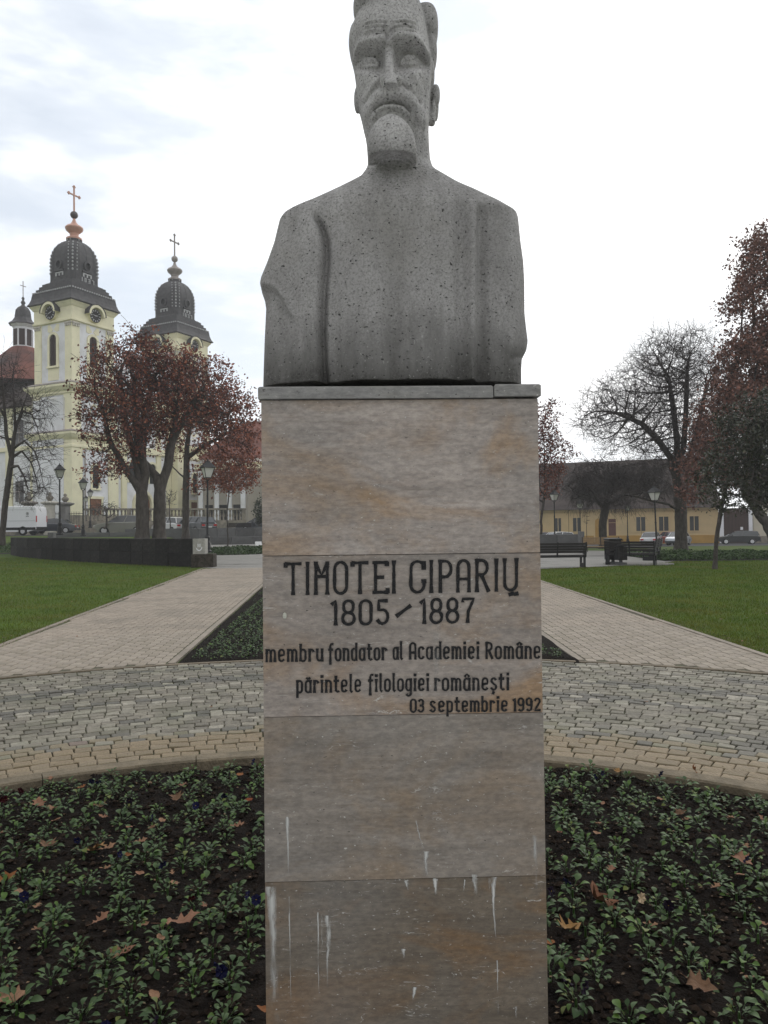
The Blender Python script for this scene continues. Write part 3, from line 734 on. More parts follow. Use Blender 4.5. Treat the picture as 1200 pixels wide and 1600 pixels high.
write('1805', U(290), U(527), V(309), V(306), 37, 4.2, 'birth year in black numerals')
write('-', U(560), U(618), V(300), V(298), 37, 4.5, 'slanted black dash between the years')
write('1887', U(660), U(880), V(303), V(298), 37, 4.2, 'death year in black numerals')
for t, a, b_, c, d in [('membru', 15, 252, 463, 460), ('fondator', 277, 517, 459, 455), ('al', 545, 583, 453, 452), ('Academiei', 614, 902, 452, 450), ('Române', 930, 1157, 450, 449)]:
    write(t, U(a), U(b_), V(c), V(d), 25, 2.9, None)
for t, a, b_, c, d in [('părintele', 143, 410, 592, 588), ('filologiei', 443, 693, 587, 583), ('românești', 718, 1027, 583, 580)]:
    write(t, U(a), U(b_), V(c), V(d), 25, 2.9, None)
for t, a, b_, c, d in [('03', 617, 673, 673, 672), ('Septembrie', 699, 1020, 672, 669), ('1992', 1045, 1157, 669, 667)]:
    write(t, U(a), U(b_), V(c), V(d), 19.5 if t != 'Septembrie' else 22, 2.8, None)

# ================================================================ BUST
YC = 2.09
L_ = [(-14, 600), (-11, 585), (-6, 568), (0, 557), (8, 553), (16, 552), (26, 554), (34, 557), (42, 556), (50, 552), (60, 547), (72, 545), (84, 547), (95, 550), (108, 553), (122, 555), (138, 557), (155, 559), (170, 561), (186, 565), (200, 568), (212, 571), (226, 573), (240, 574), (252, 575), (262, 574), (271, 570), (278, 565), (285, 559), (291, 549), (298, 536), (307, 520), (316, 503), (326, 482), (334, 464), (341, 450), (345, 444), (353, 439), (388, 431), (420, 420), (443, 411), (450, 410), (461, 412), (475, 417), (488, 419), (543, 417), (603, 415.5), (612, 415.5)]
Rr = [(-14, 620), (-11, 632), (-6, 640), (0, 646), (8, 651), (16, 654), (20, 656), (26, 659), (34, 661), (42, 663), (50, 665), (60, 667), (72, 669), (84, 671), (95, 673), (108, 674), (122, 674), (138, 673), (155, 672), (170, 671), (186, 670), (200, 669.5), (212, 669.5), (226, 670), (240, 671), (252, 672), (262, 675), (271, 679), (278, 688), (285, 700), (291, 709), (298, 720), (307, 736), (316, 754), (326, 773), (334, 788), (341, 799), (345, 805), (353, 807), (388, 810), (420, 814), (450, 815.5), (500, 815.5), (525, 818), (543, 820), (556, 818), (570, 811), (585, 810), (612, 810)]
ys = []
y = 611.0
while y > -13.5:
    ys.append(y); y -= 1.6 if y > 350 else (.8 if y > 240 else 1.3)
ys = np.array(ys)
xl = np.interp(ys, [a for a, _ in L_], [b for _, b in L_]); xr = np.interp(ys, [a for a, _ in Rr], [b for _, b in Rr])
# depth profile: centre and half depth by pixel row
yc = np.interp(ys, [-14, 60, 200, 245, 270, 300, 345, 611], [2.10, 2.09, 2.085, 2.10, 2.115, 2.125, 2.125, 2.125])
hd = np.interp(ys, [-14, -11, -5, 8, 30, 80, 150, 200, 232, 245, 262, 285, 315, 345, 420, 611], [.02, .05, .085, .112, .125, .125, .118, .110, .10, .088, .082, .092, .118, .135, .15, .155])
ex = np.interp(ys, [-14, 200, 262, 300, 350, 611], [2.3, 2.4, 2.1, 2.4, 3.4, 4.0])
nt_ = 420
tt = np.linspace(0, 2*math.pi, nt_, endpoint=False)
V_ = []
for i, yy in enumerate(ys):
    a = P(xl[i], yy, yc[i]); b_ = P(xr[i], yy, yc[i])
    cx = (a[0]+b_[0])/2; hw = (b_[0]-a[0])/2; z = (a[2]+b_[2])/2
    e_ = 2/ex[i]
    cx_ = np.sign(np.cos(tt))*np.abs(np.cos(tt))**e_; sy_ = np.sign(np.sin(tt))*np.abs(np.sin(tt))**e_
    V_.append(np.stack([cx+hw*cx_, yc[i]-hd[i]*sy_, np.full(nt_, z)], 1))
V_ = np.array(V_)                       # rows x nt x 3
V_[..., 2] = np.maximum.accumulate(V_[..., 2], axis=0)
def seg_dist(px, py, pts):
    d = np.full(px.shape, 1e9); tpar = np.zeros(px.shape)
    n = len(pts)-1
    for i in range(n):
        ax, ay = pts[i]; bx, by = pts[i+1]; vx, vy = bx-ax, by-ay; L2 = vx*vx+vy*vy
        t = np.clip(((px-ax)*vx+(py-ay)*vy)/L2, 0, 1); q = np.hypot(px-ax-t*vx, py-ay-t*vy)
        m = q < d; d = np.where(m, q, d); tpar = np.where(m, (i+t)/n, tpar)
    return d, tpar
def gau(px, py, cx, cy, rx, ry, p=2.0): return np.exp(-(np.abs((px-cx)/rx)**p+np.abs((py-cy)/ry)**p))
def sg(x): return 1/(1+np.exp(-np.clip(x, -40, 40)))
def field(px, py):
    """outward displacement of the front, in metres"""
    d = np.zeros(px.shape)
    # ---------- head
    # forehead fuller, brow edge, sockets below it
    d += .010*gau(px, py, 610, 40, 42, 26)
    browl = np.interp(px, [545, 553, 560, 575, 601, 606], [108, 92, 76, 70.5, 69.5, 76]); browr = np.interp(px, [606, 614, 628, 648, 660, 668, 680], [76, 66, 64, 65.5, 74, 89, 104])
    brow = np.where(px < 606, browl, browr)
    inx = sg((px-551)/1.6)*sg((674-px)/1.6)
    d += .010*inx*np.exp(-((py-(brow-5))/6.5)**2)
    lowl = np.where(px < 606, 104, 102)
    soc = inx*sg((py-brow)/1.1)*sg((lowl-py)/6.5)
    nosegap = 1-np.exp(-((px-609)/9.5)**4)
    d -= .034*soc*nosegap
    for cx, cy, s in ((577, 88, 1), (641, 84.5, 1)):
        d += .014*gau(px, py, cx, cy, 14, 8, 2.4)
        up = [(cx-15, cy+6), (cx-11, cy-3), (cx-2, cy-8.5), (cx+8, cy-6.5), (cx+15, cy+3)]
        lo = [(cx-15, cy+6), (cx-4, cy+8.5), (cx+8, cy+7.5), (cx+15, cy+4)]
        q, _ = seg_dist(px, py, up); d += .010*np.exp(-(q/1.6)**2)
        q, _ = seg_dist(px, py, lo); d += .007*np.exp(-(q/1.8)**2)
        d += .005*gau(px, py, cx+1, cy-.5, 4.5, 4.5); d -= .005*gau(px, py, cx+1, cy-1, 1.6, 1.6)
    # frown notch above the nose
    q, _ = seg_dist(px, py, [(603, 50), (604, 66)]); d -= .006*np.exp(-(q/1.6)**2)
    q, _ = seg_dist(px, py, [(613, 50), (612, 66)]); d -= .006*np.exp(-(q/1.6)**2)
    d -= .008*gau(px, py, 608, 74.5, 6, 2.4)
    for wy, a_ in ((35, .005), (42, .005), (49, .006)):
        for x0, x1, k in ((570, 602, 1), (616, 648, -1)):
            pl = [(x0, wy+3), ((x0+x1)/2, wy), (x1, wy+2)]
            q, _ = seg_dist(px, py, pl); d += a_*np.exp(-(q/1.8)**2)-a_*np.exp(-((q-3.2)/1.6)**2)*.5
    # temples, cheek bones, hollow cheeks
    d += .010*gau(px, py, 571, 115, 15, 13); d += .010*gau(px, py, 653, 112, 16, 13)
    d -= .013*gau(px, py, 571, 158, 9, 24); d -= .012*gau(px, py, 658, 150, 7, 22)
    for pl in ([(597, 128), (583, 140), (571, 155), (566, 172)], [(624, 128), (642, 140), (654, 155), (660, 172)]):
        q, _ = seg_dist(px, py, pl); d -= .006*np.exp(-(q/3.2)**2)
    q, _ = seg_dist(px, py, [(646, 118), (660, 140), (661, 165)]); d += .007*np.exp(-(q/4)**2)
    q, _ = seg_dist(px, py, [(590, 124), (575, 142), (566, 158)]); d += .006*np.exp(-(q/4)**2)
    # moustache: band arching from under the nose down both sides
    q, t = seg_dist(px, py, [(566, 184), (571, 171), (584, 157), (597, 150), (612, 147), (628, 150), (643, 158), (655, 172), (659, 190)])
    d += .019*np.exp(-(q/8.5)**4)
    # mouth slot and lower lip
    q, _ = seg_dist(px, py, [(585, 171), (594, 163), (606, 160), (619, 160), (630, 164), (640, 172)]); d -= .015*np.exp(-(q/2.2)**2)
    q, _ = seg_dist(px, py, [(583, 186), (588, 176), (600, 169.5), (614, 168), (628, 171), (638, 182)]); d += .009*np.exp(-(q/4.2)**3)
    d += .006*gau(px, py, 611, 184, 24, 12)
    # jaw line on the right, neck tendon
    q, _ = seg_dist(px, py, [(668, 105), (664, 150), (661, 200), (658, 222)]); d -= .007*np.exp(-(q/1.8)**2)
    d *= 1.28
    # ---------- torso
    T = sg((py-296)/6)
    g, t = seg_dist(px, py, [(491, 338), (499, 352), (505, 372), (506, 400), (502, 450), (500, 520), (504, 603), (504, 620)])
    side = px-np.interp(py, [300, 338, 352, 372, 400, 450, 520, 603], [484, 491, 499, 505, 506, 502, 500, 504])
    on = sg((py-338)/5)
    d += on*(-.030*np.exp(-((side-3)/5.5)**2)-.016*sg(side/2)*np.exp(-np.abs(side)/45)+.010*np.exp(-((side+13)/13)**2))
    e1 = px-np.interp(py, [300, 318, 603], [749, 746.5, 744])
    on2 = sg((py-322)/5)
    d += on2*(-.036*sg(e1/1.5)*np.exp(-np.maximum(e1, 0)/42)+.012*np.exp(-((e1+7)/8)**2))
    d -= on2*.010*np.exp(-((e1+26)/9)**2)
    # chest: two broad planes meeting in a shallow centre furrow lower down
    lowc = sg((py-400)/35)
    cx = 621
    d += T*.012*np.exp(-((px-cx)/85)**4)
    d -= lowc*.018*np.exp(-((px-cx)/9)**2)
    d += lowc*.008*np.exp(-((np.abs(px-cx)-52)/34)**2)
    d -= sg((py-500)/40)*.009*np.exp(-((px-525)/10)**2)
    # left cuff: arched undercut below the elbow
    arch = np.interp(px, [405, 412, 424, 434, 442, 452, 460], [449, 448, 450, 458, 470, 490, 500])
    near = sg((455-px)/5)
    d += near*(.006*np.exp(-((py-(arch-5))/5)**2)-.026*sg((py-arch)/1.6)*np.exp(-(py-arch).clip(0)/38))
    # right elbow
    d += .006*gau(px, py, 806, 540, 16, 22)
    q, _ = seg_dist(px, py, [(800, 560), (816, 556), (822, 552)]); d -= .008*np.exp(-(q/4)**2)*sg((px-790)/5)
    # faint tool marks
    d += .0016*np.sin(px*.19+.6*np.sin(py*.021))*T*sg((py-340)/30)
    return d
fx, fy = proj(V_[..., 0], V_[..., 1], V_[..., 2])
front = np.clip(np.sin(tt), 0, 1)[None, :]
dd = field(fx, fy)*np.clip(front*3.0, 0, 1)
V_[..., 1] -= dd
# weathered unevenness of the cast stone
def n3(p, s, seed):
    return vnoise(p[..., 0]+p[..., 1]*.7+40, p[..., 2]+p[..., 1]*.5+40, s, seed)
V_[..., 1] -= (.004*n3(V_, 9, 11)+.0016*n3(V_, 60, 12)*(fy > 260))*front
nr = len(ys)
vv = V_.reshape(-1, 3).tolist(); ff = []
for i in range(nr-1):
    for j in range(nt_):
        ff.append((i*nt_+j, i*nt_+(j+1) % nt_, (i+1)*nt_+(j+1) % nt_, (i+1)*nt_+j))
ff.append(tuple(range(nt_-1, -1, -1))); ff.append(tuple((nr-1)*nt_+j for j in range(nt_)))
bb = MB(); bb.v = [tuple(p) for p in vv]; bb.f = ff; bb.c = [(1, 1, 1)]*len(vv)
def blob(c, r, n=28, m=18, p=2.0):
    v = []; f = []
    for i in range(m+1):
        th = math.pi*i/m
        for j in range(n):
            ph = 2*math.pi*j/n; s = math.sin(th)
            q = (s*math.cos(ph), s*math.sin(ph), math.cos(th))
            q = [math.copysign(abs(k)**(2/p), k) for k in q]
            v.append((c[0]+r[0]*q[0], c[1]+r[1]*q[1], c[2]+r[2]*q[2]))
    for i in range(m):
        for j in range(n): f.append((i*n+j, (i+1)*n+j, (i+1)*n+(j+1) % n, i*n+(j+1) % n))
    bb.add(v, f)
def pblob(px, py, Y, rx, ry, rz, **k):
    c = P(px, py, Y); blob(c, (rx*Y/1200, ry, rz*Y/1200), **k)
# nose: wedge with flat underside
def nose():
    rows = [(73, 1.963, 5.5, 0), (84, 1.952, 5.5, 0), (100, 1.938, 6, 0), (116, 1.926, 7.5, 0), (125, 1.920, 9.5, 0), (128.5, 1.921, 10.5, 0)]
    v = []; 
    for py, Y, w, _ in rows:
        cxp = 607+ (py-73)*.06
        for s, dy in ((-1, .055), (-1, .006), (-.55, 0), (.55, 0), (1, .006), (1, .055)):
            ww = w*(1.0 if abs(s) < 1 else 1.0)
            if dy > .05: ww = w*1.55
            p = P(cxp+s*ww, py, Y); v.append((p[0], Y+dy, p[2]))
    n = 6; f = []
    for i in range(len(rows)-1):
        for j in range(n-1): f.append((i*n+j, (i+1)*n+j, (i+1)*n+j+1, i*n+j+1))
        f.append((i*n+n-1, (i+1)*n+n-1, (i+1)*n, i*n))
    f.append((0, 1, 2, 3, 4, 5)); k = (len(rows)-1)*n; f.append((k+5, k+4, k+3, k+2, k+1, k))
    bb.add(v, f)
nose()
# wings of the nose, upper edge of the beard
pblob(600, 127, 1.955, 7, .022, 7); pblob(621, 127, 1.955, 8, .022, 7)
# beard: dome hanging forward with a hollowed underside
def beard():
    yy = [184, 187, 192, 199, 208, 218, 228, 236, 240.5]
    hl = [14, 23, 29, 34, 37, 38.5, 39.5, 39.5, 38]
    Yf = [1.958, 1.947, 1.939, 1.934, 1.931, 1.930, 1.932, 1.937, 1.941]
    cxx = [611, 611, 611, 611.5, 612, 612.5, 613, 613.5, 613.5]
    v = []; m = 26
    for py, h, Y, cx in zip(yy, hl, Yf, cxx):
        for j in range(m):
            a = math.pi*j/(m-1); sx = -math.cos(a); sy = math.sin(a)
            Yq = Y+.085*(1-abs(sy)**.42)
            drop = 0
            if py > 239: drop = 5.5*math.cos(math.pi*sx*.5)*-1+3.5*abs(sx)
            p = P(cx+h*(abs(sx)**.9)*(1 if sx > 0 else -1), py, Y+.02); v.append((p[0], Yq, p[2]-drop*.0016*0))
    n0 = len(v)
    # underside: curves up towards the throat
    for k, (dz, dY, sc) in enumerate(((.004, .012, .94), (.012, .035, .88), (.015, .07, .8))):
        for j in range(m):
            a = math.pi*j/(m-1); sx = -math.cos(a); sy = math.sin(a)
            base = v[(len(yy)-1)*m+j]
            v.append((base[0]*1.0*sc+(1-sc)*v[(len(yy)-1)*m+m//2][0], base[1]+dY*abs(sy)**.6, base[2]+dz*abs(sy)))
    rows = len(yy)+3; f = []
    for i in range(rows-1):
        for j in range(m-1): f.append((i*m+j, (i+1)*m+j, (i+1)*m+j+1, i*m+j+1))
    # back wall closes it
    c = len(v); v.append((v[4*m+m//2][0], 2.09, v[4*m][2]))
    for i in range(rows-1): f.append((i*m, c, (i+1)*m)); f.append(((i+1)*m+m-1, c, i*m+m-1))
    for j in range(m-1): f.append((j, j+1, c)); k = (rows-1)*m; f.append((k+j+1, k+j, c))
    bb.add(v, f)
beard()
# ears
pblob(680, 150, 2.10, 7.5, .026, 16, p=2.4); pblob(681, 166, 2.112, 4.5, .018, 24); pblob(677, 170, 2.085, 4, .016, 13); pblob(675, 186, 2.095, 5.5, .02, 9, p=3)
pblob(558, 157, 2.10, 5, .025, 20)
# hair: swept quiff left, crest, bulb right
pblob(574, 14, 2.055, 22, .095, 21); pblob(598, 3, 2.06, 38, .10, 22); pblob(634, 10, 2.075, 22, .10, 26)
pblob(664, 48, 2.125, 20.5, .075, 32, p=2.5); pblob(671, 84, 2.125, 12, .06, 34); pblob(672, 118, 2.12, 7, .05, 26)
pblob(556, 70, 2.10, 11, .07, 26)
bust = bb.build('stone_bust', None, smooth=False)
md = bust.modifiers.new('r', 'REMESH'); md.mode = 'VOXEL'; md.voxel_size = .0027
md = bust.modifiers.new('s', 'SMOOTH'); md.factor = .5; md.iterations = 1
dg = bpy.context.evaluated_depsgraph_get(); em = bpy.data.meshes.new_from_object(bust.evaluated_get(dg))
em.name = 'stone_bust'
old = bust.data; bust.modifiers.clear(); bust.data = em; bpy.data.meshes.remove(old)
em.polygons.foreach_set('use_smooth', [True]*len(em.polygons))
mc = stone('cast_stone', (.27, .268, .262), (.225, .215, .19), .45, (.13, .128, .122), 33.0, .0)
# a second, speckled treatment for the bust
def bust_mat():
    m = bpy.data.materials.new('speckled_cast_stone'); m.use_nodes = True; n = m.node_tree; L = n.links; bs = n.nodes['Principled BSDF']
    tc = n.nodes.new('ShaderNodeTexCoord')
    def noise(scale, det, rough=.6, sc=(1, 1, 1), loc=(0, 0, 0)):
        mp = n.nodes.new('ShaderNodeMapping'); mp.inputs['Scale'].default_value = sc; mp.inputs['Location'].default_value = loc; L.new(tc.outputs['Object'], mp.inputs[0])
        q = n.nodes.new('ShaderNodeTexNoise'); q.inputs['Scale'].default_value = scale; q.inputs['Detail'].default_value = det; q.inputs['Roughness'].default_value = rough; L.new(mp.outputs[0], q.inputs['Vector']); return q.outputs['Fac']
    def mr(s, a, b, c=0, d=1):
        q = n.nodes.new('ShaderNodeMapRange'); q.inputs['From Min'].default_value = a; q.inputs['From Max'].default_value = b; q.inputs['To Min'].default_value = c; q.inputs['To Max'].default_value = d; L.new(s, q.inputs['Value']); return q.outputs[0]
    def mix(f, a, b):
        q = n.nodes.new('ShaderNodeMix'); q.data_type = 'RGBA'; L.new(f, q.inputs['Factor'])
        for s, w in (('A', a), ('B', b)):
            if isinstance(w, tuple): q.inputs[s].default_value = (*w, 1)
            else: L.new(w, q.inputs[s])
        return q.outputs['Result']
    def mul(a, b):
        q = n.nodes.new('ShaderNodeMath'); q.operation = 'MULTIPLY'; L.new(a, q.inputs[0]); L.new(b, q.inputs[1]); return q.outputs[0]
    c = mix(mr(noise(6, 6), .35, .65), (.40, .39, .385), (.50, .488, .48))
    c = mix(mr(noise(2.4, 6, .7, (1.8, 1, .6), (3, 1, 5)), .46, .60, 0, .8), c, (.245, .238, .232))         # rain-dark areas
    c = mix(mr(noise(3.3, 4, .6, (1, 1, 1), (8, 1, 2)), .55, .72, 0, .5), c, (.24, .225, .185))             # lichen tint
    # stain-mottled chest; head and neck lighter, their extra sky light painted into the colour
    sz_ = n.nodes.new('ShaderNodeSeparateXYZ'); L.new(tc.outputs['Object'], sz_.inputs[0])
    ma_ = n.nodes.new('ShaderNodeMath'); ma_.operation = 'MULTIPLY_ADD'; L.new(noise(4, 6, .7, (2.2, 1, .5), (4, 2, 0)), ma_.inputs[0]); ma_.inputs[1].default_value = .55; L.new(sz_.outputs['Z'], ma_.inputs[2])
    c = mix(mr(ma_.outputs[0], 2.62, 2.86, .55, 0), c, (.25, .242, .235))
    # dirty band just above the cap, ragged
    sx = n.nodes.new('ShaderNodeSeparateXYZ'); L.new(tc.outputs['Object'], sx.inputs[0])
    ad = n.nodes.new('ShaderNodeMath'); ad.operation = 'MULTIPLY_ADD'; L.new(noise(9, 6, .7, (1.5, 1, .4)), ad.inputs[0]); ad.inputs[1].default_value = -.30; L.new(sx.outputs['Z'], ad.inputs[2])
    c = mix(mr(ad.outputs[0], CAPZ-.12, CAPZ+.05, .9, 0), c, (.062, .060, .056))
    c = mix(mr(noise(5.5, 7, .75, (2.2, 1, .45), (1, 4, 9)), .50, .66, 0, .5), c, (.22, .213, .207))
    sp = noise(170, 4, .7); c = mix(mr(sp, .46, .62, 0, .62), c, (.15, .145, .14))
    gp = mr(noise(120, 2, .5, (1, 1, 1.3), (5, 5, 5)), .66, .70); c = mix(gp, c, (.045, .044, .042))
    li = mr(noise(150, 2, .5, (1, 1, 1), (2, 7, 1)), .66, .72, 0, .45); c = mix(li, c, (.42, .415, .40))
    L.new(c, bs.inputs['Base Color']); bs.inputs['Roughness'].default_value = .9; bs.inputs['Specular IOR Level'].default_value = .2
    su = n.nodes.new('ShaderNodeMath'); su.operation = 'SUBTRACT'; L.new(sp, su.inputs[0]); L.new(gp, su.inputs[1])
    bp = n.nodes.new('ShaderNodeBump'); bp.inputs['Strength'].default_value = .7; bp.inputs['Distance'].default_value = .004; L.new(su.outputs[0], bp.inputs['Height']); L.new(bp.outputs[0], bs.inputs['Normal'])
    return m
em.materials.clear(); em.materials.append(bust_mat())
tag(bust, 'grey cast stone bust of a bearded man in a coat standing on the travertine pedestal', 'bust')
# ================================================================ CHURCH
A27 = R_(27)
CX, CY, CZ = -37.4, 93.0, 1.15
church = empty('church', (CX, CY, CZ), -A27)
tag(church, 'pale yellow and white baroque church with two clock towers and dark domes on the left', 'church')
def cpart(b, name, mt, parent=None, smooth=False): return b.build(name, mt, parent or church, smooth)
def sq(h, ch=0.):
    if ch <= 0: return [(-h, -h), (h, -h), (h, h), (-h, h)]
    return [(-h+ch, -h), (h-ch, -h), (h, -h+ch), (h, h-ch), (h-ch, h), (-h+ch, h), (-h, h-ch), (-h, -h+ch)]
Zw = lambda z: z-CZ
def face_xf(oy, side, h):
    """matrix putting (u, n, z) on a tower face: u along the face, n outward"""
    if side == 'x': return Matrix.Translation((0, oy, 0)) @ Matrix(((0, 1, 0, h), (1, 0, 0, 0), (0, 0, 1, 0), (0, 0, 0, 1)))
    return Matrix.Translation((0, oy, 0)) @ Matrix(((1, 0, 0, 0), (0, -1, 0, -h), (0, 0, 1, 0), (0, 0, 0, 1)))
def archpts(w, z0, z1, n=10):
    r = w/2
    return [(-r, z0), (r, z0)]+[(r*math.cos(math.pi*i/n), z1-r+r*math.sin(math.pi*i/n)) for i in range(n+1)]
def archband(b, w, z0, z1, t, n0, n1, full=False, n=12):
    r = w/2; inner = []; outer = []
    if full: inner.append((r, z0)); outer.append((r+t, z0))
    for i in range(n+1):
        a = math.pi*i/n; inner.append((r*math.cos(a), z1-r+r*math.sin(a))); outer.append(((r+t)*math.cos(a), z1-r+(r+t)*math.sin(a)))
    if full: inner.append((-r, z0)); outer.append((-r-t, z0))
    v = []; f = []
    for p, q in zip(inner, outer): v += [(p[0], n0, p[1]), (q[0], n0, q[1]), (q[0], n1, q[1]), (p[0], n1, p[1])]
    for i in range(len(inner)-1):
        for k in range(4): f.append((i*4+k, i*4+(k+1) % 4, (i+1)*4+(k+1) % 4, (i+1)*4+k))
    f.append((0, 3, 2, 1)); k = (len(inner)-1)*4; f.append((k, k+1, k+2, k+3))
    b.add(v, f)
SEG = {'1': 'bc', '8': 'abcdefg', '3': 'abcdg', '7': 'abc'}
def tower(oy, finial_mat, mirror=False):
    H = 3.15
    w = MB(); w.T = Matrix.Translation((0, oy, 0))
    w.ring(lambda h: sq(h), [(3.38, Zw(3.2)), (3.38, Zw(11.2)), (3.25, Zw(11.25)), (3.25, Zw(17.6)), (3.05, Zw(17.65)), (3.05, Zw(28.2))])
    tw = cpart(w, 'tower_wall', m_whi)
    b = MB(); b.T = w.T; b.ring(lambda h: sq(h), [(3.55, -1.0), (3.55, Zw(3.2)), (3.45, Zw(3.35))])
    b.build('stone_plinth', m_sand, tw)
    # pilasters at the corners of each stage, both visible faces and the hidden ones
    for (z0, z1, hh, pw, pr) in ((3.35, 11.2, 3.38, 1.55, .14), (13.2, 17.6, 3.25, 1.35, .12), (18.9, 26.0, 3.05, 1.15, .12)):
        for sx in (-1, 1):
            for sy in (-1, 1):
                p = MB(); p.T = w.T
                k = hh+pr
                x0, x1 = (k-pw, k) if sx > 0 else (-k, -k+pw); y0, y1 = (k-pw, k) if sy > 0 else (-k, -k+pw)
                p.box((x0, y0, Zw(z0)), (x1, y1, Zw(z1)))
                p.build('pilaster', m_yel, tw)
    # cornices
    for name, prof in (('cornice', [(3.30, 11.0), (3.62, 11.25), (3.62, 11.5), (3.45, 11.6), (3.45, 12.1), (3.75, 12.4), (4.0, 12.75), (4.0, 13.0), (3.4, 13.25)]),
                       ('cornice', [(3.2, 17.4), (3.5, 17.6), (3.5, 17.8), (3.75, 18.0), (4.05, 18.35), (4.05, 18.6), (3.2, 18.95)]),
                       ('entablature', [(3.1, 26.0), (3.32, 26.1), (3.32, 26.3), (3.2, 26.35), (3.2, 27.75), (3.3, 27.85), (3.42, 28.05), (3.55, 28.2), (3.55, 28.35), (3.2, 28.5)])):
        c = MB(); c.T = w.T; c.ring(lambda h: sq(h), [(h, Zw(z)) for h, z in prof]); c.build(name, m_yel, tw)
    if True:
        c = MB(); c.T = w.T
        c.ring(lambda h: sq(h), [(4.02, Zw(13.0)), (4.06, Zw(13.05)), (3.5, Zw(13.32))]); c.ring(lambda h: sq(h), [(4.07, Zw(18.6)), (4.11, Zw(18.66)), (3.3, Zw(19.02))])
        c.build('cornice_flashing', m_tin, tw)
    for side in ('x', 'y', 'X', 'Y')[:2]:
        F3 = face_xf(oy, side, 3.05); F2 = face_xf(oy, side, 3.25); F1 = face_xf(oy, side, 3.38)
        # belfry window
        b = MB(); b.T = F3; b.prism(archpts(1.15, Zw(21.0), Zw(24.7)), -.05, .02, 'y'); b.build('belfry_opening', m_shut, tw)
        b = MB(); b.T = F3
        for k in range(11): b.box((-.52, .02, Zw(21.15+k*.27)), (.52, .06, Zw(21.27+k*.27)))
        b.box((-.03, .021, Zw(21.0)), (.03, .08, Zw(24.6))); b.build('louvre', m_shut, tw)
        b = MB(); b.T = F3; archband(b, 1.17, Zw(21.0), Zw(24.72), .30, 0, .16, True); b.box((-.95, 0, Zw(20.75)), (.95, .26, Zw(20.98))); b.build('window_surround', m_yel, tw)
        b = MB(); b.T = F3; b.box((-.9, 0, Zw(19.3)), (.9, .06, Zw(20.7))); b.build('plaster_panel', m_yel, tw)
        for s in (-1, 1): b = MB(); b.T = F3; b.prism([(s*.95, Zw(25.9)), (s*.55, Zw(25.9)), (s*.10, Zw(25.25)), (s*.55, Zw(25.0)), (s*.95, Zw(25.1))], 0, .05, 'y'); b.build('plaster_panel', m_yel, tw)
        # capitals
        b = MB(); b.T = F3
        for s in (-1, 1):
            b.box((s*2.6-.55, .125, Zw(25.75)), (s*2.6+.55, .26, Zw(25.95)))
            for q in (-.35, 0, .35): b.box((s*2.6+q-.13, .125, Zw(25.45)), (s*2.6+q+.13, .24, Zw(25.72)))
        b.build('capital', M_cap, tw)['kind'] = 'stuff'
        # clock
        b = MB(); b.T = F3; b.prism([(.82*math.cos(2*math.pi*i/24), Zw(27.2)+.82*math.sin(2*math.pi*i/24)) for i in range(24)], .47, .52, 'y'); clk = b.build('clock', m_dark, tw)
        b = MB(); b.T = F3
        for i in range(12):
            a = math.pi*i/6; ca, sa = math.cos(a), math.sin(a)
            for s in (0,):
                p = [(ca*.52-sa*.05, sa*.52+ca*.05), (ca*.52+sa*.05, sa*.52-ca*.05), (ca*.74+sa*.06, sa*.74-ca*.06), (ca*.74-sa*.06, sa*.74+ca*.06)]
                b.prism([(x, Zw(27.2)+z) for x, z in p], .52, .535, 'y')
        b.build('clock_numerals', m_stud, tw)['kind'] = 'stuff'
        for a, L, t in ((R_(170 if side == 'x' else 200), .60, .055), (R_(8 if side == 'x' else 24), .42, .07)):
            ca, sa = math.cos(a), math.sin(a)
            b = MB(); b.T = F3; b.prism([(sa*t, Zw(27.2)-ca*t), (-sa*t, Zw(27.2)+ca*t), (ca*L, Zw(27.2)+sa*L)], .537+.01*(L > .5), .545+.01*(L > .5), 'y'); b.build('clock_hand', m_stud, tw)
        # arched hood of the cornice above the clock
        b = MB(); b.T = F3; archband(b, 1.9, Zw(26.3), Zw(28.15), .30, .1, .86, False, 14); b.build('arched_hood', m_yel, tw)
        b = MB(); b.T = F3; b.prism([(.84*math.cos(2*math.pi*i/28), Zw(27.2)+.84*math.sin(2*math.pi*i/28)) for i in range(28)], .02, .47, 'y'); b.build('hood_field', m_yel, tw)
        b = MB(); b.T = F3; archband(b, 2.54, Zw(26.3), Zw(28.48), .07, .1, .92, False, 14); b.build('hood_flashing', m_slate, tw)
        # middle stage: panel with oval
        b = MB(); b.T = F2; b.box((-1.55, .0, Zw(13.6)), (1.55, .045, Zw(17.3))); b.build('raised_panel', m_whi, tw)
        b = MB(); b.T = F2
        v = []; f = []; n = 24
        for i in range(n):
            a = 2*math.pi*i/n
            for r, q in ((.78, .05), (.92, .13), (1.0, .05)): v.append((r*math.cos(a)*.72, q, Zw(15.5)+r*1.12*math.sin(a)))
        for i in range(n):
            for k in (0, 1): f.append((i*3+k, ((i+1) % n)*3+k, ((i+1) % n)*3+k+1, i*3+k+1))
        b.add(v, f); b.box((-.8, .045, Zw(17.0)), (.8, .08, Zw(17.12))); b.box((-.5, .045, Zw(14.0)), (.5, .08, Zw(14.1))); b.build('oval_frame', m_yel, tw)
        # lowest stage: arched window
        b = MB(); b.T = F1; b.prism(archpts(.95, Zw(6.6), Zw(9.3)), 0, .03, 'y'); b.build('window', m_dark, tw)
        b = MB(); b.T = F1; archband(b, .97, Zw(6.6), Zw(9.32), .2, 0, .12, True); b.box((-.75, 0, Zw(6.35)), (.75, .2, Zw(6.58))); b.build('window_surround', m_yel, tw)
        b = MB(); b.T = F1
        for k in range(2):
            b.box((-1.6, .0, Zw(3.9+k*.0)), (1.6, .035, Zw(5.9))); break
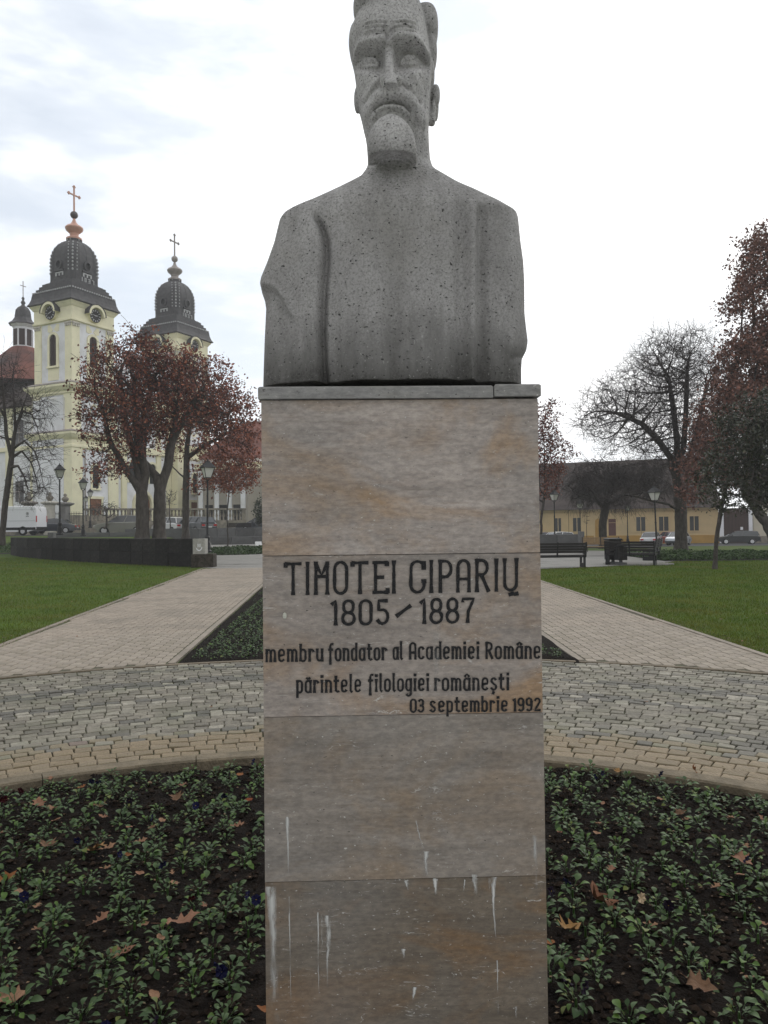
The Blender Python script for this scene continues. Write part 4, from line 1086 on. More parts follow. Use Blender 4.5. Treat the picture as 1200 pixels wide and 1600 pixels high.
        b.build('plaster_panel', m_whi, tw)
    b = MB(); b.T = w.T; b.tube((3.52, -1.6, -.5), (3.52, -1.6, Zw(11.2)), .07, n=6); b.build('downpipe', m_tin, tw)
    # roof skirt, steps, dome
    rf = MB(); rf.T = w.T
    rf.ring(lambda h: sq(h), [(3.74, Zw(28.36)), (3.78, Zw(28.44)), (3.58, Zw(28.75)), (3.43, Zw(29.2)), (3.35, Zw(29.75)), (3.3, Zw(30.05)), (3.05, Zw(30.06)), (3.05, Zw(30.42)), (2.8, Zw(30.43)), (2.8, Zw(30.8)), (2.55, Zw(30.81)), (2.55, Zw(31.15)), (2.3, Zw(31.16)), (2.3, Zw(31.3))])
    sk = cpart(rf, 'skirt_roof', m_slate)
    d = MB(); d.T = w.T
    prof = [(2.22, 31.3), (2.14, 31.5), (2.14, 34.0), (2.10, 34.6), (2.0, 35.1), (1.83, 35.6), (1.58, 36.05), (1.27, 36.4), (.95, 36.6), (.80, 36.66), (.80, 37.0), (.60, 37.02)]
    def dome_poly(h): return sq(h, .50 if h > 1.2 else h*.42)
    d.ring(dome_poly, [(h, Zw(z)) for h, z in prof]); dm = cpart(d, 'dome', m_slate)
    # ribs and standing seams
    b = MB(); b.T = w.T
    for (ux, uy, vx, vy) in ((1, 0, 0, 1), (0, -1, 1, 0), (-1, 0, 0, 1), (0, 1, 1, 0)):
        for t in (-1.1, 0, 1.1):
            for (h0, z0), (h1, z1) in zip(prof[1:9], prof[2:10]):
                k0 = min(1, h0/2.14); k1 = min(1, h1/2.14)
                b.tube((ux*h0+vx*t*k0, uy*h0+vy*t*k0, Zw(z0)), (ux*h1+vx*t*k1, uy*h1+vy*t*k1, Zw(z1)), .035, n=4)
    b.build('roof_seam', m_slate, dm)['kind'] = 'stuff'
    st = MB(); st.T = w.T
    zz = 32.6
    def hw_at(z): return float(np.interp(z, [p[1] for p in prof[1:10]], [p[0] for p in prof[1:10]]))
    while zz < 36.5:
        h = hw_at(zz)
        ch = .50 if h > 1.2 else h*.42
        for sx in (-1, 1):
            for sy in (-1, 1):
                for (x, y) in ((sx*(h-ch/2+.02), sy*(h-ch/2+.02)), (sx*(h-ch-.16), sy*(h+.03)), (sx*(h+.03), sy*(h-ch-.16))):
                    r = .075 if abs(x) != abs(y) else .12
                    st.lathe([(r*.7, Zw(zz)-r), (r, Zw(zz)), (r*.7, Zw(zz)+r)], 5, x, y)
        zz += .44
    for k in range(-9, 10):
        for sx, sy in ((1, 0), (0, -1), (-1, 0), (0, 1)):
            t = k*.35
            if abs(t) < 3.3: st.cbox(((sx*3.36+(0 if sx else t)), (sy*3.36+(0 if sy else t)), Zw(29.93)), (.15, .15, .16))
    for k in range(10):
        a = 2*math.pi*k/10; st.cbox((.78*math.cos(a), .78*math.sin(a), Zw(36.85)), (.14, .14, .16))
    o = st.build('studs', m_stud, dm); o['kind'] = 'stuff'
    for side in ('x', 'y'):
        F = face_xf(oy, side, 2.14)
        b = MB(); b.T = F; b.prism([(.34*math.cos(2*math.pi*i/18), Zw(33.35)+.40*math.sin(2*math.pi*i/18)) for i in range(18)], 0, .10, 'y'); b.build('oculus', m_dark, dm)
        b = MB(); b.T = F; v = []; f = []; n = 18
        for i in range(n):
            a = 2*math.pi*i/n
            for r, q in ((.36, .02), (.36, .26), (.54, .22), (.56, 0)): v.append((r*math.cos(a), q, Zw(33.35)+r*1.15*math.sin(a)))
        for i in range(n):
            for k in range(3): f.append((i*4+k, ((i+1) % n)*4+k, ((i+1) % n)*4+k+1, i*4+k+1))
        b.add(v, f); b.box((-.72, 0, Zw(32.55)), (.72, .2, Zw(32.72))); b.build('oculus_frame', m_slate, dm)
        b = MB(); b.T = F
        for s in (-1, 0, 1): b.box((s*.55-.10, .01, Zw(32.0)), (s*.55+.10, .10, Zw(32.38)))
        b.box((-.62, .01, Zw(32.32)), (.62, .105, Zw(32.44)))
        b.build('metal_ornament', m_stud, dm)['kind'] = 'stuff'
        if side == 'x':
            for q, ch in enumerate('1837'):
                b = MB(); b.T = F
                x0 = -1.05+q*.58; z0 = Zw(31.38); wv, hv, t = .30, .50, .075
                segs = {'a': ((0, hv-t), (wv, hv)), 'b': ((wv-t, hv/2), (wv, hv)), 'c': ((wv-t, 0), (wv, hv/2)), 'd': ((0, 0), (wv, t)), 'e': ((0, 0), (t, hv/2)), 'f': ((0, hv/2), (t, hv)), 'g': ((0, hv/2-t/2), (wv, hv/2+t/2))}
                for s in SEG[ch]:
                    (a0, c0), (a1, c1) = segs[s]; e_ = .003*'abcdefg'.index(s); b.box((x0+a0, .02, z0+c0), (x0+a1, .13+e_, z0+c1))
                b.build('year_numeral', m_stud, dm)
    b = MB(); b.T = w.T
    b.lathe([(.95, Zw(36.95)), (.95, Zw(37.15)), (.7, Zw(37.25)), (.50, Zw(37.45)), (.55, Zw(37.75)), (1.0, Zw(38.15)), (1.08, Zw(38.4)), (.95, Zw(38.6)), (.5, Zw(38.85)), (.25, Zw(39.2)), (.12, Zw(39.65))], 12 if not mirror else 16)
    fin = cpart(b, 'finial', finial_mat); smooth_angle(fin, 35)
    b = MB(); b.T = w.T; b.lathe([(.08, Zw(39.55))]+[(.46*math.sin(math.pi*i/10), Zw(40.05)-.46*math.cos(math.pi*i/10)) for i in range(1, 10)]+[(.06, Zw(40.5))], 14)
    o = b.build('ball', M_ball if not mirror else m_tin, fin, True)
    b = MB(); b.T = w.T
    b.cbox((0, 0, Zw(41.95)), (.15, .15, 3.0)); b.cbox((0, 0, Zw(42.5)), (.14, 1.5, .15))
    for (y_, z_) in ((-.78, 42.5), (.78, 42.5), (0, 43.5)):
        for dy, dz in ((0, .12), (0, -.12), (.12, 0), (-.12, 0)): b.cbox((0, y_+dy, Zw(z_)+dz), (.16, .14, .14))
    b.build('cross', finial_mat if not mirror else m_tin, fin)
    return tw
for_dp = None
M_cap = M('stucco_capital', (.50, .47, .42), .9, var=.2, scale=3)
M_ball = M('dark_metal_ball', (.08, .07, .07), .5, var=.2, metal=.3)
tower(0, m_copper)
tower(17.6, m_tin, True)
# facade between and beside the towers (front is local +x)
b = MB()
b.prism([(-3.6, -1), (21, -1), (21, Zw(19.2)), (14.5, Zw(19.2)), (13, Zw(22)), (8.8, Zw(24.2)), (4.5, Zw(22)), (3, Zw(19.2)), (-3.6, Zw(17))][::-1], -3.0, 2.2, 'x')
fw = cpart(b, 'facade_wall', m_whi)
def fpart(fn, name, mt):
    b = MB(); b.T = Matrix(((0, 1, 0, 2.2), (1, 0, 0, 0), (0, 0, 1, 0), (0, 0, 0, 1))); fn(b); return b.build(name, mt, fw)
for y0 in (3.6, 5.2, 11.3, 13.2): fpart(lambda b: b.box((y0, 0, -.5), (y0+.8, .22, Zw(17.6))), 'pilaster', m_yel)
fpart(lambda b: b.box((3.3, 0, Zw(17.6)), (14.3, .7, Zw(18.5))), 'cornice', m_yel)
fpart(lambda b: b.box((3.3, 0, Zw(11.4)), (14.3, .45, Zw(12.2))), 'cornice', m_yel)
fpart(lambda b: b.prism([(p[0]+8.8, p[1]) for p in archpts(2.6, -.5, Zw(6.2))], 0, .06, 'y'), 'portal_door', m_door)
def _pd(b): b.T = b.T @ Matrix.Translation((8.8, 0, 0)); archband(b, 2.64, -.5, Zw(6.25), .4, 0, .4, True)
fpart(_pd, 'portal_frame', m_yel)
for yc_ in (7.0, 10.6): 
    fpart(lambda b: b.prism([(p[0]+yc_, p[1]) for p in archpts(1.2, Zw(7.6), Zw(10.2))], 0, .05, 'y'), 'window', m_dark)
    def _w(b): b.T = b.T @ Matrix.Translation((yc_, 0, 0)); archband(b, 1.22, Zw(7.6), Zw(10.22), .28, 0, .18, True)
    fpart(_w, 'window_frame', m_yel)
# tower doors on the facade side
for oy in (0, 17.6):
    b = MB(); b.T = face_xf(oy, 'x', 3.38); b.box((-.85, .02, -.6), (.85, .07, Zw(5.3))); b.build('door', m_door, church)
    b = MB(); b.T = face_xf(oy, 'x', 3.38); b.box((-1.15, .01, Zw(5.3)), (1.15, .16, Zw(5.6))); b.box((-1.12, .012, -.6), (-.87, .13, Zw(5.3))); b.box((.87, .012, -.6), (1.12, .13, Zw(5.3))); b.build('door_frame', m_yel, church)
# nave behind the left tower, local -x
b = MB(); b.box((-34, -1.2, -1), (-3.2, 17, Zw(17.0))); nv = cpart(b, 'nave_wall', m_whi)
b = MB(); b.box((-34.2, -1.65, Zw(16.3)), (-3.3, -1.2, Zw(17.1))); b.build('cornice', m_yel, nv); b = MB(); b.box((-34.2, -1.45, Zw(11.6)), (-3.4, -1.2, Zw(12.1)))
b.build('cornice', m_yel, nv)
for x0 in (-5.6, -10.8, -16.2, -22, -28): 
    b = MB(); b.box((x0, -1.4, -1), (x0+1.2, -1.2, Zw(16.3))); b.build('pilaster', m_yel, nv)
for x0 in (-8.4, -13.6, -19.4, -25.3):
    for z0, z1 in ((5.2, 7.8), (12.4, 15.4)):
        b = MB(); b.box((x0-.75, -1.24, Zw(z0)), (x0+.75, -1.19, Zw(z1))); b.build('window', m_pane, nv)
        b = MB(); b.box((x0-.06, -1.28, Zw(z0)), (x0+.06, -1.24, Zw(z1))); b.box((x0-.75, -1.277, Zw((z0+z1)/2)-.05), (x0+.75, -1.243, Zw((z0+z1)/2)+.05)); b.build('window_bars', m_tin, nv)
# hipped roof rising to the lantern
apex = (-19.0, 7.6, Zw(27.2))
b = MB(); e0, e1, e2, e3 = (-34.8, -2.0, Zw(16.95)), (-3.0, -2.0, Zw(16.95)), (-3.0, 17.6, Zw(16.95)), (-34.8, 17.6, Zw(16.95))
r0, r1 = (-3.4, 7.8, Zw(23.6)), apex
b.add([e0, e1, e2, e3, r0, apex, (-24, 7.8, Zw(25.5))], [(0, 1, 4, 5), (2, 3, 6, 5), (1, 2, 4), (3, 0, 6), (0, 5, 6), (2, 5, 4), (0, 3, 2, 1)])
rf = cpart(b, 'nave_roof', m_tile_dk)
b = MB(); b.T = Matrix.Translation((-19.0, 7.6, 0)); b.lathe([(7.6, Zw(21.9)), (4.6, Zw(24.6)), (1.55, Zw(27.5))], 8, rot=R_(22.5)); b.build('crossing_roof', m_tile, church)
b = MB(); b.T = Matrix.Translation((-19.0, 7.6, 0)); b.lathe([(1.5, Zw(26.9)), (1.45, Zw(27.3)), (1.36, Zw(27.35)), (1.36, Zw(30.3)), (1.6, Zw(30.5)), (1.75, Zw(30.75)), (1.5, Zw(30.8))], 8, rot=R_(22.5)); lan = cpart(b, 'lantern', m_whi)
b = MB()
for k in range(8):
    a = R_(45*k); b.T = Matrix.Translation((-19.0, 7.6, 0)) @ Matrix.Rotation(a, 4, 'Z'); b.box((1.22, -.38, Zw(27.7)), (1.285, .38, Zw(30.0)))
b.build('lantern_shutters', m_shut, lan)
b = MB(); b.T = Matrix.Translation((-19.0, 7.6, 0)); b.lathe([(1.95, Zw(30.72)), (1.95, Zw(30.8)), (1.45, Zw(31.2)), (1.15, Zw(31.7)), (1.08, Zw(32.3)), (1.0, Zw(32.8)), (.72, Zw(33.2)), (.3, Zw(33.5)), (.2, Zw(33.7)), (.34, Zw(33.95)), (.2, Zw(34.2)), (.12, Zw(34.35)), (.22, Zw(34.55)), (.12, Zw(34.75)), (.04, Zw(34.8))], 8, rot=R_(22.5)); lc = b.build('lantern_cap', m_slate, lan)
b = MB(); b.T = Matrix.Translation((-19.0, 7.6, 0)); b.cbox((0, 0, Zw(35.9)), (.08, .08, 2.3)); b.cbox((0, 0, Zw(36.35)), (.08, .95, .08)); b.build('cross', m_tin, lan)

# ---- buildings right of the church
def bld(name, label, loc, rz): 
    o = empty(name, loc, rz); tag(o, label, 'building'); return o
hb = bld('house', 'pale yellow house with a red tiled roof just left of the pedestal', (-24.5, 108, .9), R_(-12))
b = MB(); b.box((-2, 0, -1), (24, 14, 10.4)); wl = b.build('wall', m_yel, hb)
b = MB(); b.box((-2.05, -.06, -1), (24, 0, 2.6)); b.build('plinth', M('warm_yellow_plinth', (.62, .47, .16), .9, var=.1), wl)
b = MB(); b.add([(-2.6, -.7, 10.4), (24.6, -.7, 10.4), (24.6, 14.6, 10.4), (-2.6, 14.6, 10.4), (3, 7, 16.6), (19, 7, 16.6)], [(0, 1, 5, 4), (1, 2, 5), (2, 3, 4, 5), (3, 0, 4), (0, 3, 2, 1)]); b.build('roof', m_tile, hb)
b = MB(); b.box((-2.4, -.35, 9.9), (24.4, 0, 10.4)); b.build('cornice', m_whi, hb)
b = MB(); b.box((-2.2, -.2, 5.3), (24.2, 0, 5.6)); b.build('cornice', m_whi, hb)
for i in range(6):
    for z in (6.4, 3.0):
        x = 1+i*3.6
        b = MB(); b.box((x-.6, -.05, z), (x+.6, -.01, z+2.0)); wd_ = b.build('window', m_pane, hb)
        b = MB(); b.box((x-.75, -.09, z-.15), (x+.75, -.051, z)); b.box((x-.75, -.09, z+2), (x+.75, -.051, z+2.15)); b.box((x-.75, -.088, z), (x-.6, -.052, z+2)); b.box((x+.6, -.088, z), (x+.75, -.052, z+2)); b.box((x-.04, -.087, z), (x+.04, -.05, z+2)); b.box((x-.6, -.086, z+1.1), (x+.6, -.049, z+1.18)); b.build('window_frame', m_whi, wd_)
hb2 = bld('house', 'grey portal building with white columns between the church and the yellow house', (-24.6, 101, .9), R_(-14))
b = MB(); b.box((0, 0, -1), (7.2, 8, 8.5)); b.build('wall', M('grey_brown_plaster', (.33, .30, .26), .9, var=.1, scale=.7), hb2)
b = MB(); b.box((-.2, -.3, 8.5), (7.4, 8.2, 9.2)); b.build('cornice', m_yel, hb2)
for x in (.3, 2.6, 4.4, 6.3): b = MB(); b.box((x, -.2, -1), (x+.6, 0, 8.4)); b.build('pilaster', m_whi, hb2)
for x in (1.2, 3.2, 5.2): b = MB(); b.box((x, -.03, .6), (x+1.1, .0, 3.8)); b.build('window', m_dark, hb2)

# ---- stone balustrade and gate pillars in front of the church
def line_items(px0, px1, Y0, Y1, n): return [((lambda p: (p[0], p[1]))(P(px0+(px1-px0)*i/(n-1), 820, Y0+(Y1-Y0)*i/(n-1)))) for i in range(n)]
bal = empty('balustrade'); tag(bal, 'weathered stone balustrade running in front of the church', 'balustrade')
pts = line_items(131, 384, 78, 84, 2); (xa, ya), (xb, yb) = pts
L = math.hypot(xb-xa, yb-ya); an = math.atan2(yb-ya, xb-xa); bal.location = (xa, ya, 1.15); bal.rotation_euler = (0, 0, an)
b = MB(); b.box((0, -.25, -1), (L, .25, 1.35)); b.build('base_wall', m_sand, bal)
b = MB(); b.box((0, -.28, 2.45), (L, .28, 2.65)); b.build('handrail', m_sand, bal)
bp = MB(); bp.lathe([(.10, 1.35), (.10, 1.5), (.06, 1.55), (.13, 1.85), (.06, 2.2), (.10, 2.3), (.10, 2.45)], 6); bm_ = mesh('baluster', bp.v, bp.f, True, bp.c); bm_.materials.append(m_sand)
k = .4
while k < L:
    if int(k*10) % 40 < 4:
        b = MB(); b.box((k-.2, -.3, 1.35), (k+.2, .3, 2.45)); b.build('pier', m_sand, bal)
    else: link('baluster', bm_, None, bal, (k, 0, 0))
    k += .36
for i, (px, h) in enumerate(((45, 3.0), (78, 3.0), (102, 2.9))):
    p = P(px, 812, 77+i*.6)
    g = empty('gate_pillar', (p[0], p[1], 1.15), R_(-20)); tag(g, ('weathered stone pillar with an urn behind the white van', 'pale stone pillar with an urn between van and church', 'grey stone pillar with an urn beside the church tower')[i], 'pillar', 'stone gate pillars by the church')
    b = MB(); b.ring(lambda q: sq(q), [(.42, -.5), (.42, .35), (.34, .4), (.34, h), (.5, h+.12), (.62, h+.2), (.62, h+.32), (.3, h+.42)]); b.build('shaft', M('pillar_stone_%d' % i, [(.25, .23, .2), (.5, .48, .42), (.2, .195, .185)][i], .9, var=.25, scale=1.2), g)
    b = MB(); b.lathe([(.12, h+.4), (.3, h+.6), (.38, h+.75), (.2, h+.95), (.1, h+1.0), (.2, h+1.15), (.05, h+1.3)], 10); b.build('urn', m_sand, g, True)
fn = empty('iron_fence', (*P(0, 812, 77.5)[:2], 1.15), R_(6)); tag(fn, 'grey iron railing between the stone gate pillars', 'fence')
FL = P(128, 812, 78)[0]-P(0, 812, 77.5)[0]
for z in (.5, 2.1): b = MB(); b.box((-6, -.03, z), (FL, .03, z+.06)); b.build('rail', m_iron, fn)
b = MB()
for i in range(int((FL+6)/.16)): b.box((-6+i*.16, -.015, .1), (-6+i*.16+.03, .015, 2.35))
o = b.build('bars', m_iron, fn); o['kind'] = 'stuff'
b = MB(); b.box((-6, -.12, -.8), (FL, .12, .45)); b.build('base_wall', m_sand, fn)

# ---- long ochre building on the right
GR = R_(23)
ob_o = P(1123, 830, 92.5); OB = (ob_o[0], 92.5, -.85)
ob = bld('long_building', 'long low ochre building with a big dark brown roof behind the bare trees', OB, math.pi-GR+0)
# local +x runs left along the wall; +y points away from us after the flip -> build with -y as the back
def wx(px):
    d = ray(px, 830); dx, dy = -math.cos(GR), math.sin(GR)
    # solve CAM + t d = OB + s (dx,dy)
    t = (OB[0]*dy-OB[1]*dx)/(d[0]*dy-d[1]*dx); return ((CAM[0]+t*d[0]-OB[0])*dx+(CAM[1]+t*d[1]-OB[1])*dy)
LW = wx(760)
b = MB(); b.box((0, -11, -.6), (LW, 0, 4.35)); w_ = b.build('wall', m_ochre, ob)
b = MB(); 
for z in [1.35+.37*i for i in range(8)]: b.box((0, .0, z), (LW, .035, z+.31))
b.build('rusticated_bands', m_ochre, w_)
b = MB(); b.box((-.05, 0, -.6), (LW, .07, 1.0)); b.build('plinth', m_ochre2, w_)
b = MB(); b.box((-.3, -.2, 4.1), (LW+.3, .35, 4.4)); b.build('eaves_cornice', m_ochre, w_)
b = MB(); b.add([(-.6, .75, 4.35), (LW+.6, .75, 4.35), (LW+.6, -11.6, 4.35), (-.6, -11.6, 4.35), (1.5, -5.4, 10.9), (LW+.6, -5.4, 10.9)], [(0, 1, 5, 4), (2, 3, 4, 5), (3, 0, 4), (1, 2, 5), (0, 3, 2, 1)][:]); rf_ = b.build('roof', m_tile_dk, ob)
b = MB()
for i in range(int(LW/.9)):
    x = .4+i*.9; b.add([(x, .78, 4.42), (x+.05, .78, 4.42), (x+.05+(0 if x > 2.2 else 0), -5.35, 10.97), (max(x, 1.5), -5.35, 10.97)], [(0, 1, 2, 3)])
for a0, a1, kind in ((867.6, 877, 'w'), (895.6, 908, 'w'), (930, 941, 'n'), (951, 962.5, 'd'), (994.5, 1008.5, 'w'), (1030, 1044.7, 'w'), (1078, 1092, 'w')):
    x1, x0 = wx(a0), wx(a1)
    if kind == 'w':
        b = MB(); b.box((x0, .036, 1.55), (x1, .05, 3.3)); wd_ = b.build('window', m_pane, ob)
        b = MB(); b.box((x0-.09, .037, 1.45), (x1+.09, .12, 1.55)); b.box((x0-.09, .038, 3.3), (x1+.09, .09, 3.4)); b.box((x0-.09, .038, 1.55), (x0, .09, 3.3)); b.box((x1, .038, 1.55), (x1+.09, .09, 3.3)); b.box(((x0+x1)/2-.04, .05, 1.55), ((x0+x1)/2+.04, .075, 3.3)); b.build('window_frame', m_ochre, wd_)
    elif kind == 'n':
        b = MB(); b.prism([(p[0]+(x0+x1)/2, p[1]) for p in archpts(x1-x0, .1, 3.2)], .036, .045, 'y'); b.build('niche', m_ochre2, ob)
        b = MB(); b.T = Matrix.Translation(((x0+x1)/2, 0, 0)); archband(b, x1-x0, .1, 3.22, .16, .036, .13, True); b.build('niche_surround', m_ochre, ob)
    else:
        b = MB(); b.box((x0, .036, -.3), (x1, .05, 2.6)); b.box((x0, .036, 2.65), (x1, .06, 3.1)); b.build('door', M('dark_red_door', (.09, .030, .025), .6, var=.2), ob)
# gateway and white building at the far right
gb = bld('gateway', 'white walled gateway with a tall dark brown gate right of the ochre building', (OB[0], OB[1], OB[2]), -GR)
def gx(px): return -wx(px)
b = MB(); b.box((gx(1124.5), -.3, -.6), (gx(1131), .5, 4.6)); b.build('pier', m_whi, gb)
b = MB(); b.box((gx(1131), -.05, -.6), (gx(1170), .1, 4.2)); b.build('gate', M('brown_gate', (.055, .032, .026), .8, var=.25, scale=1, stretch=(5, 1, .4)), gb)
b = MB(); b.box((gx(1157), -.10, 1.6), (gx(1161), -.06, 1.95)); b.build('notice', m_whi, gb)
b = MB(); b.box((gx(1170), -.3, -.6), (gx(1176), .5, 4.6)); b.build('pier', m_whi, gb)
wb = bld('white_building', 'cream building with pale grey panels at the right edge', (OB[0]+gx(1176)*math.cos(GR), OB[1]-gx(1176)*math.sin(GR), OB[2]), -GR)
b = MB(); b.box((.1, 0, -.6), (26, 9, 5.0)); b.build('wall', M('cream_plaster', (.55, .50, .40), .9, var=.08, scale=.7), wb)
for i in range(6): b = MB(); b.box((1.6+i*3.2, -.04, 1.0), (4.0+i*3.2, 0, 3.6)); b.build('panel', m_whi, wb)
b = MB(); b.box((.1, -.08, -.6), (26, 0, .85)); b.build('plinth', m_sand, wb)
b = MB(); b.add([(-.3, -.6, 5), (26.4, -.6, 5), (26.4, 9.6, 5), (-.3, 9.6, 5), (-.3, 4.5, 9), (26.4, 4.5, 9)], [(0, 1, 5, 4), (2, 3, 4, 5), (3, 0, 4), (1, 2, 5), (0, 3, 2, 1)]); b.build('roof', m_tile_dk, wb)

# ================================================================ GRANITE WALLS
gv = [mesh('granite_block', *[(lambda bb: (bb.v, bb.f, False, bb.c))(MB().bbox((-.5, -.22, -.5), (.5, .22, .5), .025, (q, q, q)))][0]) for q in (.75, .95, 1.15, 1.5)]
for m_ in gv: m_.materials.append(m_black)
wall = empty('granite_wall', (-7.71, 32.18, 0)); tag(wall, 'long rough black granite retaining wall of two courses on the left lawn', 'wall')
dx, dy = -24.09+7.71, 50-32.18; L = math.hypot(dx, dy); an = math.atan2(dy, dx)
ncol = 24; cw = L/ncol
for i in range(ncol):
    t = (i+.5)/ncol; bow = -.9*math.sin(math.pi*t)
    x = dx*t+bow*(-dy/L)*-1; y = dy*t+bow*(dx/L)*-1
    slope = math.cos(math.pi*t)*math.pi*-.9/L
    hz = float(ground_z(-7.71+x, 32.18+y))*0
    for c in range(2):
        o = link('granite_block', random.choice(gv), None, wall, (x+random.uniform(-.012, .012), y, .29+c*.605), an-math.atan(slope)*1)
        o.scale = (cw*1.0-.012, 1, .594)
b = MB(); b.box((-.24, -.30, .56), (.26, .24, 1.19)); b.build('end_slab', M('light_granite', (.33, .32, .29), .7, var=.2, scale=12), wall)
b = MB(); b.T = Matrix.Translation((0.02, -.302, .85))
for r0, r1, z in ((.10, .13, 0),):
    v = []; f = []
    for i in range(17):
        a = R_(200+i*10)
        for r in (r0, r1): v.append((r*math.cos(a), 0, r*1.3*math.sin(a)))
    for i in range(16): f.append((i*2, i*2+1, i*2+3, i*2+2))
    b.add(v, f)
b.box((-.06, -.001, -.02), (-.035, .0, .13)); b.box((.035, -.001, -.02), (.06, .0, .13)); b.box((-.012, -.001, 0), (.012, .0, .12))
b.build('carved_emblem', m_whi, wall)
b = MB(); b.bbox((-.30, -.34, -.05), (.62, .30, .555), .03, (2.4, 2.2, 1.9)); b.build('end_block', m_black, wall)
# raised planting inside the wall
n_ = 26; YY = np.linspace(33.4, 64, n_)
def wallx(y): return -7.71-16.38*(y-32.18)/17.82 if y < 50 else -24.3
Xs = []; Zs = []; Ys_ = []
for y in YY:
    xl_ = wallx(y)-.1+(0 if y < 50 else 0); xr_ = -.258*y
    ks = [0, .3, .6, .85, 1.0] if xr_ > xl_ else [0]*5
    top_ = 1.06
    Xs.append([xl_+(xr_-xl_)*k for k in ks]); Ys_.append([y]*5); Zs.append([top_, top_, top_, max(.9, 0), float(ground_z(xr_, y))-.02])
sheet('planter_lawn', np.array(Xs), np.array(Ys_), np.array(Zs), m_grass, label='raised lawn behind the black granite wall')
# grey wall towards the church
gvl = []
for q in (.85, 1.0, 1.15):
    bb_ = MB().bbox((-.5, -.2, -.5), (.5, .2, .5), .02, (q, q, q)); m_ = mesh('granite_slab', bb_.v, bb_.f, False, bb_.c); m_.materials.append(m_grey_gr); gvl.append(m_)
def gwall(label, pxs, Ys, zb, zt, cwid, courses=1, name='low_wall', cat='wall', dark=1.0):
    p0 = P(pxs[0], 840, Ys[0]); p1 = P(pxs[1], 840, Ys[1])
    w = empty(name, (p0[0], p0[1], zb)); tag(w, label, cat)
    dx, dy = p1[0]-p0[0], p1[1]-p0[1]; L = math.hypot(dx, dy); n = max(1, round(L/cwid)); an = math.atan2(dy, dx)
    for i in range(n):
        for c in range(courses):
            h = (zt-zb)/courses
            o = link('granite_slab', random.choice(gvl), None, w, (dx*(i+.5)/n, dy*(i+.5)/n-.0*c, h*(c+.5)), an); o.scale = (L/n-.03, 1, h-.015)
    w.rotation_euler = (0, 0, 0)
    return w
gwall('long low grey granite wall between the plaza and the church street', (196, 426), (63.5, 64.0), .30, 1.66, 1.55)
gwall('darker low step wall in front of the grey granite wall left of the pedestal', (330, 426), (60.5, 61.0), .25, .95, 1.4)
gwall('pale low granite wall seen above the black wall between the lamps', (88, 215), (57, 57), .95, 1.42, 1.9)
gwall('small granite block standing on the lawn behind the black wall', (76, 86), (52, 52), .9, 1.48, .6, name='granite_block_seat', cat='block')
gwall('low grey granite wall behind the bench right of the pedestal', (800, 904), (44.5, 44.5), .0, 1.05, 1.35)
gwall('square granite post at the right end of the low grey wall', (904, 912), (43.2, 43.2), .0, 1.22, .5, name='granite_post', cat='post')
# ================================================================ TREES
def grow(start, attract, step, kill, infl, seed=0, iters=90, jitter=.12, pre=None):
    """space colonisation; returns nodes (N,3) and parents. pre = list of (points) polylines of main limbs"""
    rg = np.random.default_rng(seed)
    nodes = [np.array(start, float)]; par = [-1]
    if pre:
        for k, line in enumerate(pre):
            prev = 0
            if isinstance(line, tuple): prev_pt, line = line; prev = int(np.argmin([np.linalg.norm(n-np.array(prev_pt)) for n in nodes]))
            for p in line:
                p = np.array(p, float); a = nodes[prev]; L = np.linalg.norm(p-a); m = max(1, int(L/step))
                for i in range(1, m+1):
                    nodes.append(a+(p-a)*i/m+(rg.normal(0, .03, 3)*step if i < m else 0)); par.append(prev); prev = len(nodes)-1
    A = np.array(attract, float)
    N = np.array(nodes)
    dmin = np.full(len(A), 1e9); near = np.zeros(len(A), int)
    def upd(idx):
        nonlocal dmin, near
        for s in range(0, len(idx), 400):
            q = idx[s:s+400]; D = np.linalg.norm(A[:, None, :]-N[None, q, :], axis=2); j = D.argmin(1); d = D[np.arange(len(A)), j]
            m = d < dmin; dmin = np.where(m, d, dmin); near = np.where(m, q[j], near)
    upd(np.arange(len(N)))
    for it in range(iters):
        act = dmin < infl
        if not act.any():
            act = dmin < dmin.min()+1e-6
        if not len(A): break
        u = np.unique(near[act]); new = []; npar = []
        dirs = (A[act]-N[near[act]]); dirs /= np.linalg.norm(dirs, axis=1)[:, None]+1e-9
        acc = np.zeros((len(N), 3)); np.add.at(acc, near[act], dirs)
        for k in u:
            d = acc[k]+rg.normal(0, jitter, 3); L = np.linalg.norm(d)
            if L < 1e-6: continue
            new.append(N[k]+d/L*step); npar.append(k)
        if not new: break
        n0 = len(N); N = np.vstack([N, new]); par += npar
        upd(np.arange(n0, len(N)))
        keep = dmin > kill; A = A[keep]; dmin = dmin[keep]; near = near[keep]
        if len(A) == 0 or len(N) > 9000: break
    return N, np.array(par)
def radii(N, par, tip, power, rmax=None):
    n = len(N); r = np.zeros(n); acc = np.zeros(n)
    for i in range(n-1, -1, -1):
        r[i] = max(tip, acc[i]**(1/power)) if acc[i] > 0 else tip
        if par[i] >= 0: acc[par[i]] += r[i]**power
    return r
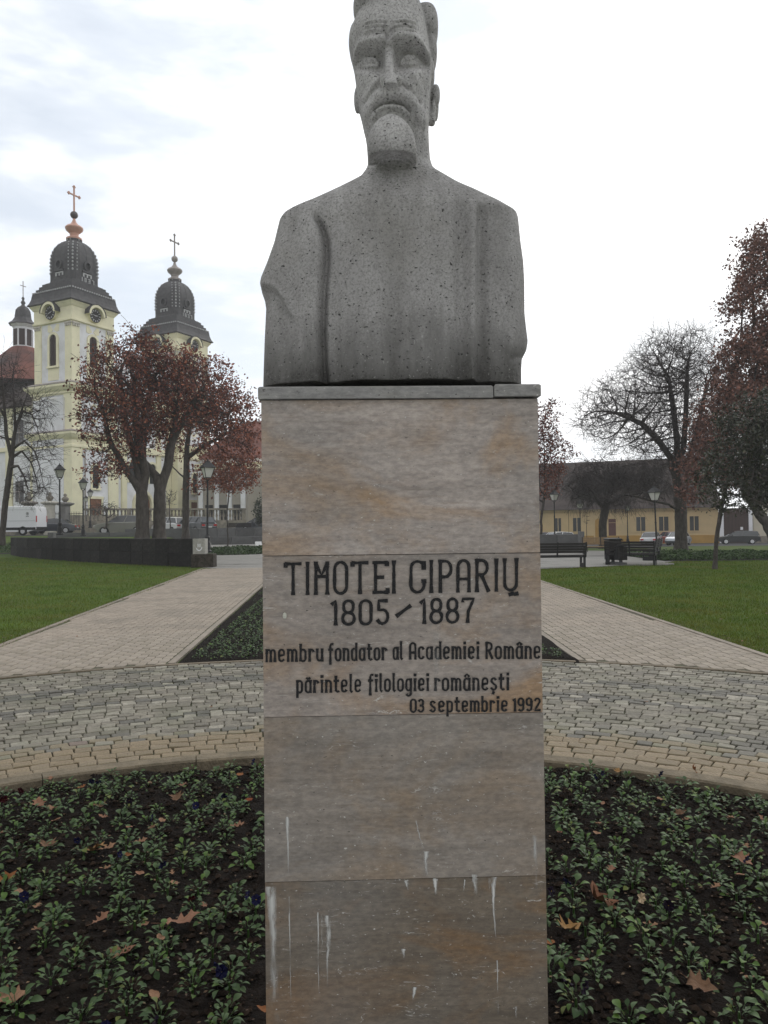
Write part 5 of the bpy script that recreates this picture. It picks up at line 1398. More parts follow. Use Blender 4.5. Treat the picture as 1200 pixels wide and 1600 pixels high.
def wood_mesh(name, N, par, r, c=(1, 1, 1), rbase=None, flare=True):
    """tapered tubes along every segment; thick ones with more sides"""
    V = []; F = []; nv = 0
    Vs = []; Fs = []
    for lo, hi, k in ((0, .03, 3), (.03, .09, 5), (.09, 9, 10)):
        idx = np.array([i for i in range(len(N)) if par[i] >= 0 and lo <= r[i] < hi])
        if not len(idx): continue
        p0 = N[par[idx]]; p1 = N[idx]; r0 = np.minimum(r[par[idx]], r[idx]*1.35+.004); r1 = r[idx]
        d = p1-p0; L = np.linalg.norm(d, axis=1)[:, None]; d = d/(L+1e-9)
        ref = np.where(np.abs(d[:, 2:3]) < .9, np.array([[0, 0, 1.]]), np.array([[1., 0, 0]]))
        a = np.cross(d, ref); a /= np.linalg.norm(a, axis=1)[:, None]; b = np.cross(d, a)
        th = np.arange(k)*2*math.pi/k
        ring = a[:, None, :]*np.cos(th)[None, :, None]+b[:, None, :]*np.sin(th)[None, :, None]
        q0 = p0[:, None, :]-d[:, None, :]*r0[:, None, None]*.3+ring*r0[:, None, None]; q1 = p1[:, None, :]+ring*r1[:, None, None]
        v = np.concatenate([q0, q1], 1).reshape(-1, 3)
        base = nv+np.arange(len(idx))*2*k
        j = np.arange(k); jn = (j+1) % k
        f = np.stack([base[:, None]+j, base[:, None]+jn, base[:, None]+k+jn, base[:, None]+k+j], 2).reshape(-1, 4)
        Vs.append(v); Fs.append(f); nv += len(v)
    oct_v = np.array([(1, 0, 0), (.7, .7, 0), (0, 1, 0), (-.7, .7, 0), (-1, 0, 0), (-.7, -.7, 0), (0, -1, 0), (.7, -.7, 0)]+[(.7, 0, .7), (0, .7, .7), (-.7, 0, .7), (0, -.7, .7), (0, 0, 1), (.7, 0, -.7), (0, .7, -.7), (-.7, 0, -.7), (0, -.7, -.7), (0, 0, -1)], float)
    hull = [(0, 1, 9, 8), (2, 3, 10, 9), (4, 5, 11, 10), (6, 7, 8, 11), (8, 9, 12, 12), (9, 10, 12, 12), (10, 11, 12, 12), (11, 8, 12, 12), (1, 0, 13, 14), (3, 2, 14, 15), (5, 4, 15, 16), (7, 6, 16, 13), (14, 13, 17, 17), (15, 14, 17, 17), (16, 15, 17, 17), (13, 16, 17, 17), (1, 2, 9, 9), (3, 4, 10, 10), (5, 6, 11, 11), (7, 0, 8, 8), (2, 1, 14, 14), (4, 3, 15, 15), (6, 5, 16, 16), (0, 7, 13, 13)]
    B_ = [i for i in range(len(N)) if r[i] > .07 and i > 0]
    quads = []; bv = []
    v = np.concatenate(Vs); f = np.concatenate(Fs)
    if B_:
        n0 = len(v); bv = (N[B_][:, None, :]+oct_v[None]*(r[B_]*.985)[:, None, None]).reshape(-1, 3); v = np.concatenate([v, bv])
        tri = np.array(hull); ff_ = (n0+np.arange(len(B_))[:, None, None]*18+tri[None]).reshape(-1, 4)
        f = [tuple(q) for q in f.tolist()]+[tuple(dict.fromkeys(q)) for q in ff_.tolist()]
    if flare:
        zb = N[0][2]; h = np.clip((v[:, 2]-zb)/ .55, 0, 1); s = 1+.45*(1-h)**2
        m = h < 1; v[m, 0] = N[0][0]+(v[m, 0]-N[0][0])*s[m]; v[m, 1] = N[0][1]+(v[m, 1]-N[0][1])*s[m]
    return mesh(name, v, f, True, c)
def leaves_mesh(name, centres, per, spread, size, cols, seed=1, droop=.0, asp=.62):
    rg = np.random.default_rng(seed)
    C = np.repeat(centres, per, axis=0); n = len(C)
    C = C+rg.normal(0, spread, (n, 3))
    d = rg.normal(0, 1, (n, 3)); d[:, 2] -= droop; d /= np.linalg.norm(d, axis=1)[:, None]
    s = np.cross(d, rg.normal(0, 1, (n, 3))); s /= np.linalg.norm(s, axis=1)[:, None]
    nn = np.cross(d, s)
    L = size*rg.uniform(.45, 1.35, n)[:, None]
    v = np.stack([C-d*L*.5, C+s*L*asp*.5-nn*L*.08, C+d*L*.5, C-s*L*asp*.5-nn*L*.08], 1)
    f = np.arange(n*4).reshape(-1, 4)
    col = np.array(cols)[rg.integers(0, len(cols), n)]*rg.uniform(.75, 1.25, (n, 1))
    return mesh(name, v.reshape(-1, 3), f, False, np.repeat(col, 4, axis=0))
def twigs(N, par, tips, k, L, seed, down=0., spreadv=.8, r=.006):
    """adds k fine twigs with two bends at each tip"""
    rg = np.random.default_rng(seed); nn = [N]; pp = list(par); rr = []
    base = len(N); add = []
    for t in tips:
        p = par[t]; d0 = N[t]-N[p]; d0 /= np.linalg.norm(d0)+1e-9
        for _ in range(k):
            d = d0+rg.normal(0, spreadv, 3)*.7; d[2] += .1-down; d /= np.linalg.norm(d); cur = N[t]; pi = t
            for s in range(3):
                d = d+rg.normal(0, .22, 3); d[2] += .05-down*.5; d /= np.linalg.norm(d)
                cur = cur+d*L/3*rg.uniform(.6, 1.3); add.append(cur); pp.append(pi); pi = base+len(add)-1
    return np.vstack([N, np.array(add)]) if add else N, np.array(pp)
def ell_pts(blobs, n, seed):
    rg = np.random.default_rng(seed); out = []
    wts = np.array([b[3]*b[4]*b[5] for b in blobs]); wts = wts/wts.sum()
    for b, w in zip(blobs, wts):
        m = max(8, int(n*w)); u = rg.normal(0, 1, (m, 3)); u /= np.linalg.norm(u, axis=1)[:, None]; u *= rg.random((m, 1))**.42
        out.append(np.array(b[:3])+u*np.array(b[3:6]))
    return np.concatenate(out)
def pxb(px, py, Y, rx, rz, ry=None):
    c = P(px, py, Y); k = Y/1200; return (c[0], c[1], c[2], rx*k, (ry if ry else rx*k), rz*k)
def tree(name, label, base, blobs, n, step, seed, pre=None, leaves=None, tw=None, tip=.010, power=2.25, group=None, kill=None, infl=None, bark=None, jitter=.12):
    root = empty(name, base); tag(root, label, 'tree', group)
    b0 = np.array(base, float)
    A = ell_pts(blobs, n, seed)
    N, par = grow(base, A, step, kill or step*1.15, infl or step*7, seed, pre=pre, jitter=jitter)
    kids = np.bincount(par[par >= 0], minlength=len(N)); tips = np.where(kids == 0)[0]
    if tw:
        N, par = twigs(N, par, tips, tw[0], tw[1], seed+5, tw[2] if len(tw) > 2 else 0)
    r = radii(N, par, tip, power)
    mc_ = np.zeros(len(N))
    for _ in range(5):
        mc_[:] = 0; np.maximum.at(mc_, par[1:], r[1:]); rp_ = r[np.maximum(par, 0)]; r = np.where((mc_ > 0) & (r > .03), .5*r+.25*np.minimum(rp_, r*1.6)+.25*mc_, r)
    big = (r > min(.05, .55*r.max())) | (np.arange(len(N)) == 0)
    Nl = N-b0
    # trunk and limbs as one part, fine branches as another
    parT = np.where(big, par, -1); parB = np.where(~big, par, -1); parT[0] = -1
    link('trunk', wood_mesh('trunk', Nl, parT, r), bark or m_bark, root)
    if (parB >= 0).any(): link('branches', wood_mesh('branches', Nl, parB, r, flare=False), m_twig, root)
    if leaves:
        kids = np.bincount(par[par >= 0], minlength=len(N)); idx = np.where(r < leaves.get('rmax', .03))[0]
        rg = np.random.default_rng(seed+9); idx = idx[rg.random(len(idx)) < leaves.get('frac', 1)]
        if 'mask' in leaves: idx = idx[leaves['mask'](N[idx])]
        o = link('crown', leaves_mesh('crown', Nl[idx], leaves['per'], leaves['spread'], leaves['size'], leaves['cols'], seed, leaves.get('droop', .2), leaves.get('asp', .62)), leaves['mat'], root)
    return root
RED = [(1, 1, 1), (1.45, 1.1, .9), (.6, .7, .75), (1.1, .85, .95), (2.0, 1.6, 1.2), (.85, .6, .55)]
k40 = 40/1200
# 1 twin-trunked dark red tree: two trunks close together
tA = P(222, 842, 39.5); tB = P(249, 842, 40.0)
def lim(Y, *pts): return [tuple(P(x, y, Y+dz)) for x, y, dz in pts]
tree('red_oak', 'left one of two leaning trunks with dark red leaves behind the granite wall', (tA[0], 39.5, 1.0),
     [pxb(175, 600, 38.5, 48, 62), pxb(215, 575, 40.5, 45, 62), pxb(150, 640, 39.5, 32, 55), pxb(172, 715, 39, 40, 36), pxb(205, 660, 39, 50, 50)], 1500, .27, 21,
     pre=[lim(39.5, (223, 800, 0), (221, 768, 0)), (P(221, 768, 39.5), lim(39.5, (200, 740, -.2), (172, 690, -.5), (160, 640, -.6))), (P(221, 768, 39.5), lim(39.5, (212, 720, .3), (196, 660, .4), (188, 600, .3))), (P(221, 768, 39.5), lim(39.5, (228, 740, .2), (214, 680, .1), (209, 600, 0)))],
     leaves=dict(mat=m_redleaf, per=9, spread=.17, size=.16, cols=RED, rmax=.034, frac=.46), tw=(2, .9), tip=.0112, power=1.86, group='dark red oaks by the church')
tree('red_oak', 'right one of two leaning trunks with dark red leaves behind the granite wall', (tB[0], 40.0, 1.0),
     [pxb(250, 592, 40.5, 46, 50), pxb(300, 618, 41, 46, 46), pxb(335, 640, 40.5, 40, 46), pxb(240, 640, 40, 40, 50), pxb(288, 590, 39.5, 34, 42)], 1500, .27, 22,
     pre=[lim(40, (249, 800, 0), (250, 765, 0)), (P(250, 765, 40), lim(40, (262, 730, .2), (268, 690, .3), (280, 620, .2))), (P(250, 765, 40), lim(40, (245, 745, 0), (222, 720, .3), (225, 650, .2), (240, 590, .2))), (P(268, 690, 40.3), lim(40, (295, 640, .4), (315, 610, .5)))],
     leaves=dict(mat=m_redleaf, per=9, spread=.17, size=.16, cols=RED, rmax=.034, frac=.46), tw=(2, .9), tip=.0112, power=1.86, group='dark red oaks by the church')
t3 = P(290, 832, 50)
tree('red_oak', 'single thick trunk with dark red crown just left of the street lamp', (t3[0], 50, 1.05),
     [pxb(320, 650, 50, 50, 62), pxb(355, 640, 50.5, 46, 50), pxb(365, 690, 50, 46, 40), pxb(295, 600, 50, 40, 60), pxb(340, 590, 50.5, 36, 36), pxb(388, 650, 50, 24, 40), pxb(385, 720, 50, 28, 40), pxb(345, 735, 50, 34, 34), pxb(270, 680, 50, 30, 40)], 2300, .32, 23,
     pre=[lim(50, (290, 790, 0), (291, 750, 0)), (P(291, 750, 50), lim(50, (270, 730, .2), (258, 700, .3))), (P(291, 750, 50), lim(50, (292, 700, .2), (300, 640, .2))), (P(292, 720, 50), lim(50, (320, 695, .4), (350, 680, .5)))],
     leaves=dict(mat=m_redleaf, per=10, spread=.22, size=.20, cols=[(1.1, .95, .9), (1.5, 1.15, .9), (.9, .85, .9), (1.9, 1.4, 1.0)], rmax=.034, frac=.9), tip=.011, power=1.95, group='dark red oaks by the church')
t4 = P(355, 822, 56)
tree('small_red_tree', 'small young tree with a rounded rusty brown crown left of the pedestal', (t4[0], 56, .3),
     [pxb(357, 740, 56, 38, 32), pxb(385, 735, 56, 26, 38), pxb(330, 742, 56, 20, 24)], 700, .28, 24,
     leaves=dict(mat=m_redleaf, per=12, spread=.2, size=.17, cols=[(1.6, 1.3, 1.0), (2.0, 1.6, 1.2), (1.2, 1.0, .9)], rmax=.03), tip=.007, power=2.3)
# right of the pedestal
t5 = P(846, 850, 52)
tree('red_oak', 'dark red leaved tree rising directly right of the pedestal', (t5[0], 52, -.05),
     [pxb(848, 680, 52, 26, 50), pxb(862, 650, 52, 16, 36), pxb(866, 700, 52, 26, 24), pxb(856, 735, 52, 30, 32), pxb(820, 690, 52, 30, 60), pxb(893, 708, 52, 16, 9), pxb(852, 768, 52, 22, 16)], 1500, .27, 25,
     leaves=dict(mat=m_redleaf, per=14, spread=.17, size=.15, cols=RED, rmax=.03), tip=.008, power=2.2)
# big bare tree on the right
t6 = P(1064, 858, 47)
BR = P(1062, 770, 47)
def rl(*pts): return [tuple(P(x, y, 47+dz)) for x, y, dz in pts]
tree('bare_tree', 'large bare leafless tree with a thick dark trunk on the right lawn', (t6[0], 47, float(ground_z(t6[0], 47))-.05),
     [pxb(985, 640, 47, 80, 62, 3.2), pxb(1030, 590, 47, 55, 70, 3.2), pxb(1070, 580, 48, 48, 72, 2.6), pxb(1100, 600, 48.5, 45, 70, 2.4), pxb(935, 655, 46.5, 38, 30, 2), pxb(1000, 690, 46, 60, 22, 2.4), pxb(1060, 690, 47, 60, 60, 3), pxb(1110, 700, 48, 40, 60, 2.5), pxb(985, 770, 45, 60, 22, 1.6)], 5600, .27, 26,
     pre=[rl((1064, 800, 0), (1060, 762, 0), (1056, 740, 0)), (BR, rl((1048, 715, -.3), (1030, 690, -.6), (1003, 662, -1), (975, 650, -1.2))), (P(1056, 740, 47), rl((1058, 690, .2), (1052, 640, .4), (1045, 590, .3))), (P(1056, 740, 47), rl((1068, 700, .4), (1072, 640, .9), (1074, 575, 1.0))), (P(1056, 740, 47), rl((1078, 715, 0), (1092, 660, .4), (1104, 600, .6))), (P(1064, 800, 47), rl((1045, 788, -.6), (1022, 783, -1.2), (990, 775, -1.6)))],
     tw=(6, 1.3, .03), tip=.0055, power=2.14, kill=.29, infl=2.4, jitter=.25)
# dense weeping bare tree in front of the ochre building
t7 = P(942, 845, 56)
tree('weeping_tree', 'low dense bare weeping tree in front of the ochre building', (t7[0], 56, float(ground_z(t7[0], 56))-.05),
     [pxb(935, 745, 56, 42, 30), pxb(985, 745, 56, 46, 30), pxb(905, 760, 56, 26, 26), pxb(1020, 755, 55.5, 28, 26), pxb(950, 775, 56, 44, 16)], 1500, .28, 27,
     pre=[[tuple(P(942, 815, 56)), tuple(P(948, 785, 56))]], tw=(9, 1.3, .55), tip=.009, power=2.25, kill=.3, jitter=.3)
# red tree and evergreen at the right edge
t8 = P(1180, 850, 40)
tree('red_oak', 'tall tree with dark red brown leaves at the right edge above the evergreen', (t8[0]+1.5, 40, -.1),
     [pxb(1190, 420, 40, 38, 62, 1.8), pxb(1165, 470, 39.5, 30, 32, 1.4), pxb(1195, 520, 40, 42, 40, 2), pxb(1160, 560, 40, 38, 42, 1.8), pxb(1140, 610, 40, 26, 34, 1.3), pxb(1165, 640, 40, 52, 52, 2.2), pxb(1120, 680, 40.5, 36, 60, 1.4), pxb(1092, 725, 41, 30, 40, 1.0), pxb(1085, 770, 41, 24, 18, .8), pxb(1150, 720, 40.5, 40, 48, 2), pxb(1230, 600, 41, 50, 120, 2)], 2600, .27, 28,
     leaves=dict(mat=m_redleaf, per=10, spread=.2, size=.17, cols=[(1.1, 1.3, 1.4), (1.25, 1.4, 1.4), (.9, 1.1, 1.15), (1.5, 1.5, 1.4)], rmax=.034, frac=1), tw=(2, .6), tip=.008, power=2.0)  # leaf tints greyed and lifted: sky glare painted into the colour
t9 = P(1117, 889, 26.7)
tree('magnolia', 'young evergreen tree with glossy dark leaves and a slender leaning trunk on the right lawn', (t9[0], 26.7, -.03),
     [pxb(1158, 690, 26.7, 50, 56, 1.0), pxb(1185, 645, 26.7, 36, 42, .9), pxb(1195, 720, 26.9, 56, 70, 1.1), pxb(1118, 740, 26.5, 34, 42, .8), pxb(1100, 770, 26.4, 16, 22, .4), pxb(1150, 775, 26.5, 44, 28, .8), pxb(1200, 790, 26.6, 40, 14, .6), pxb(1135, 660, 26.8, 22, 26, .6)], 1500, .16, 29,
     pre=[[tuple(P(1120, 840, 26.7)), tuple(P(1127, 795, 26.7)), tuple(P(1140, 740, 26.7))]], leaves=dict(mat=m_evleaf, per=10, spread=.12, size=.13, cols=[(1, 1, 1), (1.3, 1.2, 1), (.7, .8, .8), (1.6, 1.3, 1.1)], rmax=.02, asp=.42, droop=.1), tip=.006, power=2.25, jitter=.2)
# weeping pruned tree at the left edge
t10 = P(2, 842, 41)
def ll(*pts): return [tuple(P(x, y, 41+dz)) for x, y, dz in pts]
arcs = [ll((22, 700, 0), (38, 689, -.3), (54, 705, -.6), (62, 730, -.8), (68, 760, -.9)), ll((20, 712, 0), (34, 705, .4), (48, 722, .7), (56, 745, .8), (60, 770, .9)), ll((18, 730, 0), (28, 728, -.2), (38, 745, -.5), (44, 765, -.6)), ll((16, 742, 0), (22, 742, .3), (30, 755, .5)),
        ll((24, 665, 0), (36, 642, -.2), (50, 648, -.5), (58, 668, -.8), (64, 690, -1)), ll((10, 690, .5), (-8, 680, .7), (-20, 700, .9), (-28, 730, 1)), ll((8, 650, 0), (-6, 630, -.3), (-20, 650, -.6))]
tree('weeping_tree', 'bare weeping tree with arching pruned branches at the left edge beside the van', (t10[0], 41, .9),
     [pxb(20, 600, 41, 26, 38, 1.2), pxb(40, 640, 41, 34, 34, 1.3), pxb(60, 700, 41, 22, 34, 1.1), pxb(62, 755, 41, 18, 26, 1), pxb(38, 760, 41, 22, 22, 1), pxb(-20, 640, 41, 30, 60, 1.2), pxb(72, 640, 41.2, 14, 24, .8), pxb(10, 570, 41, 14, 22, .8)], 1300, .22, 30,
     pre=[ll((8, 790, 0), (14, 745, 0), (18, 715, 0)), (P(18, 715, 41), ll((24, 668, .1), (34, 640, .2), (44, 612, .3))), (P(18, 715, 41), ll((10, 680, -.2), (6, 630, -.2), (4, 590, -.2))), (P(24, 668, 41), ll((22, 630, 0), (20, 590, 0)))]+[(a[0], a[1:]) for a in arcs],
     tw=(5, .9, .25), tip=.0065, power=2.3, kill=.24, jitter=.25)
# small trees
def small(name, label, px, py, Y, blobs, n, step, seed, **k):
    b = P(px, py, Y); return tree(name, label, (b[0], Y, float(b[2])), blobs, n, step, seed, **k)
small('weeping_tree', 'tiny umbrella shaped weeping tree in front of the balustrade', 163, 826, 66, [pxb(162, 792, 66, 22, 8), pxb(146, 800, 66, 6, 8), pxb(180, 800, 66, 6, 8)], 260, .2, 31, tw=(2, .6, .5), tip=.012, power=2.3)
small('young_tree', 'small bare round headed tree in front of the balustrade', 266, 826, 66, [pxb(265, 778, 66, 13, 14)], 200, .2, 32, tw=(2, .4), tip=.010, power=2.4)
small('young_tree', 'thin bare sapling behind the red and white car', 889, 842, 62, [pxb(888, 795, 62, 6, 22)], 60, .25, 33, tip=.010)
small('young_tree', 'thin bare sapling left of the wooden bench', 918, 862, 44, [pxb(917, 810, 44, 9, 24)], 90, .2, 34, tip=.008)
small('young_tree', 'thin bare sapling behind the silver sedan', 1002, 846, 60, [pxb(1002, 815, 60, 5, 16)], 50, .25, 35, tip=.012)
small('conifer', 'small dark evergreen bush tree at the left edge of the pedestal', 405, 822, 68, [pxb(405, 800, 68, 9, 20), pxb(406, 785, 68, 5, 10)], 260, .2, 36, leaves=dict(mat=m_evleaf, per=14, spread=.14, size=.16, cols=[(1, 1.2, 1), (.7, .9, .8)]), tip=.012)
# dark hedge-like trees beyond the right edge building and far backdrop of bare crowns
b_ = P(1215, 850, 26)
tree('magnolia', 'dark evergreen tree just outside the right edge with one low bare limb showing', (b_[0], 26, -.03),
     [pxb(1230, 700, 26, 60, 90, 1.3), pxb(1200, 770, 26, 26, 24, .7)], 700, .18, 37,
     pre=[[tuple(P(1212, 810, 26)), tuple(P(1206, 795, 26))], (P(1206, 795, 26), [tuple(P(1188, 785, 26)), tuple(P(1168, 778, 26))])], leaves=dict(mat=m_evleaf, per=10, spread=.09, size=.13, cols=[(1, 1, 1), (1.3, 1.2, 1), (.7, .8, .8)], rmax=.02, asp=.42), tip=.006)
# ================================================================ STREET LAMPS
def make_lamp():
    root = empty('street_lamp')
    b = MB(); b.lathe([(.20, 0), (.20, .08), (.15, .12), (.135, .42), (.10, .50), (.10, .62), (.13, .66), (.085, .72), (.07, .80)], 10); b.build('base', m_iron, root)
    b = MB(); b.lathe([(.050, .78), (.046, 2.0), (.062, 2.04), (.046, 2.08), (.036, 3.05), (.060, 3.08), (.036, 3.12), (.04, 3.2)], 8); b.build('post', m_iron, root)
    # square lantern, wider at the top
    def q(h, z, t): return None
    z0, z1, h0, h1 = 3.28, 3.72, .12, .235
    b = MB()
    for sx in (-1, 1):
        for sy in (-1, 1):
            b.tube((sx*h0, sy*h0, z0), (sx*h1, sy*h1, z1), .016, n=4); b.tube((0, 0, 3.12), (sx*h0, sy*h0, z0), .014, n=4)
    for z, h in ((z0, h0), (z1, h1)):
        for a in range(4):
            p = [(-h, -h), (h, -h), (h, h), (-h, h)]; b.tube((*p[a], z), (*p[(a+1) % 4], z), .018, n=4)
    b.build('lantern_frame', m_iron, root)
    c = [(-1, -1), (1, -1), (1, 1), (-1, 1)]
    for a in range(4):
        p, q_ = c[a], c[(a+1) % 4]; k = .95
        link('pane', mesh('pane', [(p[0]*h0*k, p[1]*h0*k, z0+.01), (q_[0]*h0*k, q_[1]*h0*k, z0+.01), (q_[0]*h1*k, q_[1]*h1*k, z1-.01), (p[0]*h1*k, p[1]*h1*k, z1-.01)], [(0, 1, 2, 3)], False, (1, 1, 1)), m_frost, root)
    b = MB(); b.ring(lambda h: sq(h), [(.29, 3.715), (.295, 3.74), (.25, 3.78), (.13, 3.93), (.09, 3.95), (.09, 4.0), (.03, 4.03)]); b.lathe([(.02, 4.02), (.04, 4.06), (.015, 4.11)], 6); b.build('roof', m_iron, root)
    return root
def copy_tree(o, parent=None):
    c = o.copy(); COL.objects.link(c); c.parent = parent
    for ch in list(o.children): copy_tree(ch, c)
    return c
lamp0 = make_lamp(); first = True
LG = 'black iron street lamps with square lanterns'
for px, py, Y, H, lab, tilt in ((324, 862, 33.7, 4.1, 'black street lamp standing on the stone block at the end of the granite wall', .6), (93.5, 836, 45, 4.2, 'tallest black street lamp at the left, in front of the church tower corner', 0), (130, 838, 53.5, 4.12, 'middle black street lamp of the three near the church tower', 0),
                          (141, 825, 75, 3.85, 'smaller black street lamp just right of the middle lamp by the church', 0), (134.5, 823, 88, 3.6, 'farthest tiny street lamp seen behind the middle lamp', 0), (1027, 874, 35.9, 3.45, 'black street lamp standing beside the bench on the right lawn edge', -2.2),
                          (867, 850, 50, 3.55, 'black street lamp right of the pedestal behind the nearest bench', 0), (981, 849, 62, 3.3, 'slender distant street lamp in front of the ochre wall', 0), (907, 850, 62, 3.6, 'street lamp post half hidden at the end of the low grey wall', 0)):
    p = P(px, py, Y); o = lamp0 if first else copy_tree(lamp0); first = False
    z = .56 if px == 324 else float(p[2])
    o.location = (p[0], p[1], z); s = H/4.1; o.scale = (s, s, s); o.rotation_euler = (0, R_(tilt), R_(random.choice([12, 30, 5]) if px > 330 else 32)); tag(o, lab, 'street lamp', LG)

# ================================================================ BENCHES, BINS
def bench(label, px, py, Y, rz, w=1.8, woodm=None, back=True, z=None, name='park_bench', facing=1):
    woodm = woodm or m_wood
    p = P(px, py, Y); r = empty(name, (p[0], p[1], float(ground_z(p[0], Y))+.01 if z is None else z), rz); tag(r, label, 'bench')
    for i in range(5):
        b = MB(); b.bbox((-w/2, -.24+i*.098, .42), (w/2, -.24+i*.098+.086, .462), .006); b.build('seat_slat', woodm, r)
    b = MB(); b.box((-w/2+.02, -.23, .37), (w/2-.02, .24, .415)); b.build('seat_frame', m_iron, r)
    if back:
        for i in range(4):
            b = MB(); b.T = Matrix.Translation((0, .27+i*.022, .54+i*.098)); b.bbox((-w/2, -.018, 0), (w/2, .018, .082), .005); b.build('back_slat', woodm, r)
        for x in (-w/2+.03, 0, w/2-.03):
            b = MB(); b.add([(x-.025, .20, .38), (x+.025, .20, .38), (x+.025, .27, .38), (x-.025, .27, .38), (x-.025, .318, .94), (x+.025, .318, .94), (x+.025, .362, .94), (x-.025, .362, .94)], [(0, 3, 2, 1), (4, 5, 6, 7), (0, 1, 5, 4), (1, 2, 6, 5), (2, 3, 7, 6), (3, 0, 4, 7)]); b.build('back_post', m_iron, r)
    for x in (-w/2+.06, w/2-.06):
        b = MB(); b.box((x-.035, -.24, 0), (x+.035, -.17, .38)); b.box((x-.035, .17, 0), (x+.035, .24, .38)); b.box((x-.033, -.17, 0), (x+.033, .17, .16)); b.build('leg', m_iron, r)
    return r
bench('dark slatted bench nearest the pedestal on the right, seen from behind', 868, 887, 28.7, R_(180+4), 2.2)
bench('light wooden slatted bench facing the plaza behind the litter bins', 940, 868, 39.5, R_(-8), 1.9, m_wood2)
bench('dark slatted bench right of the litter bins, turned towards the plaza', 986, 884, 30.0, R_(180-28), 1.9)
bench('dark bench partly hidden between the litter bins and the street lamp', 1018, 874, 34.0, R_(180+62), 1.7)
bench('small dark bench standing in front of the church balustrade', 374, 823, 66, R_(0), 2.0)
def bin_(label, px, py, Y, s, rz):
    p = P(px, py, Y); r = empty('litter_bin', (p[0], p[1], .02), rz); tag(r, label, 'litter bin', 'litter bins beside the benches')
    b = MB(); b.box((-.22*s, -.2*s, 0), (.22*s, .2*s, .08)); b.box((-.05, -.05, .08), (.05, .05, .2)); b.build('foot', m_grey_gr, r)
    b = MB(); b.bbox((-.24*s, -.2*s, .18), (.24*s, .2*s, .86*s), .015); b.build('body', m_iron, r)
    for i in range(5):
        b = MB(); b.box((-.235*s+i*.098*s, -.215*s, .2), (-.235*s+i*.098*s+.075*s, -.2*s-.001, .84*s)); b.build('slat', m_wood, r)
    b = MB(); b.ring(lambda h: sq(h), [(.2*s, .87*s), (.25*s, .885*s), (.25*s, .93*s), (.2*s, .95*s)]); b.build('lid', m_iron, r)
bin_('taller dark slatted litter bin left of the turned bench', 958, 883, 30.5, 1.08, R_(8))
bin_('lower dark slatted litter bin right beside the taller one', 970, 884, 30.0, .82, R_(8))
p = P(985, 884, 29.6)
b = MB(); b.lathe([(1.35, -.02), (1.35, .022), (.01, .024)], 40, p[0]+.7, p[1]+1.2); tag(b.build('paved_pad', m_gravel), 'pale round pad under the turned bench', kind='structure')
# low picnic style table behind the bins
p = P(956, 864, 42); r = empty('stone_table', (p[0], 42, .0)); tag(r, 'small dark table standing between the wooden bench and the bins', 'table')
b = MB(); b.bbox((-.55, -.3, .70), (.55, .3, .76), .01); b.build('top', m_wood, r); b = MB(); b.box((-.12, -.12, 0), (.12, .12, .70)); b.build('leg', m_iron, r)
# floodlight in the far bed on the left
p = G(401, 859); r = empty('floodlight', (p[0]+.2, p[1], .0), R_(25)); tag(r, 'small white backed floodlight on a stake in the far left flower bed', 'floodlight')
b = MB(); b.T = Matrix.Rotation(R_(-28), 4, 'X'); b.bbox((-.24, -.06, .30), (.24, .06, .66), .02); b.build('housing', M('white_metal', (.75, .75, .74), .4, var=.05), r)
b = MB(); b.box((-.03, -.03, 0), (.03, .03, .36)); b.build('stake', m_iron, r)
# info post seen beside the far bench
# ================================================================ CARS
def loft(b, secs, c=(1, 1, 1)):
    n = len(secs[0]); v = []; f = []
    for s in secs: v += s
    for i in range(len(secs)-1):
        for j in range(n): f.append((i*n+j, i*n+(j+1) % n, (i+1)*n+(j+1) % n, (i+1)*n+j))
    f.append(tuple(range(n-1, -1, -1))); f.append(tuple((len(secs)-1)*n+j for j in range(n)))
    b.add(v, f, c)
KINDS = {  # length, width, (x, roof z) profile for lower body and greenhouse, wheel x, wheel radius
 'sedan': (4.4, 1.72, [(-2.2, .55), (-2.12, .80), (-1.55, .93), (-1.0, .98), (1.05, .95), (1.9, .84), (2.15, .70), (2.2, .50)], [(-1.62, .92), (-1.05, 1.36), (-.2, 1.44), (.35, 1.40), (1.15, .93)], (-1.3, 1.32), .31),
 'wagon': (4.4, 1.70, [(-2.2, .55), (-2.17, .85), (-1.9, .95), (-1.0, .97), (1.05, .95), (1.9, .82), (2.15, .66), (2.2, .48)], [(-2.08, .95), (-1.86, 1.40), (-.6, 1.46), (.3, 1.42), (1.2, .94)], (-1.32, 1.32), .31),
 'hatch': (3.7, 1.66, [(-1.85, .55), (-1.8, .86), (-1.4, .95), (0, .97), (.95, .94), (1.6, .82), (1.82, .66), (1.85, .5)], [(-1.72, .93), (-1.45, 1.38), (-.4, 1.46), (.3, 1.42), (1.05, .93)], (-1.15, 1.18), .30),
 'suv': (4.5, 1.84, [(-2.25, .6), (-2.2, .95), (-1.9, 1.08), (-1.0, 1.1), (1.0, 1.06), (1.9, .96), (2.2, .80), (2.25, .6)], [(-2.05, 1.06), (-1.8, 1.58), (-.5, 1.68), (.3, 1.62), (1.15, 1.06)], (-1.35, 1.38), .36)}
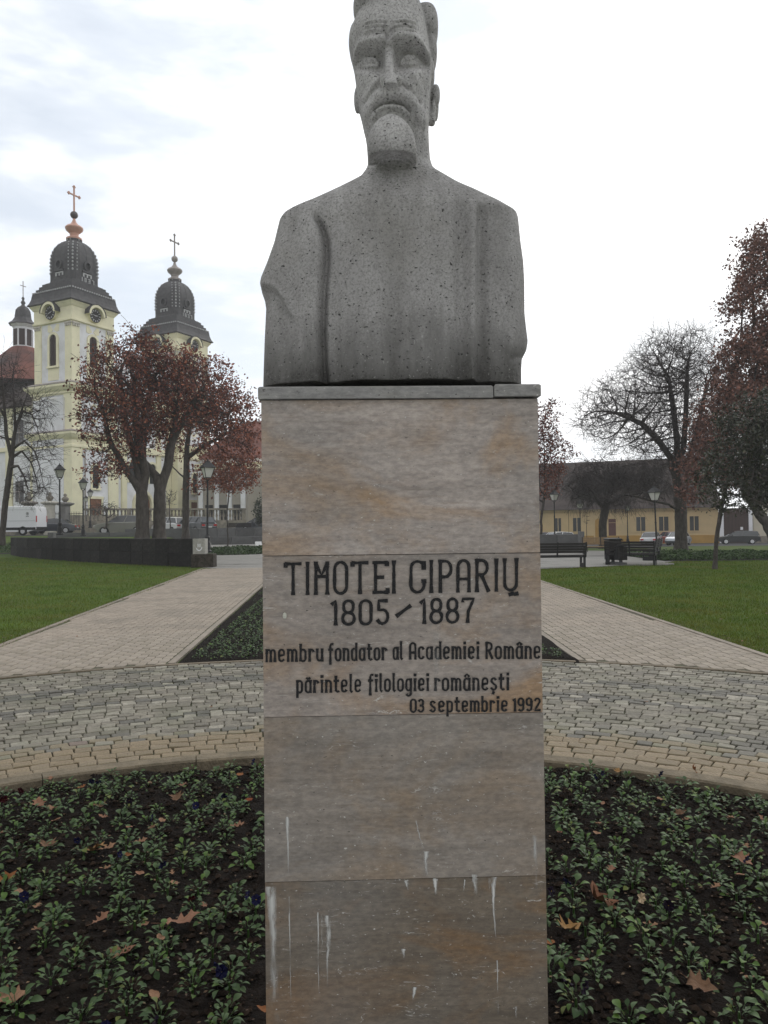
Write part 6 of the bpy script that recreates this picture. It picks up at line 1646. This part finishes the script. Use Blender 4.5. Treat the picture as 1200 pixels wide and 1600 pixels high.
def car(kind, label, px, py, Y, rz, col, roof=None, group='cars parked around the square', rim_col=(1, 1, 1), zoff=0, metal=.0):
    Ln, Wd, low, top, wx_, wr = KINDS[kind]; p = P(px, py, Y)
    r = empty('parked_car', (p[0], p[1], float(ground_z(p[0], Y))+.03+zoff), rz); tag(r, label, 'car', group)
    mp_ = M('car_paint', col, .28, var=.03, spec=.5, coat=.6, metal=metal); mr_ = mp_ if roof is None else M('car_roof_paint', roof, .3, var=.03, coat=.5)
    b = MB(); secs = []
    for yq, ins, zl in ((-Wd/2, .10, .05), (-Wd/2+.05, .02, .0), (-Wd/2+.20, 0, -.02), (Wd/2-.20, 0, -.02), (Wd/2-.05, .02, 0), (Wd/2, .10, .05)):
        pts = [(x*(1-ins/Ln*1.2), z-(.05 if ins > .05 else 0)) for x, z in low]
        bot = []
        for wxx in (wx_[1], wx_[0]):
            bot += [(wxx+wr*1.15, .24)]+[(wxx+wr*1.12*math.cos(a), .30+wr*1.12*math.sin(a)) for a in [R_(k) for k in (20, 55, 90, 125, 160)]]+[(wxx-wr*1.15, .24)]
        secs.append([(x, yq, z) for x, z in pts]+[(x, yq, z) for x, z in bot])
    loft(b, secs); o = b.build('body', mp_, r); smooth_angle(o, 35)
    # greenhouse: glass volume, roof and pillars in body colour
    def gh(k, dz=0, inn=0.):
        s = []
        for yq, t in ((-1, 0), (1, 0)):
            s.append([(x, yq*(Wd/2-.07-(z-top[0][1])*.32-inn), z+dz) for x, z in top])
        return s
    b = MB(); loft(b, gh(0)); b.build('windows', m_glass, r)
    b = MB()
    tr = [(x, z) for x, z in top]
    rp = [q for q in tr if q[1] > top[0][1]+.3]
    for (x0, z0), (x1, z1) in zip(rp, rp[1:]):
        h0 = Wd/2-.07-(z0-top[0][1])*.32; h1 = Wd/2-.07-(z1-top[0][1])*.32
        b.add([(x0, -h0-.01, z0-.03), (x1, -h1-.01, z1-.03), (x1, h1+.01, z1-.03), (x0, h0+.01, z0-.03), (x0, -h0+.05, z0+.03), (x1, -h1+.05, z1+.03), (x1, h1-.05, z1+.03), (x0, h0-.05, z0+.03)], [(0, 1, 2, 3), (4, 7, 6, 5), (0, 4, 5, 1), (3, 2, 6, 7), (0, 3, 7, 4), (1, 5, 6, 2)])
    for s in (-1, 1):
        hb_ = Wd/2-.07; ht = Wd/2-.07-(tr[2][1]-tr[0][1])*.32
        for a_, b2 in ((tr[0], tr[1]), (tr[-1], tr[-2]), ((tr[0][0]*.12, tr[0][1]), ((tr[1][0]+tr[-2][0])*.35, tr[2][1]))):
            b.tube((a_[0], s*hb_, a_[1]), (b2[0], s*(Wd/2-.07-(b2[1]-tr[0][1])*.32), b2[1]), .035, n=4)
    b.build('roof', mr_, r)
    for xw in wx_:
        for s in (-1, 1):
            b = MB(); b.T = Matrix.Translation((xw, s*(Wd/2-.10), wr)) @ Matrix.Rotation(R_(90), 4, 'X'); b.lathe([(wr*.7, -.10), (wr, -.08), (wr, .08), (wr*.7, .10)], 18); w = b.build('wheel', m_tyre, r)
            b = MB(); b.T = Matrix.Translation((xw, s*(Wd/2+.004), wr)) @ Matrix.Rotation(R_(90), 4, 'X'); b.lathe([(wr*.12, -.012), (wr*.66, -.004), (wr*.66, .004), (wr*.12, .012)], 10, c=rim_col); b.build('rim', m_rim, w)
    for s in (-1, 1):
        z = low[1][1]-.10
        b = MB(); b.box((-Ln/2-.004, s*Wd*.36-.16, z-.10), (-Ln/2+.12, s*Wd*.36+.16, z+.06)); b.build('tail_light', m_lred, r)
        b = MB(); b.box((Ln/2-.16, s*Wd*.36-.16, low[-2][1]-.10), (Ln/2-.012, s*Wd*.36+.16, low[-2][1]+.04)); b.build('headlight', m_lamp, r)
        b = MB(); b.box((.62, s*(Wd/2+.02)-.07, .93), (.78, s*(Wd/2+.02)+.07, 1.06)); b.build('mirror', mp_, r)
    b = MB(); b.box((-Ln/2-.02, -Wd*.42, .30), (-Ln/2+.1, Wd*.42, .48)); b.build('rear_bumper', m_tyre if kind == 'hatch' else mp_, r)
    b = MB(); b.box((-Ln/2-.026, -.26, .52), (-Ln/2-.006, .26, .63)); b.build('number_plate', m_lamp, r)
    return r
# left: van and cars at the church
def van():
    p = P(15, 829, 70); r = empty('van', (p[0], p[1], 1.19), R_(180-3)); tag(r, 'white high roofed delivery van parked at the left edge', 'van')
    mp_ = M('van_paint', (.66, .67, .69), .35, var=.03, coat=.4); L, Wd = 6.0, 2.0
    prof = [(-3.0, .55), (-3.0, 2.2), (-2.93, 2.52), (-2.7, 2.62), (1.3, 2.62), (1.75, 2.48), (2.2, 1.55), (2.85, 1.25), (3.0, .95), (3.0, .5)]
    bot = []
    for wxx in (2.0, -1.75): bot += [(wxx+.42*math.cos(a), .40+.42*math.sin(a)) for a in [R_(k) for k in (-10, 20, 55, 90, 125, 160, 190)]]
    b = MB(); loft(b, [[(x*s_, y_, z-dz) for x, z in prof]+[(x, y_, z) for x, z in bot] for y_, s_, dz in ((-1.0, .985, .06), (-.93, 1, 0), (.93, 1, 0), (1.0, .985, .06))]); o = b.build('body', mp_, r); smooth_angle(o, 30)
    for y in (-1.0, 1.0):
        b = MB(); s = 1 if y > 0 else -1
        for z0, z1 in ((1.28, 1.33), (2.28, 2.32)): b.box((-2.9, y-.012, z0), (1.4, y+.012, z1))
        b.build('side_moulding', M('van_groove', (.45, .46, .48), .5, var=.05), r)
        b = MB(); b.box((-2.95, y-.02, .48), (1.5, y+.02, .72)); b.build('side_strip', m_tyre, r)
        b = MB(); b.box((1.25, y-.01, 1.5), (2.0, y+.012, 2.2)); b.build('side_window', m_glass, r)
        b = MB(); b.T = Matrix.Translation((-2.2, y+s*.012, 1.95))
        b.add([(.13*math.cos(2*math.pi*i/12)*k, 0, .13*math.sin(2*math.pi*i/12)*k) for i in range(12) for k in (1, .72)], [(i*2, i*2+1, ((i+1) % 12)*2+1, ((i+1) % 12)*2) for i in range(12)])
        b.box((-.02, -.002, -.06), (.02, .002, .06)); b.box((-.06, -.001, -.02), (.06, .001, .02)); b.box((-.14, -.002, -.26), (.14, .002, -.21)); b.build('door_emblem', m_iron, r)
        for xw in (2.0, -1.75):
            b = MB(); b.T = Matrix.Translation((xw, y*.9, .36)) @ Matrix.Rotation(R_(90), 4, 'X'); b.lathe([(.25, -.11), (.36, -.09), (.36, .09), (.25, .11)], 20); w = b.build('wheel', m_tyre, r)
            b = MB(); b.T = Matrix.Translation((xw, y*1.005, .36)) @ Matrix.Rotation(R_(90), 4, 'X'); b.lathe([(.05, -.014), (.22, -.004), (.22, .004), (.05, .014)], 12); b.build('rim', m_rim, w)
    b = MB(); b.box((-3.08, -.95, .45), (-2.9, .95, .75)); b.build('rear_bumper', m_tyre, r)
    for s in (-1, 1): b = MB(); b.box((-3.02, s*.93-.06, 1.2), (-2.97, s*.93+.06, 1.75)); b.build('tail_light', m_lred, r)
van()
car('sedan', 'dark blue sedan with a red tail light behind the white van', 84, 826, 74, R_(180+8), (.018, .022, .032), zoff=.12)
car('suv', 'olive beige car with pale windscreen left of the twin trunks', 190, 825, 68, R_(180+14), (.16, .16, .13), metal=.3)
car('hatch', 'white car half hidden right of the twin trunks', 268, 825, 68, R_(180-38), (.62, .62, .62))
car('wagon', 'dark grey car partly hidden behind the single trunk', 303, 825, 67, R_(180-40), (.05, .055, .06))
car('sedan', 'dark car nosing out from behind the left side of the pedestal', 408, 825, 69, R_(180+5), (.04, .045, .055))
# right
car('hatch', 'small red car with a white roof right of the pedestal', 868, 833, 73, R_(180+22), (.42, .020, .025), roof=(.7, .7, .7))
car('hatch', 'dark car beside the red and white one at the edge of the pedestal', 842, 833, 75, R_(180+20), (.06, .035, .04))
car('sedan', 'silver sedan seen from behind, left one of the two silver cars', 1018, 840, 82, R_(62), (.40, .41, .43), metal=.4)
car('sedan', 'silver hatchback showing its front, partly behind the big bare trunk', 1060, 840, 82, R_(-125), (.36, .38, .41), metal=.4)
car('hatch', 'small dark red car glimpsed between the street lamp and silver sedan', 1046, 838, 86, R_(100), (.20, .02, .02))
car('wagon', 'black station wagon parked side-on in front of the brown gate', 1153, 846, 85, R_(180-16), (.012, .012, .014), rim_col=(1.4, 1.4, 1.4))
# ================================================================ PLANTS IN THE BEDS
m_pansy = M('pansy_leaf', (.020, .046, .010), .55, c2=(.054, .090, .026), scale=30, spec=.28)
m_petal = M('pansy_petal', (.9, .9, .9), .7, var=.15, scale=60, spec=.15)
m_dead = M('fallen_leaf', (.13, .088, .060), .8, c2=(.24, .175, .12), scale=34, spec=.2, bump=.5, bscale=60, dirt=(.10, .055, .036), dscale=16)
def leaf_geo(L, Wd, bend, cup, stalk=.02):
    """obovate leaf growing along +x from the origin, on a short stalk"""
    v = []; f = []; n = 5
    ws = [.10, .55, .95, 1.0, .70, .08]
    for i in range(n+1):
        t = i/n; x = stalk+L*math.sin(bend*t)/bend if abs(bend) > .01 else stalk+L*t
        z = -L*(1-math.cos(bend*t))/bend if abs(bend) > .01 else 0
        w = Wd/2*ws[i]
        v += [(x, -w, z+cup*w), (x, 0, z-.12*w), (x, w, z+cup*w)]
    for i in range(n):
        for k in (0, 1): f.append((i*3+k, (i+1)*3+k, (i+1)*3+k+1, i*3+k+1))
    k = len(v); v += [(0, -.0012, 0), (0, .0012, 0), (stalk, .0012, 0), (stalk, -.0012, 0)]; f.append((k, k+1, k+2, k+3))
    return v, f
lv = []
for L, Wd, bend in ((.034, .021, .9), (.040, .025, 1.2), (.029, .021, .6), (.042, .023, 1.5), (.024, .017, .4), (.038, .027, 1.1)):
    for col in ((1, 1, 1), (1.35, 1.3, 1.5), (.75, .85, .7), (1.4, 1.5, .7), (.6, .75, .6), (2.2, 1.5, .9)):
        v, f = leaf_geo(L, Wd, bend, random.uniform(.15, .45)); m = mesh('leaf', v, f, True, col); m.materials.append(m_pansy); lv.append(m)
def flower_geo(cols):
    b = MB()
    for k, a in enumerate((90, 150, 30, 215, 325)):
        r = .014 if k else .016; a = R_(a); cx, cz = .011*math.cos(a), .011*math.sin(a)
        n = 8; v = [(0, -.002*k*.3, 0)]
        for i in range(n+1):
            q = a-1.15+2.3*i/n; rr = r*1.35*(1+.12*math.sin(i*2.1)); v.append((rr*math.cos(q), -.004-.0007*k-.004*math.sin(i*1.7), rr*math.sin(q)))
        b.add(v, [(0, i+1, i+2) for i in range(n)], cols)
    b.add([(0, -.006, 0), (.003, -.007, .003), (-.003, -.007, .003)], [(0, 1, 2)], (.5, .35, .02))
    return b
fl_m = {}
for nm, c in (('blue', (.008, .008, .042)), ('red', (.050, .005, .009)), ('black', (.012, .006, .016)), ('pale', (.55, .42, .28))):
    b = flower_geo(c); m = mesh('flower', b.v, b.f, False, b.c); m.materials.append(m_petal); fl_m[nm] = m
def pansy(x, y, z, s, nleaf, bloom, label, group, split):
    root = empty('pansy', (x, y, z)) if split else None
    mb = MB()
    for i in range(nleaf):
        a = 2.399*i+random.uniform(-.4, .4); t = i/nleaf
        pit = random.uniform(-.1, .35)+.9*t; h = .012+.055*t*random.uniform(.6, 1.1); rr = .012+.014*(1-t)
        T = Matrix.Translation((rr*math.cos(a), rr*math.sin(a), h*.72)) @ Matrix.Rotation(a, 4, 'Z') @ Matrix.Rotation(-pit, 4, 'Y') @ Matrix.Rotation(random.uniform(-.5, .5), 4, 'X') @ Matrix.Scale(s*random.choice([.62, .75, .85, 1.08]), 4)
        m = random.choice(lv)
        while lv.index(m) % 6 == 5 and random.random() < .8: m = random.choice(lv)
        if split:
            o = link('leaf', m, None, root); o.matrix_local = T
        else:
            mb.T = T; vs = [tuple(p.co) for p in m.vertices]; c = tuple(m.color_attributes['Col'].data[0].color[:3]); mb.add(vs, [tuple(p.vertices) for p in m.polygons], c)
    if split:
        b = MB(); b.lathe([(.006, -.03), (.004, .034)], 5, c=(.7, .9, .5)); b.build('stem', m_pansy, root)
    else:
        root = mb.build('pansy', m_pansy, None, True); root.location = (x, y, z)
    for k in bloom:
        a = random.uniform(-2.6, -.5); o = link('flower', fl_m[k], None, root)
        o.location = (.035*math.cos(a), .035*math.sin(a), random.uniform(.075, .105)); o.rotation_euler = (random.uniform(-.5, .9), 0, a+R_(90)+random.uniform(-.6, .6)); s2 = random.uniform(.75, 1.15); o.scale = (s2, s2, s2)
    tag(root, label, 'plant', group); return root
cnt = 0
def ordn(k):
    base = ['first', 'second', 'third', 'fourth', 'fifth', 'sixth', 'seventh', 'eighth', 'ninth', 'tenth', 'eleventh', 'twelfth', 'thirteenth', 'fourteenth', 'fifteenth', 'sixteenth', 'seventeenth', 'eighteenth', 'nineteenth']
    return base[k] if k < 19 else '%d%s' % (k+1, {1: 'st', 2: 'nd', 3: 'rd'}.get((k+1) % 10, 'th'))
yy = 2.28; rowi = 0
while yy < 5.32:
    rowitems = []
    sp = .165; xx = -.56*yy-.1+(sp/2 if rowi % 2 else 0)
    while xx < .56*yy+.1:
        x = xx+random.uniform(-.045, .045); y = yy+random.uniform(-.04, .04)
        px, py = proj(x, y, 0)
        ok = math.hypot(x-BC[0], y-BC[1]) < R_IN-.07 and -25 < px < 1225 and py < 1640 and not (422 < px < 846) and random.random() < .93
        if ok:
            rowitems.append((x, y, px))
        xx += sp
    for side in ('left', 'right'):
        it = sorted([q for q in rowitems if (q[2] < 600) == (side == 'left')], key=lambda q: abs(q[0]))
        for k, (x, y, px) in enumerate(it):
            bl = []
            if random.random() < .11: bl = [random.choice(['blue', 'blue', 'blue', 'red', 'black'])]*random.choice([1, 1, 2])
            state = {'blue': 'pansy with dark blue bloom', 'red': 'pansy with dark red bloom', 'black': 'pansy with blackish bloom'}[bl[0]] if bl else 'flowerless green pansy'
            lab = '%s, %s plant %s of the pedestal, %s row from the front' % (state, ordn(k), side, ordn(rowi))
            pansy(x, y, soil_at(x, y)+.004, random.uniform(.72, 1.12), random.randint(18, 28), bl, lab, 'pansies planted in the round bed', y < 3.9)
            cnt += 1
    yy += .142; rowi += 1
# the pale pansy flower by the big brown leaf
p = G(989, 1416); pansy(p[0], p[1], soil_at(p[0], p[1]), .9, 10, ['pale'], 'pansy with one pale cream flower right of the pedestal', 'pansies planted in the round bed', True)
# long central bed
yy = 9.05; vis = 0; lrow = 0
while yy < 21:
    kl = kr = 0
    xx = -2.75-.07*(yy-9)
    while xx < 2.3:
        x = xx+random.uniform(-.04, .04); y = yy+random.uniform(-.04, .04)
        px, py = proj(x, y, 0)
        inside = x > -2.30-.0705*(y-9.2) and x < 2.12 and math.hypot(x-BC[0], y-BC[1]) > R_OUT+.16
        if inside and (px < 425 or (842 < px)):
            if px < 600: kl += 1; lab = 'low bedding plant, %s from the left path, %s row behind the setts' % (ordn(kl-1), ordn(lrow))
            else: kr += 1; lab = 'low bedding plant, %s visible right of the pedestal, %s row behind the setts' % (ordn(kr-1), ordn(lrow))
            bpl = pansy(x, y, .02, random.uniform(1.0, 1.4), random.randint(12, 18), [], lab, 'bedding plants between the paver paths', False); bpl.name = 'bedding_plant'; vis += 1
        xx += .165*(1+.04*(yy-9))
    yy += .16*(1+.05*(yy-9)); lrow += 1
print('PANSIES', cnt, 'LONG BED', vis)
# far strips and beds: uncountable
def foliage(name, label, x0, x1, y0, y1, n, size, z0=.02, z1=.22, test=None, cols=((1, 1, 1), (.7, .8, .7), (1.3, 1.3, 1.1))):
    rg = np.random.default_rng(len(label)); p = np.stack([rg.uniform(x0, x1, n), rg.uniform(y0, y1, n), np.zeros(n)], 1)
    if test is not None: p = p[test(p[:, 0], p[:, 1])]
    # clumpy height
    h = z0+(z1-z0)*np.clip(.5+vnoise(p[:, 0], p[:, 1], 1.7, 5)*1.3, 0, 1)*rg.random(len(p)); p[:, 2] = ground_z(p[:, 0], p[:, 1])+h
    tag(link(name, leaves_mesh(name, p, 1, .01, size, list(cols), 3, .1, .6), m_pansy), label, 'bedding plants', kind='stuff')
foliage('bedding_plants', 'dense low bedding plants filling the long strip on the right lawn', 12, 22, 33.2, 40, 26000, .10, z1=.30)
el = lambda x, y: ((x+9.6)/3.4)**2+((y-51)/5.0)**2 < 1
foliage('bedding_plants', 'dark low bedding plants in the far bed around the floodlight', -13, -6, 46, 56, 16000, .12, z1=.22, test=el)
foliage('bedding_plants', 'bedding plants in the strip at the left edge beyond the dark wall', -36, -24.6, 52.6, 58, 9000, .13, z1=.25)
aa = np.linspace(0, 2*math.pi, 41); RR, AA = np.meshgrid([.01, .5, 1.], aa, indexing='ij'); X = -9.6+RR*3.5*np.cos(AA); Y = 51+RR*5.1*np.sin(AA)
sheet('soil_bed', X, Y, ground_z(X, Y)+.03, m_soil, label='dark soil of the far oval bed')
# ---- fallen leaves
def lobed(kind):
    if kind == 'oak':
        h = [(0, 0), (.12, .05), (.2, .20), (.27, .08), (.38, .12), (.47, .33), (.55, .13), (.66, .14), (.74, .28), (.82, .11), (.92, .08), (1, 0)]
    elif kind == 'plane':
        h = [(0, 0), (.06, .10), (.02, .34), (.22, .27), (.30, .52), (.42, .25), (.55, .22), (.62, .36), (.72, .16), (.85, .10), (1, 0)]
    else:
        h = [(0, 0), (.08, .16), (.25, .27), (.5, .32), (.75, .24), (.9, .10), (1, 0)]
    return h
def fallen(px, py, size, kind, rz, tint, label, curl=.8, tilt=0., group='fallen leaves lying on the round bed', ground=None):
    p = G(px, py, -.03); z = (soil_at(p[0], p[1]) if ground is None else ground)
    h = lobed(kind); b = MB(); v = []; f = []
    tw = random.uniform(-.6, .6)
    def pos(x, y):
        r_ = (x-.5)
        z_ = curl*(.42*y*y*2+.30*r_*r_)+.05*math.sin(9*x+6*y)+tw*r_*y*.6
        return ((x-.5)*size, y*size, z_*size+.01)
    for (x, y) in h: v.append(pos(x, y)); v.append(pos(x, y*.45)); v.append(pos(x, 0)); v.append(pos(x, -y*.45)); v.append(pos(x, -y*random.uniform(.85, 1.1)))
    for i in range(len(h)-1):
        for k in range(4): f.append((i*5+k, (i+1)*5+k, (i+1)*5+k+1, i*5+k+1))
    # stalk
    k = len(v); s0 = pos(0, 0); v += [s0, (s0[0]-.25*size, .04*size, s0[2]+.05*size), (s0[0]-.25*size, .055*size, s0[2]+.05*size), (s0[0], .012*size, s0[2])]; f.append((k, k+1, k+2, k+3))
    b.add(v, f, tint); o = b.build('fallen_leaf', m_dead, None, True); o.location = (p[0], p[1], z+.018+(.05 if tilt else random.uniform(.0, .03)))
    o.rotation_euler = (tilt+random.uniform(-.2, .2), random.uniform(-.25, .25), rz); tag(o, label, 'leaf', group)
def zone(px, py, look, kd):
    side = 'left' if px < 600 else 'right'; d = abs(px-628)
    a = 'close to the pedestal' if d < 320 else ('near the photo edge' if d > 470 else 'halfway out')
    c = 'by the kerb' if py < 1270 else ('toward the front' if py > 1440 else 'mid bed')
    return '%s %s leaf on soil, %s side, %s, %s' % (look, {'oak': 'lobed', 'plane': 'pointed', 'oval': 'oval'}[kd], side, a, c)
TAN = (1.25, 1.0, .85); BRN = (.75, .6, .5); PNK = (1.15, .85, .75); ORG = (1.1, .62, .32); YEL = (1.35, 1.1, .62)
for (u, v_, s, kd, tn) in [(350, 175, .055, 'oak', ORG), (165, 240, .10, 'plane', PNK), (225, 280, .11, 'oak', TAN), (425, 255, .09, 'oak', PNK), (440, 287, .06, 'oak', PNK), (245, 322, .06, 'oval', TAN), (780, 157, .07, 'oak', PNK), (1020, 120, .07, 'oval', ORG), (750, 240, .09, 'plane', BRN), (690, 310, .06, 'oval', TAN), (550, 340, .05, 'oval', PNK), (650, 370, .045, 'oval', BRN),
                         (600, 395, .07, 'oak', TAN), (1010, 345, .08, 'plane', PNK), (195, 440, .09, 'plane', BRN), (450, 510, .06, 'oak', TAN), (530, 455, .07, 'oval', ORG), (595, 540, .05, 'oval', PNK), (735, 550, .045, 'oak', TAN), (740, 592, .05, 'oval', TAN), (80, 620, .06, 'oval', TAN), (160, 700, .07, 'oak', TAN), (430, 740, .08, 'oak', PNK), (620, 745, .055, 'oval', TAN),
                         (870, 660, .045, 'oak', PNK), (530, 850, .10, 'plane', PNK), (160, 800, .08, 'oak', TAN), (655, 1097, .05, 'oval', TAN), (1060, 210, .055, 'oval', (1, .4, .25)), (215, 130, .06, 'oak', PNK), (1117, 1130, .05, 'oval', ORG), (683, 847, .05, 'oval', TAN), (640, 140, .04, 'oval', PNK), (10, 360, .05, 'oval', TAN)]:
    nm = {TAN: 'tan', BRN: 'brown', PNK: 'pinkish brown', ORG: 'orange brown'}.get(tn, 'rusty red'); sz = 'small' if s < .06 else 'curled'
    fallen(u/2.727, 1180+v_/2.727, s, kd, random.uniform(0, 6.28), tn, zone(u/2.727, 1180+v_/2.727, sz+' '+nm, kd), random.uniform(.5, 1.5))
for (u, v_, s, kd, tn) in [(635, 290, .05, 'oval', TAN), (735, 345, .08, 'plane', BRN), (775, 360, .06, 'oak', TAN), (315, 395, .07, 'oak', TAN), (310, 440, .06, 'oval', TAN), (1005, 390, .07, 'oak', TAN), (1175, 360, .08, 'oak', PNK), (1090, 530, .07, 'oak', TAN), (380, 665, .07, 'oak', PNK), (1075, 640, .10, 'plane', PNK), (1055, 705, .05, 'oval', TAN), (930, 770, .06, 'oak', TAN),
                         (590, 945, .07, 'oak', TAN), (240, 1120, .05, 'oval', PNK), (70, 1020, .05, 'oval', ORG), (860, 1280, .10, 'plane', BRN), (1095, 1195, .04, 'oval', TAN), (1190, 940, .06, 'oak', PNK), (115, 440, .045, 'oval', PNK), (340, 270, .04, 'oval', PNK)]:
    nm = {TAN: 'tan', BRN: 'brown', PNK: 'pinkish brown', ORG: 'orange brown'}[tn]; sz = 'small' if s < .06 else 'curled'
    fallen(840+u/3.333, 1180+v_/3.333, s, kd, random.uniform(0, 6.28), tn, zone(840+u/3.333, 1180+v_/3.333, sz+' '+nm, kd), random.uniform(.5, 1.5))
fallen(145, 1336, .13, 'plane', 2.9, YEL, 'large pale tan leaf pair lying among pansies in the left half of the bed', .9)
fallen(168, 1338, .09, 'oak', .6, TAN, 'tan oak leaf touching the large pale leaf left of the pedestal', 1.0)
fallen(284, 1453, .16, 'oak', .15, PNK, 'wide flat brown oak leaf lying sideways left of the pedestal', .5)
fallen(14, 1580, .14, 'plane', .1, TAN, 'large light brown leaf cut by the bottom left corner', .5)
fallen(12, 1388, .10, 'plane', 1.0, ORG, 'curled rusty brown leaf at the left edge of the bed', 2.0)
fallen(932, 1422, .16, 'plane', 1.75, (.75, .48, .36), 'largest dark brown leaf, folded upright beside the pedestal on the right', 1.6, tilt=.7)
fallen(893, 1467, .10, 'plane', .5, YEL, 'crinkled yellow tan leaf close to the right side of the pedestal', 1.8)
fallen(1081, 1216, .075, 'plane', 1.4, ORG, 'orange leaf standing against the beige kerb on the right', 1.2, tilt=1.0)
fallen(965, 1220, .06, 'plane', 1.0, YEL, 'small yellow leaf near the kerb right of the pedestal', 1.6)
# a few tiny leaves on the setts and lawn edges
for px, py, s_, lab in ((1044, 960, .05, 'tiny pale leaf lying on the near part of the right lawn'), (1160, 1010, .06, 'small brown leaf near the path edge of the right lawn'), (120, 1003, .05, 'small tan leaf on the paver path at the left'), (330, 1120, .05, 'small brown leaf on the grey setts left of the pedestal'), (1010, 1110, .04, 'small brown leaf on the grey setts right of the pedestal'), (60, 930, .08, 'brown leaf lying on the left lawn'), (240, 905, .08, 'tan leaf on the left lawn near the path'), (930, 905, .08, 'brown leaf on the right lawn near the pedestal')):
    fallen(px, py, s_, 'oak', random.uniform(0, 6), TAN, lab, .9, group='leaves fallen on paving and lawn', ground=.0)
# same-looking leaves in one zone: told apart by their order from the left
from collections import defaultdict
gl = defaultdict(list)
for o in bpy.data.objects:
    if o.name.startswith('fallen_leaf'): gl[o['label']].append(o)
for l, os_ in gl.items():
    if len(os_) > 1:
        os_.sort(key=lambda o: proj(*o.location)[0])
        nm_ = {2: ['left one', 'right one'], 3: ['leftmost', 'middle one', 'rightmost']}.get(len(os_), [ordn(k)+' from left' for k in range(len(os_))])
        for o, q in zip(os_, nm_): o['label'] = l+', '+q
# ---- thin overcast haze
hz = MB(); hz.box((-150, -6, -2.2), (110, 175, 52)); o = hz.build('haze', None); o['kind'] = 'stuff'
mh = bpy.data.materials.new('haze'); mh.use_nodes = True; n_ = mh.node_tree; n_.nodes.clear()
ov = n_.nodes.new('ShaderNodeOutputMaterial'); vp = n_.nodes.new('ShaderNodeVolumePrincipled'); vp.inputs['Color'].default_value = (.93, .95, .97, 1); vp.inputs['Density'].default_value = .0008
n_.links.new(vp.outputs[0], ov.inputs['Volume']); o.data.materials.append(mh)
